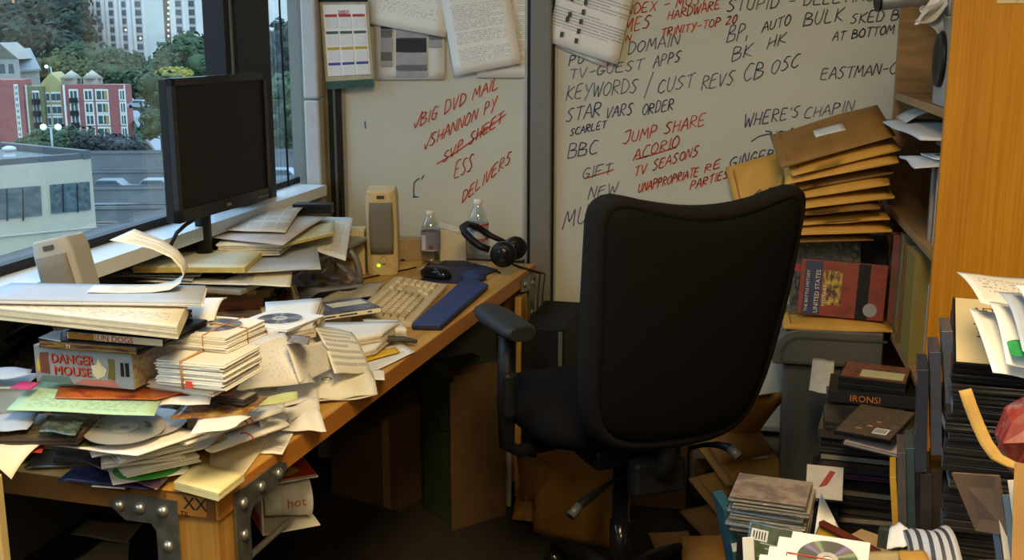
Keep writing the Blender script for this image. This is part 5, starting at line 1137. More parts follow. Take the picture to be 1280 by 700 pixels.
sheet('white_leaflet', [(196, 508), (262, 506), (270, 494), (212, 492)], .892, PAPER, 'folded white leaflet standing slightly open right of the green sheet', 'leaflet', bend=.008)
sheet('magenta_card', [(12, 485), (38, 487), (50, 478), (26, 477)], .918, M('magenta_card', (.45, .02, .12), .6), 'magenta card at the left of the cartoon box', 'card', rip=0)
for k, (q, z, l) in enumerate([([(-40, 492), (32, 484), (52, 470), (-20, 468)], .906, 'bluish white sheet left of the cartoon box, lowest of two'), ([(-40, 478), (38, 472), (40, 462), (-30, 462)], .925, 'bluish white sheet left of the cartoon box, upper of two')]): sheet('paper_sheet', q, z, DAYLIT, l, rip=.002)
# --- sleeves and bundles right of the box
bundle('paper_stack', [(250, 530), (345, 518), (362, 475), (262, 482)], .897, .146, 14, PAPER, 'stack of papers carrying the rubber banded sleeve bundles', side=EDGE, jit=.008, base=True)
sheet('red_booklet', [(150, 497), (290, 494), (300, 480), (170, 480)], .9005, art('dark_red_booklet', [(.16, .03, .02), (.28, .06, .04), (.10, .03, .02)], 3), 'dark red booklet under the sleeve bundle with the banded disc', 'booklet', rip=.0004)
c = at_z(252, 469, .918); o = sleeve('disc_sleeve_bundle', (c.x, c.y, .903), R(-6), 'sleeve bundle with a rainbow disc and a tan band, right of the cartoon box', None, True, disc_mat('rainbow_disc_face', (.34, .31, .26)), .128, .018, n=6, cat='disc sleeves')
band_on(o, [(-.066, 0, .0), (-.066, 0, .019), (0, 0, .0205), (.066, .0, .019), (.066, 0, .0)], BAND)
q = at_z(262, 447, .96); o = sleeve('disc_sleeve_bundle', (q.x, q.y, .9235), R(-4), 'thick bundle of disc sleeves held by a tan band with red print', None, False, None, .126, .046, n=16, cat='disc sleeves')
band_on(o, [(-.012, -.066, -.0), (-.014, -.066, .047), (-.012, 0, .048), (-.012, .066, .047), (-.012, .066, .0)], BAND, .0022); MB().box((.0, -.0665, .008), (.012, .002, .012)).build('red_tag', REDBAND, o)
q = at_z(268, 406, 1.0); o = sleeve('disc_sleeve_bundle', (q.x, q.y, .9705), R(-5), 'bundle of disc sleeves with crossed tan bands around a blue disc', None, True, disc_mat('blue_disc_face', (.09, .11, .16), .3), .128, .028, n=9, cat='disc sleeves')
band_on(o, [(.018, -.067, 0), (.018, -.066, .029), (.018, 0, .0305), (.018, .066, .029), (.018, .066, 0)], BAND); band_on(o, [(-.066, .0, 0), (-.066, 0, .029), (0, 0, .0318), (.066, 0, .029), (.066, 0, 0)], BAND)
sheet('folded_mail', [(226, 406), (268, 400), (284, 373), (238, 373)], 1.003, PAPER, 'folded white mail piece sticking out right below the large white sheets', 'mail', bend=.012, rip=.001, thick=.002)
# --- cartoon box and disc cases
a, rz, L = spine_at((37, 476), (178, 488), .915, .14)
bx = tag(empty('disc_box_set', (a.x, a.y, .915), rz), 'grey cartoon disc box set with fat red title lettering', 'box'); print('box L', L)
BL, BW, BH = .19, .14, .066
ARTB = art('cartoon_box_front', [(.22, .24, .27), (.26, .29, .32), (.30, .33, .34)], 3, .35)
ARTS = art('cartoon_box_side', [(.30, .32, .22), (.5, .45, .25), (.45, .20, .10), (.28, .32, .28)], 6, .35)
bevel(MB().box((0, 0, BH / 2), (BL, BW, BH)).build('carton', ARTS, bx), .001)
MB().box((0, -BW / 2 - .0004, BH / 2), (BL - .001, .0008, BH - .001)).build('front_panel', ARTB, bx)
def patch(x0, x1, z0, z1, m, name, poly=None, off=.0012):
    mb = MB(); mb.prism(poly or [(x0, z0), (x1, z0), (x1, z1), (x0, z1)], -BW / 2 - off - .0006, -BW / 2 - off, 0, 'Y'); return mb.build(name, m, bx, fix=True)
patch(0, 0, 0, 0, M('brown_art_print', (.16, .05, .03), .5), 'printed_patch', [(-.084, .018), (-.066, .016), (-.067, .055), (-.083, .053)])
patch(0, 0, 0, 0, M('yellow_art_print', (.55, .42, .05), .5), 'printed_patch', [(-.09, .018), (-.084, .022), (-.086, .046), (-.092, .034)])
patch(0, 0, 0, 0, M('pink_floor_print', (.42, .16, .12), .5), 'printed_patch', [(-.02, .002), (.07, .002), (.056, .013), (.0, .012)])
patch(0, 0, 0, 0, M('teal_floor_print', (.10, .17, .15), .5), 'printed_patch', [(-.09, .002), (-.022, .002), (-.03, .014), (-.08, .013)])
patch(0, 0, 0, 0, M('pale_star_print', (.60, .55, .35), .5), 'printed_patch', [(.018, .022), (.026, .014), (.04, .02), (.046, .032), (.036, .04), (.03, .05), (.026, .04), (.016, .038)])
patch(0, 0, 0, 0, M('dark_olive_print', (.13, .11, .02), .5), 'printed_patch', [(.046, .016), (.060, .014), (.061, .05), (.048, .051), (.05, .034)])
patch(.072, .078, .022, .046, BLACKP, 'rating_mark'); patch(.081, .088, .022, .046, BLACKP, 'rating_mark')
REDT = M('red_title_print', (.55, .06, .03), .45); SHD = M('black_title_shadow', (.02, .015, .015), .5)
for s, x, z in (('DANGER', -.062, .038), ('MOUSE', -.058, .017)):
    text(s, .0225, SHD, bx, (x + .0012, -BW / 2 - .0013, z - .0014), (math.pi / 2, 0, 0), 'title_shadow', .0003, .92 if s == 'DANGER' else 1.0)
    text(s, .0225, REDT, bx, (x, -BW / 2 - .0021, z), (math.pi / 2, 0, 0), 'title_lettering', .0004, .92 if s == 'DANGER' else 1.0)
DV = dict(L=.19, W=.135, T=.0145)
zt = .915 + BH
def dvd(p0, p1, z, label, **k):
    a, rz, L = spine_at(p0, p1, z, .135); return case('dvd_case', (a.x, a.y, z), rz, k.pop('L', .19), .135, k.pop('T', .0145), label, 'disc case', **k)
dvd((40, 434), (182, 445), zt + .0005, 'black disc case with red and gold spine print directly on the cartoon box', spine=art('dark_red_gold_spine', [(.02, .02, .03), (.12, .03, .03), (.28, .20, .05), (.02, .025, .04)], 3), title='TY', tcol=PAPER, tsize=.008)
o = dvd((74, 423), (215, 435), zt + .0155, 'disc case with a cream spine and red SUN DOGS lettering', spine=M('cream_spine', (.80, .68, .44), .5, .03))
text('SUN DOGS', .0145, M('red_spine_ink', (.6, .07, .02), .5), o, (-.040, -.0685, .0022), (math.pi / 2, 0, 0), 'spine_lettering', .0003, 1.06)
MB().box((-.065, -.0682, .0073), (.05, .0006, .011)).build('spine_picture', art('bright_spine_picture', [(.05, .12, .05), (.4, .3, .03), (.45, .06, .03), (.08, .05, .02)], 7), o)
sheet('white_card', [(48, 422), (76, 427), (78, 413), (66, 414)], zt + .0165, DAYLIT, 'bluish white card sticking out left of the cream spined disc case', 'card', rip=0)
dvd((58, 409), (190, 421), zt + .031, 'dark disc case with a brown spine directly below the thick printout', spine=art('brown_black_spine', [(.02, .02, .02), (.14, .07, .02), (.03, .03, .035)], 3))
zp = zt + .047
bundle('printout_stack', [(-45, 381), (221, 409), (234, 380), (-25, 370)], zp + .022, .021, 5, printed('printout_text', (.72, .66, .52), rows=22, words=30, thr=.5, margin=.05), 'thick cream printout stack with small print above the disc cases', side=M('cream_stack_edge', (.66, .58, .40), .8, .1, 60), jit=.002, rip=.0003)
bundle('white_sheets', [(-45, 374), (251, 379), (257, 357), (15, 354)], zp + .034, .008, 3, DAYLIT, 'long white sheets on top of the thick printout stack', side=PAPER, jit=.003, rip=.0004)
# the curled sheet
near = [(108, 365), (150, 366), (190, 365), (212, 362), (225, 354), (229, 345), (226, 335), (214, 322), (190, 311), (165, 305), (137, 300)]
far = [(118, 356), (156, 356), (196, 355), (217, 351), (230, 343), (235, 334), (233, 325), (222, 312), (204, 300), (186, 293), (168, 286)]
zc = zp + .036
def curl(u, v):
    s = u * (len(near) - 1); i = min(int(s), len(near) - 2); f = s - i
    pn = (near[i][0] * (1 - f) + near[i + 1][0] * f, near[i][1] * (1 - f) + near[i + 1][1] * f); pf = (far[i][0] * (1 - f) + far[i + 1][0] * f, far[i][1] * (1 - f) + far[i + 1][1] * f)
    tn = (EYE - zc) / -ray(160, 366).z; tf = (EYE - zc) / -ray(160, 356).z
    return at_d(*pn, tn) * (1 - v) + at_d(*pf, tf) * v
o = MB().grid(curl, 30, 4, .0006, 0).build('curled_sheet', printed('wide_line_print', rows=9), recenter=True, fix=True); tag(o, 'white ruled sheet curling up and over at its right end', 'paper')
# --- middle heap: loose letters sloping down to the desk edge
LW = 'loose letters on the desk pile'
bundle('paper_stack', [(338, 500), (394, 486), (405, 445), (335, 452)], .893, .142, 14, PAPER, 'stack of papers under the white sleeve with the dark disc', side=EDGE, jit=.008, base=True)
c = at_z(350, 402, .897); sleeve('disc_sleeve', c, R(-12), 'white sleeve with a dark disc in the middle of the desk', None, True, GREYD, .136, .006, n=2)
sheet('paper_sheet', [(300, 520), (400, 500), (395, 470), (300, 475)], [.80, .77, .79, .82], PAPER, 'white sheet lowest of the letters in the middle of the desk', rip=.002)
sheet('letter', [(288, 491), (393, 479), (356, 416), (306, 430)], [.865, .815, .905, .912], P_LET, 'letter with sparse text sloping towards the camera in the middle of the pile', rip=.0018)
sheet('letter', [(374, 479), (428, 458), (402, 428), (358, 432)], [.83, .80, .872, .90], P_LET, 'small letter with short text lines right of the sparse letter', rip=.0015)
sheet('letter', [(418, 468), (464, 466), (440, 416), (390, 405)], [.815, .782, .835, .88], P_WIDE, 'letter with long text lines bending over the right side of the pile', bend=.012, rip=.001)
sheet('brown_ticket', [(358, 426), (386, 431), (388, 420), (364, 418)], .912, art('brown_ticket_print', [(.10, .05, .03), (.3, .18, .08)], 6), 'small brown printed ticket below the sleeve with the dark disc', 'ticket', rip=0)
sheet('brown_ticket', [(314, 416), (335, 415), (330, 407), (316, 408)], .906, M('dark_red_ticket', (.2, .06, .03), .6), 'dark red ticket between the two disc sleeves', 'ticket', rip=0)
# white plastic mailer, open at its far end
Pm = [at_z(378, 507, DZ + .006), at_z(472, 493, DZ + .006), at_z(466, 466, DZ + .02), at_z(388, 474, DZ + .03)]
mb = MB(); f0 = quadf(Pm, 0, .003, 5); mb.grid(lambda u, v: f0(u, v) + Vector((0, 0, .034 * math.sin(math.pi * min(1, max(0, u))) ** .7 * (v ** .6) + .004 * math.sin(11 * u + 7 * v))), 14, 10, .001)
mb.grid(lambda u, v: f0(u, v) - Vector((0, 0, .004)), 8, 6, .001)
o = mb.build('plastic_mailer', M('white_mailer_plastic', (.70, .67, .56), .4, .03), recenter=True, fix=True); tag(o, 'crumpled white plastic mailer gaping open at the right desk edge', 'mailer')
lc = f0(.30, .40) + Vector((0, 0, .034 * math.sin(math.pi * .3) ** .7 * .4 ** .6 + .006)); MB().lathe([(.009, 0), (.011, 0), (.011, .001), (.009, .001), (.009, 0)], 20, c=lc - Vector(o.location), cap=False).build('stamp_ring', M('grey_stamp_ink', (.15, .15, .15), .6), o)
# rolled and banded strips at the front
for k, (p0, p1, z, l) in enumerate([((205, 567), (330, 515), .80, 'rolled white paper with a red band, lowest of three in front'), ((228, 560), (342, 511), .825, 'rolled white paper with two red bands, middle of three in front'), ((262, 569), (352, 528), .79, 'rolled white paper nearest to the sticky note pad')]):
    a, b = at_z(*p0, z), at_z(*p1, z + .01); d = (b - a).normalized(); ln = (b - a).length; r = empty('rolled_paper', a); r.rotation_euler = (0, 0, math.atan2(d.y, d.x)); tag(r, l, 'paper roll')
    m = Matrix.Rotation(math.pi / 2, 4, 'Y'); mb = MB()
    for q in range(3): mb.v
    sec = [(.0, .012, .003), (.25, .014, .005), (.7, .016, .006), (1, .022, .008)]; n = 14
    for s, wy, wz in sec:
        for q in range(n): aa = 2 * math.pi * q / n; mb.v.append((s * ln, wy * math.cos(aa), wz * math.sin(aa) + .008))
    for i in range(3):
        for q in range(n): mb.face([i * n + q, i * n + (q + 1) % n, (i + 1) * n + (q + 1) % n, (i + 1) * n + q], 0, None, True)
    mb.face(list(range(n))[::-1]); mb.face(list(range(3 * n, 4 * n))); mb.build('roll', PAPER, r, fix=True)
    for s in ([.72], [.62, .68], [.5])[k]: MB().tube([(s * ln, (.0165) * math.cos(2 * math.pi * q / 16), .0068 * math.sin(2 * math.pi * q / 16) + .008) for q in range(17)], .0012, 5, cap=False).build('rubber_band', REDBAND, r)
sheet('white_envelope', [(330, 548), (362, 528), (355, 505), (318, 518)], [.79, .78, .80, .82], PAPER, 'white envelope right of the rolled papers', 'envelope', rip=.003)
o = case('small_purple_box', at_z(352, 531, DZ + .004), R(8), .045, .03, .012, 'small purple box beside the white card near the desk edge', 'box', body=M('purple_card', (.10, .06, .18), .6))
sheet('printed_card', [(325, 567), (353, 568), (368, 540), (340, 538)], DZ + .003, printed('card_print', rows=14, thr=.4), 'printed white card near the right edge of the desk, before the purple box', 'card', rip=.0005)
sheet('crumpled_sheet', [(352, 545), (408, 540), (396, 515), (356, 520)], [DZ + .004, DZ + .003, DZ + .012, DZ + .03], PAPER, 'crumpled white sheet hanging over the desk edge behind the purple box', bend=.008, rip=.004)
sheet('crumpled_sheet', [(362, 530), (400, 514), (398, 500), (352, 512)], [.775, .765, .772, .79], PAPER, 'crumpled white sheet just before the plastic mailer', bend=.006, rip=.003)
sheet('yellow_green_sheet', [(305, 512), (372, 500), (372, 490), (318, 498)], .84, M('yellow_green_paper', (.55, .58, .22), .7), 'yellow green slip under the letters in front', rip=.001)
# --- right rear: blue disc case on envelopes
bundle('envelope_stack', [(388, 434), (478, 418), (500, 402), (392, 404)], .797, .044, 7, PAPER, 'stack of envelopes under the blue disc case', 'envelopes', side=EDGE, jit=.010, rip=.001)
a, rz, L = spine_at((396, 403), (478, 391), .800, .135)
o = case('dvd_case', (a.x, a.y, .801), rz, .18, .135, .0145, 'blue disc case with a cream spine and cream sticker in front of the keyboard', 'disc case', body=M('blue_case_plastic', (.06, .08, .11), .25), cover=art('blue_case_cover', [(.03, .09, .14), (.07, .10, .15), (.16, .15, .20), (.05, .13, .17)], 4, .15), spine=M('cream_spine'), sticker=None)
MB().box((.028, .012, .0156), (.10, .045, .0005)).build('sticker', M('cream_sticker', (.58, .56, .42), .6), o)
for x, w in ((-.055, .03), (-.005, .05), (.055, .012)): MB().box((x, -.0683, .0072), (w, .0006, .004)).build('spine_print', M('dark_label_ink'), o)
bundle('envelope_stack', [(462, 412), (508, 412), (500, 400), (452, 398)], .785, .030, 4, PAPER, 'white envelopes with a red mark sticking out right of the blue case', 'envelopes', side=EDGE, jit=.006)
sheet('red_mark', [(478, 406), (494, 407), (492, 402), (480, 402)], .7875, M('red_print_patch', (.5, .08, .03), .6), 'red slip on the envelopes in front of the keyboard', 'paper', rip=0)
tag(MB().tube([at_z(440, 410, .79), at_z(455, 420, .783), at_z(480, 424, .775), at_z(505, 424, .768), at_z(521, 427, .765)], [.006, .009, .010, .008, .005], 8).build('dark_strap', M('dark_grey_strap', (.05, .048, .045), .6), recenter=True), 'dark grey strap lying across the envelopes beside the wrist rest', 'strap')
bundle('letter_stack', [(408, 452), (470, 436), (488, 420), (405, 428)], .776, .022, 5, PAPER, 'flat stack of letters between the blue case and the desk edge', 'paper stack', side=EDGE, jit=.008)
sheet('printed_sheet', [(448, 474), (519, 440), (500, 428), (430, 452)], DZ + .004, printed('edge_sheet_print', rows=30, thr=.4), 'printed sheet flat on the desk at its right edge in front of the wrist rest', rip=.0006)
sheet('yellow_slip', [(456, 452), (500, 440), (494, 434), (456, 442)], DZ + .009, M('strong_yellow_paper', (.65, .42, .02), .7), 'bright yellow slip on the printed sheet at the desk edge', rip=.0003)
sheet('white_slip', [(452, 474), (481, 476), (480, 464), (456, 462)], DZ + .009, PAPER, 'white slip at the desk edge beside the plastic mailer', rip=.001)
sheet('paper_sheet', [(362, 384), (472, 366), (478, 354), (368, 360)], DZ + .012, M('bluish_grey_paper', (.44, .47, .52), .7), 'bluish sheet behind the blue case below the riser', rip=.002)
sheet('crumpled_sheet', [(385, 388), (470, 372), (482, 354), (440, 362)], DZ + .026, M('brownish_paper', (.42, .37, .28), .8), 'brownish crumpled sheet between the blue case and the keyboard', rip=.005, bend=.004)
tag(MB().tube([at_z(388, 376, DZ + .03), at_z(400, 370, DZ + .034), at_z(425, 366, DZ + .032), at_z(446, 362, DZ + .028)], [.006, .011, .010, .005], 8).build('black_pouch', BLACKP, recenter=True), 'slim black pouch lying behind the blue disc case', 'pouch')
# clear plastic bag with bits
bc = at_z(412, 353, DZ + .02); bagr = tag(empty('plastic_bag', bc, R(10)), 'clear plastic bag of small coloured bits under the riser', 'bag')
mb = MB(); mb.lathe([(.02, -.004), (.085, .0), (.095, .012), (.07, .035), (.045, .05), (.012, .062), (.006, .075)], 18, m=Matrix.Diagonal((1, .7, 1, 1)), smooth=False)
rnd = random.Random(4)
mb.v = [(x + rnd.uniform(-.007, .007), y + rnd.uniform(-.007, .007), z + rnd.uniform(-.004, .004)) for x, y, z in mb.v]; mb.build('film', glass('bag_film', (.85, .88, .92), .16, .12), bagr)
for k in range(14):
    MB().box((rnd.uniform(-.06, .06), rnd.uniform(-.04, .04), rnd.uniform(.006, .022)), (rnd.uniform(.012, .03), rnd.uniform(.01, .02), .006), rnd.uniform(0, 3)).build('coloured_bit', [M('bit_red', (.3, .05, .05), .5), M('bit_gold', (.4, .28, .08), .5), M('bit_blue', (.04, .05, .25), .5), M('bit_white', (.5, .5, .5), .5)][k % 4], bagr)
sheet('red_leaflet', [(350, 392), (384, 390), (372, 366), (344, 362)], DZ + .045, art('dark_red_leaflet', [(.12, .03, .04), (.22, .08, .09), (.10, .06, .09)], 5), 'dark red leaflet at the foot of the gold tube leg', 'leaflet', rip=.003)
sheet('paper_sheet', [(330, 400), (385, 396), (376, 384), (325, 386)], DZ + .05, CREAM, 'cream sheet behind the sleeve with the dark disc', rip=.004)
# --- books and sheets on and before the riser
def book(p0, p1, z, W, T, label, m, edge=None):
    a, rz, L = spine_at(p0, p1, z, W); o = bevel(MB().box((0, 0, T / 2), (L, W, T)).build('book', m), .002); o.location = (a.x, a.y, z); o.rotation_euler = (0, 0, rz); return tag(o, label, 'book')
bk1 = book((250, 390), (330, 386), .80, .14, .036, 'dark red book under the loose sheets in front of the riser, lower of two', art('dark_red_book', [(.10, .02, .015), (.17, .04, .03)], 5))
bk2 = book((246, 374), (338, 372), .837, .15, .022, 'dark brown book with gold print on its spine below the loose sheets', art('dark_brown_book', [(.04, .022, .012), (.08, .05, .02)], 5))
for k in range(4): MB().box((-.06 + .035 * k, -.0755, .015), (.026, .001, .012)).build('spine_print', M('old_gold_print', (.20, .13, .03), .5), bk2)
bundle('magazine_stack', [(248, 395), (345, 392), (350, 370), (240, 372)], .798, .046, 6, art('magazine_cover', [(.05, .05, .06)]), 'magazines lying under the dark red book', 'magazine stack', side=M('shaded_magazine_edge'), jit=.006)
sheet('printed_sheet', [(170, 352), (363, 359), (366, 337), (240, 336)], .884, P_ROW, 'wide sheet with rows of small print at the front of the riser', rip=.0006)
sheet('paper_sheet', [(310, 356), (362, 359), (366, 338), (322, 338)], .8875, CREAM, 'cream sheet on the right end of the printed row sheet', rip=.0006)
for k, (q, l) in enumerate([([(124, 343), (240, 352), (250, 334), (150, 332)], 'white sheet fanned out left of the pad, lowest'), ([(140, 346), (250, 346), (262, 332), (160, 330)], 'white sheet fanned out left of the pad, middle'), ([(148, 337), (262, 341), (262, 326), (170, 327)], 'white sheet fanned out left of the pad, topmost')]): sheet('paper_sheet', q, .890 + .006 * k, DAYLIT, l, rip=.001)
bundle('white_sheets', [(290, 340), (401, 335), (395, 301), (300, 304)], .908, .006, 3, DAYLIT, 'white folded sheets right of the yellow pad on the riser', side=PAPER, jit=.003)
bundle('legal_pad', [(166, 334), (306, 334), (334, 309), (212, 314)], .926, .015, 8, printed('pad_ruled', (.66, .68, .55), (.45, .55, .5), rows=20, words=2, thr=.5, margin=.02), 'yellow legal pad with a pale green ruled top sheet on the riser', 'note pad', side=M('pad_yellow_edge', (.60, .50, .16), .8, .15, 60), jit=.001, rip=.0002)
sheet('form_sheet', [(362, 303), (432, 327), (441, 272), (405, 272)], [.915, .885, .925, .93], P_FORM, 'form sheet with ruled boxes hanging over the right end of the riser', rip=.001)
bundle('note_block', [(352, 306), (417, 291), (418, 276), (392, 279)], .944, .008, 4, M('pale_green_note', (.58, .60, .40), .8), 'pale green note block with yellow edges on the form sheet', 'note pad', side=M('pad_yellow_edge'), jit=.001, rip=.0002)
bundle('magazine_stack', [(270, 306), (350, 306), (385, 280), (300, 278)], .946, .032, 5, PAPER, 'stack of papers on the riser behind the legal pad', 'paper stack', side=EDGE, jit=.006)
sheet('lavender_sheet', [(238, 295), (354, 307), (408, 272), (285, 264)], .956, LAV, 'pale lavender printed sheet below the monitor', rip=.001, bend=.004)
sheet('kraft_folder', [(330, 300), (368, 300), (412, 268), (385, 264)], .950, M('kraft_folder_card', (.40, .26, .11), .8), 'brown folder edge right of the dense printed sheet', 'folder', rip=.0005)
sheet('dense_printed_sheet', [(275, 288), (357, 291), (387, 253), (290, 256)], .968, P_DENSE, 'densely printed grey sheet arching below the monitor', bend=.012, rip=.0008)
o = case('black_adapter', at_z(392, 266, .958), R(10), .12, .05, .03, 'black adapter box behind the dense printed sheet', 'adapter')
o = case('dark_device', at_z(262, 292, .885), R(-35), .10, .06, .05, 'small dark grey device below the monitor corner', 'device', body=M('blue_grey_plastic', (.10, .12, .14), .35))
# --- desk telephone at the far left
c = at_z(22, 446, .80); ph = tag(empty('desk_telephone', (c.x + .03, c.y, .752), R(-28)), 'black desk telephone at the left edge behind the disc cases', 'telephone')
mb = MB(); mb.hexa([(-.10, -.11, 0), (.10, -.11, 0), (.10, .11, 0), (-.10, .11, 0), (-.10, -.11, .03), (.10, -.11, .03), (.10, .11, .11), (-.10, .11, .11)]); bevel(mb.build('body', BLACKP, ph), .006, 3)
tl = math.atan2(.08, .22)
for i in range(4):
    for j in range(3): MB().rbox((.01 + .026 * j, -.075 + .026 * i, .0445 + .0095 * i), (.018, .014, .007), .002, mat=Matrix.Rotation(tl, 4, 'X')).build('key', BLACKG, ph)
MB().box((.035, .075, .0985), (.10, .035, .003), mat=Matrix.Rotation(tl, 4, 'X')).build('display', M('blue_grey_display', (.10, .14, .18), .2), ph)
MB().tube([(-.062, -.10, .06), (-.062, -.08, .075), (-.062, 0, .10), (-.062, .08, .125), (-.062, .10, .125)], [.026, .03, .018, .03, .026], 10).build('handset', BLACKG, ph)
# --- storage below the desk and at the frame edge
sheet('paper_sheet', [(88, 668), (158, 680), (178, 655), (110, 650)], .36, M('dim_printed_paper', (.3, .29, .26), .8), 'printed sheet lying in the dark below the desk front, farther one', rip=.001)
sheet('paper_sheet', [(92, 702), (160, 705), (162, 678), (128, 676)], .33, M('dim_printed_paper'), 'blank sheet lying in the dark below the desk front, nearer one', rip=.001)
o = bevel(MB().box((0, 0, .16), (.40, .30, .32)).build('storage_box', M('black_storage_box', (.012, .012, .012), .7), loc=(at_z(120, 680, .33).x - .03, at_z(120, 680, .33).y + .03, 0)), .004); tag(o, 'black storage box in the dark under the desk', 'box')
c = at_d(4, 650, 1.35); o = bevel(MB().box((-.15, 0, .4925), (.30, .02, .985)).build('cabinet_panel', M('cream_cabinet_paint', (.50, .40, .18), .5, .03)), .002); o.location = (c.x, c.y, 0); o.rotation_euler = (0, 0, YAW); tag(o, 'cream painted upright panel of which only an edge shows at the lower left', 'panel')
# ================================================================== BOOKCASE CONTENTS (bookcase axes: x into the shelf, y away from the camera)
def bkbox(name, x0, x1, y0, y1, z0, z1, m, label, cat, group=None, lean=0, bev=.002, front=None):
    o = bevel(MB().box((0, 0, (z1 - z0) / 2), (x1 - x0, y1 - y0, z1 - z0)).build(name, m), bev)
    o.matrix_world = BM @ Matrix.Translation(((x0 + x1) / 2, (y0 + y1) / 2, z0 + .0005)) @ Matrix.Rotation(R(lean), 4, 'X'); return tag(o, label, cat, group)
GOLDB = M('olive_gold_board', (.22, .16, .035), .7, .1, 20)
o = bkbox('box_file', .0, .27, .24, .38, .655, .945, GOLDB, 'thick olive gold box file standing on the lower shelf', 'box file'); MB().box((.0, .0, .2915), (.25, .12, .002)).build('lid_top', M('grey_olive_top', (.20, .17, .09), .7), o)
o = bkbox('book', .0, .26, .45, .475, .658, .945, art('mottled_red_olive_cover', [(.16, .13, .06), (.14, .11, .04), (.20, .07, .05), (.10, .09, .05)], 3), 'tall book with mottled cover leaning on the olive gold box file', 'book', lean=8)
bkbox('book', .01, .27, .56, .60, .657, .95, art('pale_olive_cover', [(.16, .14, .06), (.22, .19, .10)], 3), 'broad dull olive book upright behind the leaning one', 'book', lean=4)
bkbox('book', .0, .25, .65, .70, .657, .93, art('olive_pink_cover', [(.14, .12, .06), (.25, .09, .09), (.16, .14, .08)], 3), 'olive and pink book at the far end of the lower shelf', 'book', lean=2)
o = bkbox('book', .02, .25, .12, .15, .655, .89, M('pale_grey_book', (.32, .32, .33), .6), 'pale grey book in the shadow at the near end of the lower shelf', 'book')
SPC = [((.30, .30, .30), 'light grey'), ((.07, .06, .06), 'blackish'), ((.17, .09, .06), 'rust brown'), ((.34, .34, .35), 'silvery'), ((.12, .07, .05), 'dark brown'), ((.05, .05, .055), 'near black'), ((.24, .23, .21), 'stone grey'), ((.04, .035, .03), 'sooty')]
y = .05
for k, (c_, n_) in enumerate(SPC):
    w = (.020, .016, .018, .012, .022, .026, .018, .03)[k]
    bkbox('upright_case', .015 + .003 * (k % 3), .155, y, y + w, .993, 1.183 + .004 * (k % 2), M('case_spine_' + n_.replace(' ', '_'), c_, .35), f'{n_} disc case on the middle shelf, {["first", "second", "third", "fourth", "fifth", "sixth", "seventh", "eighth"][k]} from the near side', 'disc case', 'upright cases on the middle shelf', bev=.001); y += w + .002
def shelf_sheet(name, pts, z, m, label, bend=.01, th=.0012, cat='paper'):
    P = [bkp(x, y, z) for x, y in pts]; _sd[0] += 1
    return tag(MB().grid(quadf(P, bend, .003, _sd[0]), 10, 6, th).build(name, m, recenter=True, fix=True), label, cat)
GP = M('greyish_paper', (.50, .51, .53), .8, .05)
shelf_sheet('paper_sheet', [(-.05, .30), (-.05, .05), (.2, .05), (.2, .26)], 1.192, GP, 'greyish sheets sticking out over the upright cases on the middle shelf', .008, .004)
c = bkp(.06, .16, 1.208); o = sleeve('disc_sleeve', c, R(8), 'open disc sleeve with a dark window on the sheets of the middle shelf', None, True, GREYD, .13, .003)
shelf_sheet('paper_sheet', [(-.06, .68), (-.04, .06), (.22, .05), (.2, .6)], 1.255, GP, 'wide grey sheet below the upper shelf edge, sticking out', .004, .003)
bundle_ = MB()
for k in range(5): bundle_.box((.15 + .004 * (k % 2), .40, .006 + .012 * k), (.20, .52, .0105))
o = bundle_.build('paper_stack', M('grey_paper_edge', (.36, .36, .36), .8, .1)); o.matrix_world = BM @ Matrix.Translation((.05, 0, .994 + .2)) ; tag(o, 'stack of grey papers deep in the middle shelf', 'paper stack')
o2 = bkbox('storage_box', .12, .34, .30, .66, .993, 1.192, M('dark_brown_box', (.10, .06, .035), .8), 'dark brown box at the back of the middle shelf', 'box')
shelf_sheet('folded_sheet', [(-.005, .74), (-.01, .50), (.14, .48), (.14, .72)], 1.262, M('pale_folded_paper', (.46, .47, .45), .8), 'folded pale sheet at the far end just below the upper shelf', .03, .002)
# upper shelf: boxy grey loudspeaker, thin sleeve, cases, papers, tube
sp = tag(empty('shelf_speaker', bkp(.005, .04, 1.334), R(1.8)), 'grey boxy loudspeaker with a dark round cone on the upper shelf', 'speaker')
bevel(MB().box((.09, .085, .105), (.18, .17, .21)).build('cabinet', M('grey_speaker_box', (.27, .26, .23), .6, .04), sp), .004)
MB().lathe([(.001, -.004), (.02, -.006), (.05, .004), (.062, .008), (.066, .004), (.066, -.002)], 28, c=(-.0035, .085, .11), m=Matrix.Rotation(-math.pi / 2, 4, 'Y')).build('cone', BLACKP, sp)
bkbox('thin_sleeve', .01, .18, .226, .232, 1.334, 1.55, M('white_sleeve_board', (.55, .54, .55), .6), 'thin white sleeve upright beside the boxy loudspeaker', 'record sleeve', bev=.0005)
bkbox('thin_sleeve', .01, .18, .234, .246, 1.334, 1.55, M('purple_brown_sleeve', (.12, .07, .08), .6), 'thin dull purple sleeve behind the white one on the upper shelf', 'record sleeve', bev=.0005)
for k in range(6):
    bkbox('small_case', .012, .14, .05 + .022 * k, .068 + .022 * k, 1.5455, 1.660, M('small_case_' + str(k % 3), [(.30, .28, .24), (.10, .09, .08), (.22, .13, .09)][k % 3], .4), f'small {["pale", "dark", "brown"][k % 3]} case on top of the boxy loudspeaker, {["first", "second", "third", "fourth", "fifth", "sixth"][k]} from the near side', 'disc case', 'small cases on the loudspeaker', bev=.001)
rnd = random.Random(9)
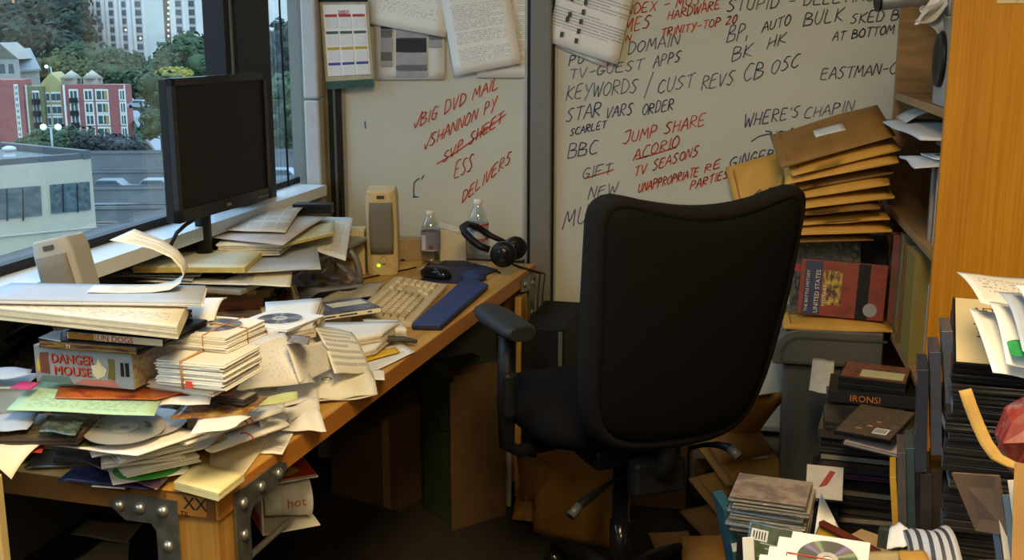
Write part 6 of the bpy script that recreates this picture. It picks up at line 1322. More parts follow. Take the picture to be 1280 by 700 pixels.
for k, (pts, l) in enumerate([([(1143, 33), (1150, 36), (1190, 4), (1180, -6)], 'crumpled pale sheet sticking out of the top of the bookcase, lowest'), ([(1150, 24), (1168, 40), (1192, 12), (1175, -6)], 'crumpled bluish sheet sticking out of the top of the bookcase, middle'), ([(1146, 16), (1166, 22), (1194, -2), (1168, -14)], 'crumpled white sheet sticking out of the top of the bookcase, topmost')]):
    P = [at_y(*p, 2.80 + .05 * k + .12 * (i in (2, 3))) for i, p in enumerate(pts)]; f0 = quadf(P, .0, .004, 50 + k)
    o = MB().grid(lambda u, v: f0(u, v) + Vector((.008 * math.sin(7 * u + k), 0, .012 * math.sin(5 * v + 3 * u + k))), 10, 8, .0012).build('crumpled_sheet', [GP, M('bluish_paper', (.40, .45, .55), .7), PAPER][k], recenter=True, fix=True); tag(o, l, 'paper')
a, b = at_y(1097, 2, 2.98), at_y(1180, -8, 3.02)
tb = tag(empty('metal_tube', a), 'grey metal tube with a black end sticking out at the top of the bookcase', 'tube'); d = (b - a) * 1.7
MB().tube([(0, 0, 0), d], .023, 20).build('tube', M('brushed_grey_metal', (.30, .29, .25), .35, .05, metal=.6), tb); MB().tube([-d * .01, d * .012], .0245, 20).build('end_cap', BLACKP, tb)

# ================================================================== PADDED ENVELOPES
LABELW = M('white_address_label', (.55, .55, .52), .7)
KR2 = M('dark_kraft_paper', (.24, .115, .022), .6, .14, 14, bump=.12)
def mailer(M4, w, l, h, mat, label, group=None, lab=None, scribble=False, name='padded_envelope'):
    """padded bag lying in its own xy plane, flap at -x"""
    _sd[0] += 1; rnd = random.Random(_sd[0]); ph = rnd.uniform(0, 6)
    def top(u, v): return Vector(((u - .5) * w, (v - .5) * l, h * (.12 + .88 * (max(0, math.sin(math.pi * u)) ** .45) * (max(0, math.sin(math.pi * v)) ** .45)) + .0025 * math.sin(6 * u + ph) * math.sin(5 * v + ph)))
    mb = MB(); n, m = 12, 10; N = (n + 1) * (m + 1)
    Pt = [top(i / n, j / m) for j in range(m + 1) for i in range(n + 1)]; mb.v = [tuple(p) for p in Pt] + [(p.x, p.y, -.0 + .002 * math.sin(9 * p.x + ph)) for p in Pt]
    I = lambda i, j, k=0: k * N + j * (n + 1) + i
    for j in range(m):
        for i in range(n): mb.face([I(i, j), I(i + 1, j), I(i + 1, j + 1), I(i, j + 1)], 0, None, True); mb.face([I(i, j + 1, 1), I(i + 1, j + 1, 1), I(i + 1, j, 1), I(i, j, 1)], 0, None, True)
    for i in range(n): mb.face([I(i, 0, 1), I(i + 1, 0, 1), I(i + 1, 0), I(i, 0)]); mb.face([I(i + 1, m, 1), I(i, m, 1), I(i, m), I(i + 1, m)])
    for j in range(m): mb.face([I(0, j + 1, 1), I(0, j, 1), I(0, j), I(0, j + 1)]); mb.face([I(n, j, 1), I(n, j + 1, 1), I(n, j + 1), I(n, j)])
    o = mb.build(name, mat, fix=True); o.matrix_world = M4; tag(o, label, 'envelope', group)
    MB().box((-w * .5 + .022, 0, h * .62), (.004, l * .86, .0012)).build('flap_crease', M('flap_crease_shade', (.30, .14, .02), .7), o)
    if lab:
        x, y, a_, b_ = lab; MB().grid(lambda u, v: top(.5 + (x + (u - .5) * a_) / w, .5 + (y + (v - .5) * b_) / l) + Vector((0, 0, .0014)), 5, 3, .0008).build('address_label', LABELW, o, fix=True)
    if scribble:
        for q in range(3): MB().tube([(x_, y_ + .02 * q - .02, h + .0035) for x_, y_ in ((-.03, .0), (-.01, .012), (.0, -.006), (.02, .010), (.035, .0))], .0018, 4).build('pen_scribble', INK['k'], o)
    return o
# leaning stack between the whiteboard and the bookcase, resting on the books on the bin
rnd = random.Random(21)
n_env = 10
for k in range(n_env):
    s = k / (n_env - 1); zc = .915 + .30 * s ** 1.0; ang = -3 - 14 * s
    x = .205 + rnd.uniform(-.02, .015) - (.02 if k % 3 == 0 else 0) + .01 * s; y = 3.42 - .04 * s + rnd.uniform(-.02, .02)
    M4 = Matrix.Translation((x, y, zc)) @ Matrix.Rotation(R(rnd.uniform(-5, 5)), 4, 'Z') @ Matrix.Rotation(R(ang), 4, 'Y') @ Matrix.Rotation(R(18 * s), 4, 'X')
    mailer(M4, (.30, .32, .29, .31)[k % 4], .24, .021 + .004 * (k % 2), KRAFT if k % 3 else KR2, f'{ORD[n_env - 1 - k]} padded brown envelope of the stack leaning against the bookcase' + (', with a white label' if k == n_env - 1 else ''), 'padded envelopes stacked beside the bookcase', (.0, -.01, .085, .05) if k == n_env - 1 else None)
M4 = basis(at_y(958, 250, 3.59), (1, 0, .30), (0, .42, 1)); mailer(M4, .20, .28, .02, KRAFT, 'padded envelope with pen scribbles standing at the left behind the leaning stack', None, None, True)
# bin with a lid, envelope and books on it
BINM = M('grey_bin_plastic', (.092, .088, .072), .5, .05)
bn = tag(empty('bin', (.228, 3.44, 0)), 'grey plastic bin with a rounded lid beside the bookcase', 'bin')
mb = MB(); pf = [(-.125, 0), (.12, 0), (.13, .57), (-.14, .57)]; mb.prism(pf, -.12, .19, 0, 'Y'); bevel(mb.build('body', BINM, bn, fix=True), .012, 3)
lid = [(-.172, .545), (.14, .545), (.14, .655), (-.10, .655), (-.135, .645), (-.160, .62), (-.172, .585)]
mb = MB(); mb.prism(lid, -.145, .20, 0, 'Y'); bevel(mb.build('lid', BINM, bn, fix=True), .006, 3)
mb = MB(); rim = [(-.150, .55), (.15, .55), (.15, .556), (-.143, .556), (-.142, .585), (-.130, .612), (-.105, .628), (.15, .628), (.15, .634), (-.108, .634), (-.136, .616), (-.148, .588)]; mb.prism(rim, -.149, -.1445, 0, 'Y'); mb.build('lid_groove', M('dark_bin_groove', (.06, .058, .05), .5), bn, fix=True)
for x in (-.10, .10): MB().tube([(x, -.10, .012), (x, -.06, .012)], .012, 10).build('foot', BLACKP, bn)
c = at_y(975, 430, 3.38); mb = MB(); rnd = random.Random(3); mb.lathe([(.005, -.04), (.03, -.03), (.035, 0), (.025, .03), (.004, .045)], 9, smooth=False); mb.v = [(x + rnd.uniform(-.008, .008), y + rnd.uniform(-.008, .008), z + rnd.uniform(-.006, .006)) for x, y, z in mb.v]
tag(mb.build('plastic_bag', M('bluish_white_bag', (.42, .45, .48), .4), loc=(c.x, c.y, c.z)), 'small crumpled pale plastic bag at the left edge of the bin lid', 'bag')
mailer(Matrix.Translation((.235, 3.40, .6565)) @ Matrix.Rotation(R(2), 4, 'Z') @ Matrix.Rotation(R(-1), 4, 'Y'), .31, .20, .024, KRAFT, 'padded envelope lying flat on the bin lid under the red book')
rd = tag(empty('book', (.245, 3.345, .684)), 'red military history book lying on its long edge on the bin', 'book')
rd.rotation_euler = (R(-8), R(2), R(-3))
REDC = art('dark_red_cover', [(.16, .022, .015), (.24, .035, .02), (.14, .02, .012)], 3, .4); rw, rh = .245, .165
bevel(MB().box((0, .014, rh / 2), (rw, .028, rh)).build('book_block', REDC, rd), .002)
MB().box((-.086, -.0008, rh / 2), (.05, .001, rh * .96)).build('navy_band', M('navy_print', (.03, .035, .09), .5), rd)
MB().box((.058, -.0008, rh / 2), (.034, .001, rh * .98)).build('black_band', BLACKP, rd)
MB().box((-.03, -.0009, rh * .52), (.055, .001, rh * .62)).build('cover_picture', art('gold_night_picture', [(.05, .03, .05), (.10, .05, .04), (.45, .28, .05), (.6, .42, .08)], 4), rd)
MB().lathe([(.001, 0), (.02, 0), (.02, .001)], 24, c=(.082, -.0008, .03), m=Matrix.Rotation(math.pi / 2, 4, 'X')).build('round_seal', M('grey_seal', (.26, .26, .25), .5), rd)
CREAMT = M('cream_title_print', (.62, .56, .38), .5)
for s, x, z, h in (('THE BATTLE HISTORY', -.096, .010, .0125), ('UNITED STATES', -.066, .008, .018), ('MILITARY', -.046, .03, .015)): text(s, h, CREAMT, rd, (x, -.0022, z), (math.pi / 2, -math.pi / 2, 0), 'title_lettering')
bw = bkb = tag(bevel(MB().box((0, .02, .11), (.20, .035, .22)).build('book', art('black_white_cover', [(.03, .03, .03), (.10, .10, .09), (.02, .02, .02), (.28, .27, .24)], 6)), .002), 'black and white illustrated book standing behind the red one', 'book'); bw.location = (.20, 3.40, .682); bw.rotation_euler = (R(-6), 0, 0)
MB().box((0, .0018, .135), (.196, .001, .022)).build('red_title_band', M('red_band_print', (.30, .04, .03), .5), bw)
text('WAR DIARY', .02, M('grey_title_print', (.35, .34, .30), .5), bw, (-.092, .0008, .108), (math.pi / 2, 0, 0), 'title_lettering') if False else None
tag(bevel(MB().box((0, 0, .105), (.17, .12, .21)).build('dark_box', M('black_card_box', (.015, .014, .013), .6)), .003), 'black box standing behind the books on the bin, under the envelopes', 'box').location = (.30, 3.54, .682)
# on the floor behind and right of the chair
KR3 = M('shaded_kraft_paper', (.36, .175, .03), .6, .14, 14, bump=.12)  # darker kraft copy: chair's shade on the floor envelopes put into colour
def mail_q(pxs, z4, h, mat, label, lab=None, group=None):
    P = [at_z(p[0], p[1], z) for p, z in zip(pxs, z4)]; c = sum(P, Vector()) / 4; x = (P[1] - P[0] + P[2] - P[3]); y = (P[3] - P[0] + P[2] - P[1])
    return mailer(basis(c, x, y), x.length / 2, y.length / 2, h, mat, label, group, lab)
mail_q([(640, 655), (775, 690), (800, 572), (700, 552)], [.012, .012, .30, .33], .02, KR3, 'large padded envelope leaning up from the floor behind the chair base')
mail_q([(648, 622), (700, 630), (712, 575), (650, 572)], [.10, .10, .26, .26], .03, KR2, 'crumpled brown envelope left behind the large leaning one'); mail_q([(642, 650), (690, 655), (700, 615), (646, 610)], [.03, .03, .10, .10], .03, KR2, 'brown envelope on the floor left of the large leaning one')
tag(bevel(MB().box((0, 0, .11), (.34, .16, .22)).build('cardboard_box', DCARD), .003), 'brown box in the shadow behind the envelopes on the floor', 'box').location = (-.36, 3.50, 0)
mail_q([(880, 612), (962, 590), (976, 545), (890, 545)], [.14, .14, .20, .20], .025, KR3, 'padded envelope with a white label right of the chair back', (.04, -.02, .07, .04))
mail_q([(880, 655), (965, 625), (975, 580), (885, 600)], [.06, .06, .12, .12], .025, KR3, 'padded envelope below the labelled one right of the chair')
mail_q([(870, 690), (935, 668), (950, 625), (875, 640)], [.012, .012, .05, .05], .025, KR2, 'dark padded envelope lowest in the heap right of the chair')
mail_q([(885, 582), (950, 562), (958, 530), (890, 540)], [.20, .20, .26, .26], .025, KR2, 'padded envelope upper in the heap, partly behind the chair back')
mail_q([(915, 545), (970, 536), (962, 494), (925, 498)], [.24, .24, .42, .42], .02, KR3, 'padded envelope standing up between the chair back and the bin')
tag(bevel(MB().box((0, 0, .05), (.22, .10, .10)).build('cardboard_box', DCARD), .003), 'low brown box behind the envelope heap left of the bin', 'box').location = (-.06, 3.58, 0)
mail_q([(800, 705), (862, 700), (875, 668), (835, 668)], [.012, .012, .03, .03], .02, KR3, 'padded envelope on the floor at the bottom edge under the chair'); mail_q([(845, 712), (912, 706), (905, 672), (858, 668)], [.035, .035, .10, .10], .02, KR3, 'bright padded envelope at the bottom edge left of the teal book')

# ================================================================== CASE STACK BESIDE THE BOOKCASE (far stack)
DK = [M('case_black_a', (.014, .014, .015), .22), M('case_black_b', (.022, .02, .019), .3), M('case_black_c', (.012, .013, .016), .2)]
SP_ = [art('dark_spine_a', [(.02, .02, .02), (.05, .045, .04), (.02, .018, .02)], 5), art('dark_spine_b', [(.03, .02, .015), (.07, .04, .03), (.02, .02, .03)], 5), art('dark_spine_c', [(.02, .02, .03), (.05, .05, .07), (.02, .02, .02)], 5)]
S2x, S2y = .285, 2.90
tag(bevel(MB().box((0, 0, .11), (.22, .24, .22)).build('cardboard_box', [CARD]), .003), 'brown box on the floor under the far stack of disc cases', 'box').location = (S2x - .02, S2y + .02, 0)
z = .2205; rnd = random.Random(8)
far_items = [('gold spined', art('gold_spine', [(.20, .13, .02), (.32, .22, .05), (.12, .07, .02)], 5)), ('dark red spined', M('dark_red_spine', (.12, .02, .015), .4)), ('yellow brown spined', art('yellow_brown_spine', [(.25, .16, .03), (.10, .06, .02)], 5)), ('black', None), ('smoky', SP_[0]), ('silver edged', M('silver_edge', (.34, .32, .24), .25, .1, metal=.4)), ('plain black', None), ('dark brown spined', SP_[1]), ('thin grey edged', M('grey_edge', (.16, .15, .12), .25)), ('glossy black', None), ('dark blue spined', SP_[2]), ('dull black', None), ('purple printed', art('purple_dark_cover', [(.02, .015, .025), (.06, .03, .07), (.16, .05, .08)], 3)), ('worn black', None), ('charcoal', SP_[0])]
for k, (n_, m) in enumerate(far_items):
    T = (.0145, .016, .0145, .028, .0145, .0145, .028, .0145, .0145, .022, .0145, .0145, .0145, .016, .0145)[k]
    case('dvd_case', (S2x - .015 + rnd.uniform(-.012, .012), S2y + rnd.uniform(-.012, .012), z), R(-4 + rnd.uniform(-5, 5)), .19, .135, T, f'{n_} disc case, {ORD[len(far_items) - 1 - k]} of the flat pile beside the bookcase', 'disc case', 'flat cases beside the bookcase', DK[k % 3], None, m); z += T + .0006
print('far stack top', z)
tag(bevel(MB().box((0, 0, .05), (.20, .14, .10)).build('dark_case_block', DK[1]), .003), 'dark box on the far pile under the black title box', 'box').location = (S2x + .01, S2y + .01, z); z2 = z + .1005
o = case('black_box', (S2x + .02, S2y, z2), R(-5), .215, .15, .034, 'black box with orange title lettering near the top of the far pile', 'box', spine=M('black_spine', (.02, .02, .022), .3))
text('IRONSI', .024, M('orange_title_print', (.50, .16, .02), .5), o, (-.055, -.0765, .009), (math.pi / 2, 0, 0), 'title_lettering')
sheet('paper_sheet', [(1011, 490), (1041, 494), (1043, 452), (1016, 448)], [z2 - .03, z2 - .02, z2 + .035, z2 + .035], M('dim_white_paper', (.48, .44, .36), .8), 'white sheet hanging down left of the black title box', rip=.002)
MM = [o_ for o_ in sc.objects if o_.get('label', '').startswith('white sheet hanging')][0]
o = case('brown_book', (S2x + .025, S2y + .01, z2 + .036), R(-12), .165, .13, .030, 'brown disc box with a yellow sticker on top of the far pile', 'box', body=BLACKP, cover=art('brown_red_cover', [(.10, .03, .015), (.2, .07, .035), (.07, .03, .02)], 4), tilt=Matrix.Rotation(R(2), 4, 'X'))
MB().box((.02, -.02, .0312), (.105, .055, .0006)).build('sticker', M('pale_yellow_sticker', (.50, .44, .22), .6), o)
# tilted jewel cases lying across the front of that pile
def jewel(c, rz, tilt, label, cover, group=None, name='jewel_case', body=None, back=None):
    o = case(name, c, rz, .142, .125, .0104, label, 'disc case', group, body or CLEAR, cover, None, tilt=tilt)
    MB().box((0, 0, .0048), (.136, .12, .003)).build('tray', back or BLACKP, o); return o
tl = Matrix.Rotation(R(17), 4, 'X') @ Matrix.Rotation(R(-6), 4, 'Y')
BRC = art('brown_street_cover', [(.03, .02, .012), (.08, .052, .03), (.055, .037, .025), (.10, .07, .045)], 4, .2)
S3 = Vector((S2x - .012, S2y - .175, 0))
tag(bevel(MB().box((0, 0, .14), (.2, .12, .28)).build('cardboard_box', CARD), .003), 'brown box on the floor under the front pile of dark cases', 'box').location = S3
z = .2805; front_items = [('black and gold', art('gold_spine', [(.2, .13, .02)])), ('dark red edged', M('dark_red_spine')), ('gold edged', art('yellow_brown_spine', [(.25, .16, .03)])), ('jet black', None), ('silver rimmed', M('silver_edge')), ('black', SP_[0]), ('coal black', None), ('pale rimmed', M('grey_edge')), ('deep black', None), ('plum printed', art('purple_dark_cover', [(.02, .015, .025)])), ('night blue', SP_[2]), ('worn dark', SP_[1]), ('bright edged', M('silver_edge')), ('sooty black', None), ('thick black', None), ('broad dark', SP_[0]), ('heavy black', None)]
for k, (n_, m) in enumerate(front_items):
    T = (.0145, .016, .0145, .0145, .0145, .028, .022, .0145, .028, .0145, .0145, .0145, .0145, .0145, .022, .022, .022)[k]
    case('dvd_case', (S3.x + rnd.uniform(-.012, .012), S3.y + rnd.uniform(-.010, .010), z), R(-4 + rnd.uniform(-5, 5)), .19, .135, T, f'{n_} disc case, {ORD[len(front_items) - 1 - k]} of the front pile under the tilted cases', 'disc case', 'front pile of dark cases', DK[k % 3], None, m); z += T + .0006
print('front pile top', z)
j1 = jewel(at_d(1094, 532, 2.55), R(-33), tl, 'tilted jewel case with a brown cover and a white barcode on the far pile', BRC, body=BLACKG)
MB().box((.035, -.035, .0114), (.034, .022, .0008)).build('barcode_label', M('white_barcode', (.60, .60, .56), .5), j1)
for k in range(7): MB().box((.0225 + .004 * k, -.035, .0120), (.0014 if k % 2 else .0022, .016, .0006)).build('barcode_bar', BLACKP, j1)
for x, y_ in ((.0, -.02), (.012, .0), (-.02, -.035)): MB().box((x, y_, .0113), (.012, .004, .0006)).build('orange_print', M('orange_title_print'), j1)
j2 = jewel(at_d(1104, 549, 2.55), R(-28), Matrix.Rotation(R(15), 4, 'X'), 'tilted jewel case with a pale pink edge under the barcode one', M('pale_pink_edge', (.40, .30, .28), .3), back=M('pale_tray', (.5, .42, .40), .4))
j3 = jewel(at_y(1030, 606, 2.60), R(-3), Matrix.Rotation(R(38), 4, 'X'), 'small white and red jewel case leaning left of the far pile', M('white_cover', (.50, .46, .40), .4)); j3.scale = (.62, .75, 1)
MB().prism([(-.02, -.02), (.01, -.01), (.04, .04), (.02, .045)], .0112, .012).build('red_print', M('red_band_print'), j3)
c = at_y(1030, 606, 2.60); hh = c.z - .035
tag(bevel(MB().box((0, 0, hh / 2), (.07, .05, hh)).build('narrow_box', DK[2]), .002), 'narrow black box under the small white and red case', 'box').location = (c.x, 2.615, 0)
# ================================================================== FRONT HEAP AT THE BOTTOM OF THE FRAME
hb = tag(empty('cardboard_box', (.09, 1.97, 0), R(-8)), 'large brown carton full of disc cases at the bottom right of the chair', 'box')
mb = MB()
for c_, d_ in (((0, 0, .004), (.26, .30, .008)), ((-.128, 0, .24), (.004, .30, .47)), ((.128, 0, .24), (.004, .30, .47)), ((0, -.148, .24), (.26, .004, .47)), ((0, .148, .24), (.26, .004, .47))): mb.box(c_, d_)
mb.build('carton_walls', CARD, hb)
c = at_d(966, 612, 2.06); jz = c.z
HC = art('painting_cover', [(.10, .10, .12), (.18, .12, .09), (.26, .20, .15), (.13, .13, .16)], 3, .2)
base_z = .47
nJ = 6
for k in range(nJ):
    zz = jz - .0112 * (nJ - 1 - k) - .012
    jewel((c.x + rnd.uniform(-.004, .004), c.y + rnd.uniform(-.004, .004), zz), R(-9 + rnd.uniform(-3, 3)), None, f'{ORD[nJ - 1 - k]} jewel case in the short pile before the bin' + (', painted' if k == nJ - 1 else ''), HC if k == nJ - 1 else M('pale_case_cover', (.30, .26, .2), .3), 'short jewel case pile', back=M('grey_tray', (.28, .26, .22), .4))
print('jewel pile base', jz - .0112 * (nJ - 1) - .012)
tag(bevel(MB().box((0, 0, -.27), (.12, .11, .54)).build('case_block', DK[0]), .002), 'tall black box right below the short jewel case pile', 'box').location = (c.x, c.y, jz - .0112 * (nJ - 1) - .0125)
def upright(px, py, t, L, H, T, rz, lean, m, label, cat='disc case', cover=None, name='dvd_case', roll=0):
    """a flat thing standing on its edge: px,py = its top-left corner, at depth t"""
    p = at_d(px, py, t); M4 = Matrix.Translation(p) @ Matrix.Rotation(R(rz), 4, 'Z') @ Matrix.Rotation(R(lean), 4, 'X') @ Matrix.Rotation(R(roll), 4, 'Y')
    o = bevel(MB().box((L / 2, T / 2, -H / 2), (L, T, H)).build(name, m), .0012); o.matrix_world = M4; tag(o, label, cat)
    if cover: MB().box((L / 2, -.0006, -H / 2), (L - .008, .0009, H - .008)).build('cover', cover, o)
    return o
GRN = art('dark_green_cover', [(.02, .04, .015), (.05, .07, .025), (.09, .10, .04), (.03, .05, .02)], 4, .3)
g1 = upright(937, 650, 2.02, .135, .19, .014, -12, -18, CLEAR, 'green backed disc case standing in the carton, barcode at its top left', cover=GRN, roll=3)
MB().box((.022, -.0018, -.022), (.030, .0008, .02)).build('barcode_label', M('white_barcode'), g1)
for k in range(5): MB().box((.012 + .005 * k, -.0026, -.022), (.002, .0006, .014)).build('barcode_bar', BLACKP, g1)
for k in range(9): MB().box((.055 + .004 * (k % 3), -.0016, -.035 - .008 * k), (.06 - .012 * (k % 3), .0006, .002)).build('pale_print_line', M('pale_print', (.40, .40, .28), .5), g1)
upright(904, 636, 2.06, .02, .22, .12, 12, -8, M('teal_spine', (.02, .07, .08), .45), 'teal spined book standing left in the carton', 'book', name='book', roll=-12)
b_ = [o_ for o_ in sc.objects if o_.get('label', '').startswith('teal spined')][0]; MB().box((.01, -.0008, -.075), (.016, .0009, .016)).build('white_patch', M('white_barcode'), b_); MB().box((.01, -.0008, -.12), (.016, .0009, .012)).build('tan_patch', M('tan_patch', (.35, .22, .12), .5), b_)
upright(909, 634, 2.10, .03, .17, .003, 10, -8, M('bluish_paper'), 'folded bluish sheet beside the teal spined book', 'paper', name='paper_sheet', roll=-20)
upright(928, 672, 1.98, .02, .15, .003, 10, -8, PAPER, 'narrow white sheet between the teal book and the green backed case', 'paper', name='paper_sheet', roll=-4)
y1 = upright(1026, 653, 2.10, .115, .18, .02, -22, -14, M('yellow_book_cover', (.50, .33, .03), .5, .08), 'yellow book with a dark red top edge standing behind the white sleeves', 'book', name='book', roll=14)
MB().box((.0575, .0, .0006), (.115, .024, .006)).build('red_top_band', M('dark_red_spine'), y1); MB().box((-.0006, .01, -.09), (.001, .02, .18)).build('blue_spine', M('navy_print'), y1)
for k, (px, py, t, l, w) in enumerate([(950, 694, 1.96, 'white sleeve leftmost and lowest of the fan at the bottom edge', False), (962, 684, 1.945, 'white sleeve second of the fan at the bottom edge', False), (974, 672, 1.93, 'white sleeve third of the fan at the bottom edge', False), (991, 666, 1.90, 'white sleeve with disc and red band, front right of the bottom fan', True)]):
    p = at_d(px, py, t); M4 = Matrix.Translation(p) @ Matrix.Rotation(R(-14 + 2 * k), 4, 'Z') @ Matrix.Rotation(R(30 - 6 * k), 4, 'X') @ Matrix.Rotation(R(6 - 2 * k), 4, 'Z') @ Matrix.Translation((.063, -.063, 0))
    o = sleeve('disc_sleeve', (0, 0, 0), 0, l, None, w, disc_mat('purple_green_disc_face', (.13, .125, .10), .15), .126, .004); o.matrix_world = M4
    if w: band_on(o, [(-.065, .0, .0), (-.065, .0, .006), (0, -.004, .0075), (.065, -.01, .006), (.065, -.01, 0)], REDBAND, .0012)
c0_, c1_ = at_d(1020, 668, 2.2), at_d(1058, 662, 2.2)
o = MB().grid(lambda u, v: at_d(1018 + 40 * u * (1 - v) + 8 * v + 4 * u * v, 668 - 55 * v + 10 * u, 2.2 + .05 * math.sin(math.pi * v)), 6, 8, .001).build('curved_sheet', PAPER, recenter=True, fix=True); tag(o, 'white curved sheet standing behind the green backed case', 'paper')
cb = tag(empty('cardboard_box', at_d(1092, 690, 2.15) - Vector((0, 0, .50)), R(-35)), 'tan folded carton corner behind the yellow book', 'box')
bevel(MB().box((0, 0, .26), (.10, .075, .52)).build('body', M('tan_cardboard'), cb), .002)
upright(1098, 660, 2.12, .05, .15, .02, -20, -5, art('dark_green_case', [(.02, .035, .03), (.06, .07, .06)], 4), 'dark green case upright right of the tan carton corner')
ya = upright(1112, 596, 2.14, .012, .19, .135, -6, -4, M('yellow_spine', (.42, .24, .02), .5), 'yellow edged case standing left of the near tall stack', roll=-7)
for k, (px, n_, m) in enumerate([(1121, 'grey printed', art('grey_blue_spine', [(.03, .035, .04), (.08, .07, .07), (.04, .03, .03)], 5)), (1132, 'teal grey', M('teal_grey_case', (.035, .06, .065), .35)), (1143, 'rust spined', art('rust_spine', [(.05, .02, .015), (.02, .02, .025)], 5))]):
    upright(px, 566 - 6 * k, 2.12, .016, .19, .135, -6, -4, m, f'{n_} case standing upright left of the near tall stack', roll=-5)
tag(bevel(MB().box((0, 0, .235), (.10, .14, .47)).build('cardboard_box', CARD), .003), 'brown carton on the floor under the upright cases', 'box').location = (.315, 2.19, 0)
for k, (px, py, n_, m, rl) in enumerate([(1147, 462, 'navy', M('navy_case_plastic', (.025, .03, .045), .25), -3), (1162, 440, 'smoke blue', M('smoke_blue_case', (.05, .055, .075), .22), -5), (1177, 414, 'pale edged', M('pale_edge_case', (.07, .08, .10), .25), -7)]):
    upright(px, py, 2.0 - .005 * k, .019, .19, .135, -6, -3, m, f'{n_} disc case on edge at the left face of the near tall stack', roll=rl)
for k, (px, py, n_, m) in enumerate([(1151, 592, 'charcoal', DK[1]), (1164, 588, 'deep brown', M('deep_brown_case', (.03, .02, .015), .3))]):
    upright(px, py, 2.03, .020, .19, .135, -6, -2, m, f'{n_} case upright low at the left foot of the near tall stack', roll=-4)
# ================================================================== NEAR TALL STACK OF DISC CASES
BXW = .50
tc_ = at_d(1192, 446, 1.93); rzN = R(-6)
nx_ = Vector((math.cos(rzN), math.sin(rzN), 0)); ny_ = Vector((-nx_.y, nx_.x, 0))
NC = tc_ + nx_ * .068 + ny_ * .095; NC.z = 0
sb = tag(empty('cardboard_box', (NC.x, NC.y, 0), rzN), 'brown printed carton with a round mark under the near tall stack', 'box')
bevel(MB().box((.05, 0, .265), (.22, .24, .53)).build('body', M('brown_printed_card', (.16, .10, .05), .8, .15, 12), sb), .004)
MB().lathe([(.022, 0), (.030, 0), (.030, .001), (.022, .001), (.022, 0)], 24, c=(-.06, -.1205, .49), m=Matrix.Rotation(math.pi / 2, 4, 'X'), cap=False).build('round_mark', M('dark_card_ink', (.03, .022, .015), .7), sb)
MB().tube([(.0, -.1208, .48), (.02, -.1208, .50), (.05, -.1208, .478), (.10, -.1208, .49)], .004, 6).build('dark_stripe', M('dark_card_ink'), sb)
z = .5305; rnd = random.Random(77); ttop = tc_.z - .035
near = []
while z < ttop - .02: 
    T = rnd.choice([.0145, .0145, .016, .022, .028]); near.append((z, T)); z += T + .0007
for k, (zz, T) in enumerate(near):
    n_ = ['glossy black', 'matt black', 'blue black', 'smoky black'][k % 4]
    c = NC + nx_ * (rnd.uniform(-.008, .008) - .004 * math.sin(k * .6)) + ny_ * rnd.uniform(-.008, .008)
    o = case('dvd_case', (c.x, c.y, zz), rzN + R(rnd.uniform(-3, 3)), .136, .19, T, f'{n_} disc case, {ORD[min(19, len(near) - 1 - k)]} under the top of the near tall stack', 'disc case', 'near tall stack of cases', DK[k % 3])
    MB().box((-.0684, 0, T / 2), (.0006, .182, T * .78)).build('spine_label', [art('blue_grey_spine', [(.05, .06, .09), (.12, .13, .16), (.04, .04, .06)], 5), art('red_dark_spine', [(.12, .02, .02), (.05, .03, .03), (.10, .08, .08)], 5), SP_[2], M('pale_blue_spine', (.16, .19, .24), .35)][(k * 7 // 3) % 4], o)
ztop = near[-1][0] + near[-1][1] + .001
tlt = Matrix.Rotation(R(24), 4, 'X')
c = NC + nx_ * .0; wd = M('dark_red_case', (.09, .02, .02), .3)
o = case('dvd_case', (c.x, c.y, ztop + .041), rzN, .136, .19, .0145, 'dark red and black case just under the cream covered one on the near stack', 'disc case', None, DK[0], tilt=tlt); MB().box((-.0684, 0, .007), (.0006, .182, .011)).build('spine_label', wd, o)
CRC = M('cream_cover_print', (.66, .52, .27), .6, .05, 6)
o = case('dvd_case', (c.x, c.y - .004, ztop + .058), rzN, .136, .19, .022, 'cream covered disc case on top of the near tall stack, with dark title', 'disc case', None, BLACKG, CRC, tilt=tlt)
text('AFTER', .024, M('dark_brown_print', (.12, .06, .03), .5), o, (-.036, .05, .0232), (0, 0, 0), 'title_lettering')
for k, w in enumerate((.055, .06, .05, .045, .05)): MB().box((-.004, .030 - .012 * k, .0229), (w, .003, .0006)).build('print_line', M('dark_brown_print'), o)
MB().prism([(.02, -.085), (.063, -.085), (.063, -.035), (.045, -.03), (.03, -.045)], .0226, .0232).build('dark_picture', M('brown_picture_print', (.07, .04, .025), .5), o)
tag(bevel(MB().box((0, 0, .017), (.12, .13, .034)).build('dvd_case', DK[1]), .002), 'black case wedged under the tilted cases of the near stack', 'disc case').location = (NC + ny_ * .02) + Vector((0, 0, ztop))
# white sheets and sleeves on the right of the near stack
Wz = lambda P4, m, label, name='paper_sheet', th=.001, bend=.0, rip=.001: tag(MB().grid(quadf(P4, bend, rip, len(label)), 10, 8, th, nrm=(0, 0, 1)).build(name, m, recenter=True, fix=True), label, 'paper')
def dq(pts): return [at_d(x, y, t) for x, y, t in pts]
FR = printed('front_form_print', (.74, .71, .62), (.12, .12, .12), rows=10, thr=.5, margin=.15, top=.8, bot=.3)
Wz(dq([(1241, 466, 1.52), (1330, 484, 1.50), (1310, 402, 1.74), (1211, 386, 1.76)]), PAPER, 'large white sheet in front on the near stack at the right edge', bend=.004)
Wz(dq([(1226, 379, 1.70), (1320, 400, 1.66), (1310, 352, 1.88), (1196, 341, 1.90)]), FR, 'printed white form with a folded corner at the right edge, against the pine panel', bend=.006)
Wz(dq([(1258, 455, 1.49), (1330, 470, 1.47), (1320, 392, 1.68), (1236, 378, 1.70)]), PAPER, 'white envelope second of the fan at the right edge', bend=.012)
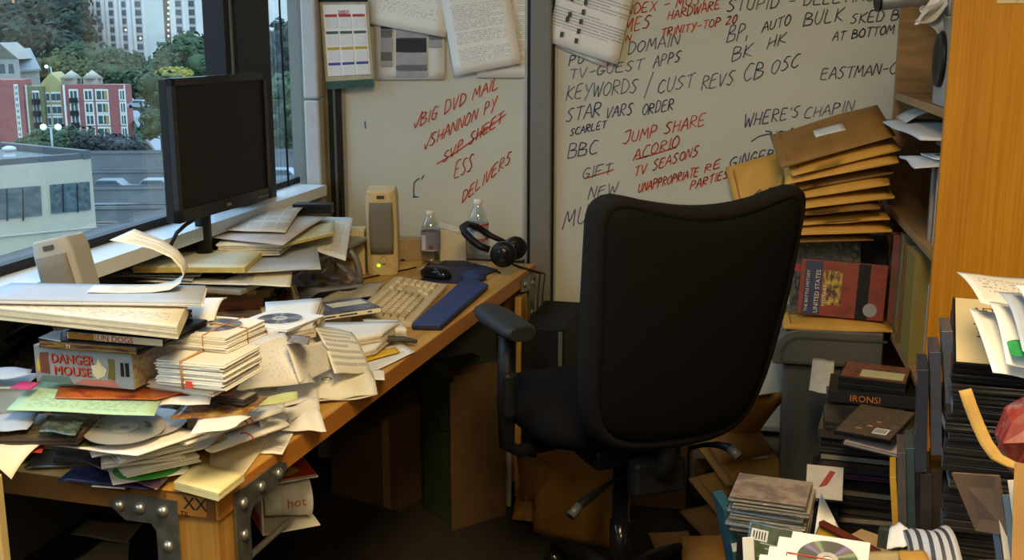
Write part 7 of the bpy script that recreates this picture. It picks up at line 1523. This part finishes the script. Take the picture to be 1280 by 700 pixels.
Wz(dq([(1278, 440, 1.46), (1340, 452, 1.45), (1330, 375, 1.62), (1248, 366, 1.66)]), DAYLIT, 'bluish white envelope third of the fan at the right edge', bend=.016)
Wz(dq([(1290, 415, 1.44), (1345, 425, 1.43), (1335, 356, 1.58), (1264, 360, 1.62)]), PAPER, 'topmost white envelope curling at the right edge', bend=.02)
Wz(dq([(1264, 444, 1.475), (1300, 450, 1.47), (1296, 425, 1.53), (1258, 428, 1.54)]), M('green_print_card', (.03, .30, .08), .5), 'green card between the white envelopes at the right edge', name='green_card')
# ================================================================== OPEN CARTON AT THE RIGHT EDGE
oc = tag(empty('cardboard_box', (.50, 1.30, 0), R(-18)), 'open cardboard box of cases at the lower right edge, its flap torn', 'box')
KB = M('orange_brown_card', (.36, .20, .06), .8, .1, 14)
def opart(name, pts, th, m):
    P = dq(pts); mb = MB(); nrm = (P[1] - P[0]).cross(P[3] - P[0]).normalized() * th; mb.hexa(P + [p + nrm for p in P]); o = mb.build(name, m, None, fix=True); o.parent = oc; iv = oc.matrix_basis.inverted() if False else None
    return o
def adopt(o):
    M0 = Matrix.Translation(oc.location) @ Matrix.Rotation(oc.rotation_euler.z, 4, 'Z'); o.parent = oc; o.matrix_local = M0.inverted() @ Matrix.Translation(o.location); return o
def oq(name, pts, th, m):
    P = dq(pts); nrm = (P[1] - P[0]).cross(P[3] - P[0]).normalized() * th; mb = MB(); mb.hexa(P + [p + nrm for p in P]); return adopt(mb.build(name, m, recenter=True, fix=True))
oq('side_flap', [(1222, 662, 1.56), (1262, 668, 1.50), (1250, 594, 1.50), (1192, 590, 1.56)], .004, M('dark_brown_flap', (.15, .085, .045), .85, .1, 14))
oq('box_wall', [(1262, 760, 1.40), (1330, 760, 1.38), (1325, 585, 1.38), (1268, 578, 1.40)], .004, KB)
oq('box_wall', [(1225, 760, 1.55), (1262, 760, 1.40), (1268, 700, 1.40), (1228, 700, 1.55)], .004, KB)
path = [(1206, 487, 1.46), (1212, 505, 1.455), (1221, 528, 1.45), (1232, 552, 1.44), (1245, 570, 1.43), (1262, 579, 1.42), (1290, 586, 1.40)]
mb = MB(); C_ = [at_d(*p) for p in path]
def stripf(u, v):
    s = u * (len(C_) - 1); i = min(int(s), len(C_) - 2); f = s - i; q = C_[i] * (1 - f) + C_[i + 1] * f
    return q + Vector((.009 * (v - .5) * 1.6, -.004 * (v - .5), .006 * (v - .5)))
mb.grid(stripf, 18, 3, .006, nrm=(0, 1, 0)); adopt(mb.build('torn_flap_edge', M('torn_yellow_card', (.42, .25, .055), .8, .1, 40), recenter=True, fix=True))
for k, (px, py, n_, c_) in enumerate([(1212 + 26, 648, 'dark blue', (.03, .04, .06)), (1247, 640, 'cream spined', (.50, .42, .28)), (1252, 618, 'slate', (.07, .09, .11)), (1259, 600, 'pale spined', (.46, .40, .30)), (1266, 612, 'dark grey', (.05, .05, .055))]):
    upright(px, py, 1.53 - .018 * k, .010, .14, .12, -25, -20, M('box_case_' + n_.replace(' ', '_'), c_, .3), f'{n_} jewel case standing in the open cardboard box at the right edge', 'disc case', name='jewel_case', roll=-17)
c = at_d(1284, 548, 1.50); rnd = random.Random(12); mb = MB(); mb.lathe([(.006, -.05), (.03, -.035), (.038, 0), (.03, .03), (.008, .05)], 10, smooth=False); mb.v = [(x + rnd.uniform(-.008, .008), y + rnd.uniform(-.008, .008), z_ + rnd.uniform(-.008, .008)) for x, y, z_ in mb.v]
tag(mb.build('plastic_bag', art('red_white_bag', [(.16, .02, .015), (.22, .03, .02), (.20, .18, .18)], 4, .3), loc=c), 'red and white plastic bag at the right edge behind the torn flap', 'bag')
tag(bevel(MB().box((0, 0, .46), (.18, .16, .92)).build('tall_carton', CARD), .003), 'tall carton just outside the frame holding the red plastic bag', 'box').location = (c.x + .06, c.y + .10, 0) if False else (.72, 1.62, 0)
# striped paper bag and cards at the bottom
P4 = dq([(1140, 712, 1.92), (1205, 712, 1.88), (1180, 662, 1.98), (1128, 668, 2.02)]); f0 = quadf(P4, .02, .004, 3)
t = NT('black_white_stripes'); uvn = t.n('ShaderNodeUVMap'); sp3 = t.n('ShaderNodeSeparateXYZ'); t.t.links.new(uvn.outputs[0], sp3.inputs[0])
STR = t.done(t.mix(t.math('LESS_THAN', t.math('FRACT', t.math('MULTIPLY', sp3.outputs[0], 5.0)), .42), (.46, .46, .48), (.04, .04, .045)), .6)
tag(MB().grid(f0, 10, 8, .012).build('striped_bag', STR, recenter=True, fix=True), 'white paper bag with black stripes at the bottom edge under the near stack', 'bag')
tag(MB().grid(quadf(dq([(1075, 712, 1.92), (1140, 716, 1.90), (1132, 690, 1.98), (1080, 690, 2.0)]), 0, .001, 4), 6, 5, .003).build('manila_card', M('manila_card', (.50, .38, .17), .8), recenter=True, fix=True), 'manila card at the bottom edge left of the striped bag', 'card')
tag(MB().grid(quadf(dq([(1128, 712, 1.89), (1165, 714, 1.86), (1155, 690, 1.93), (1122, 690, 1.95)]), .004, .002, 6), 6, 5, .003).build('padded_envelope', KRAFT, recenter=True, fix=True), 'small orange envelope corner between the manila card and the striped bag', 'envelope')
tag(MB().grid(quadf(dq([(1108, 690, 2.0), (1140, 682, 1.98), (1128, 658, 2.05), (1112, 662, 2.06)]), .006, .004, 7), 6, 5, .002).build('crumpled_sheet', PAPER, recenter=True, fix=True), 'crumpled white slip above the manila card', 'paper')
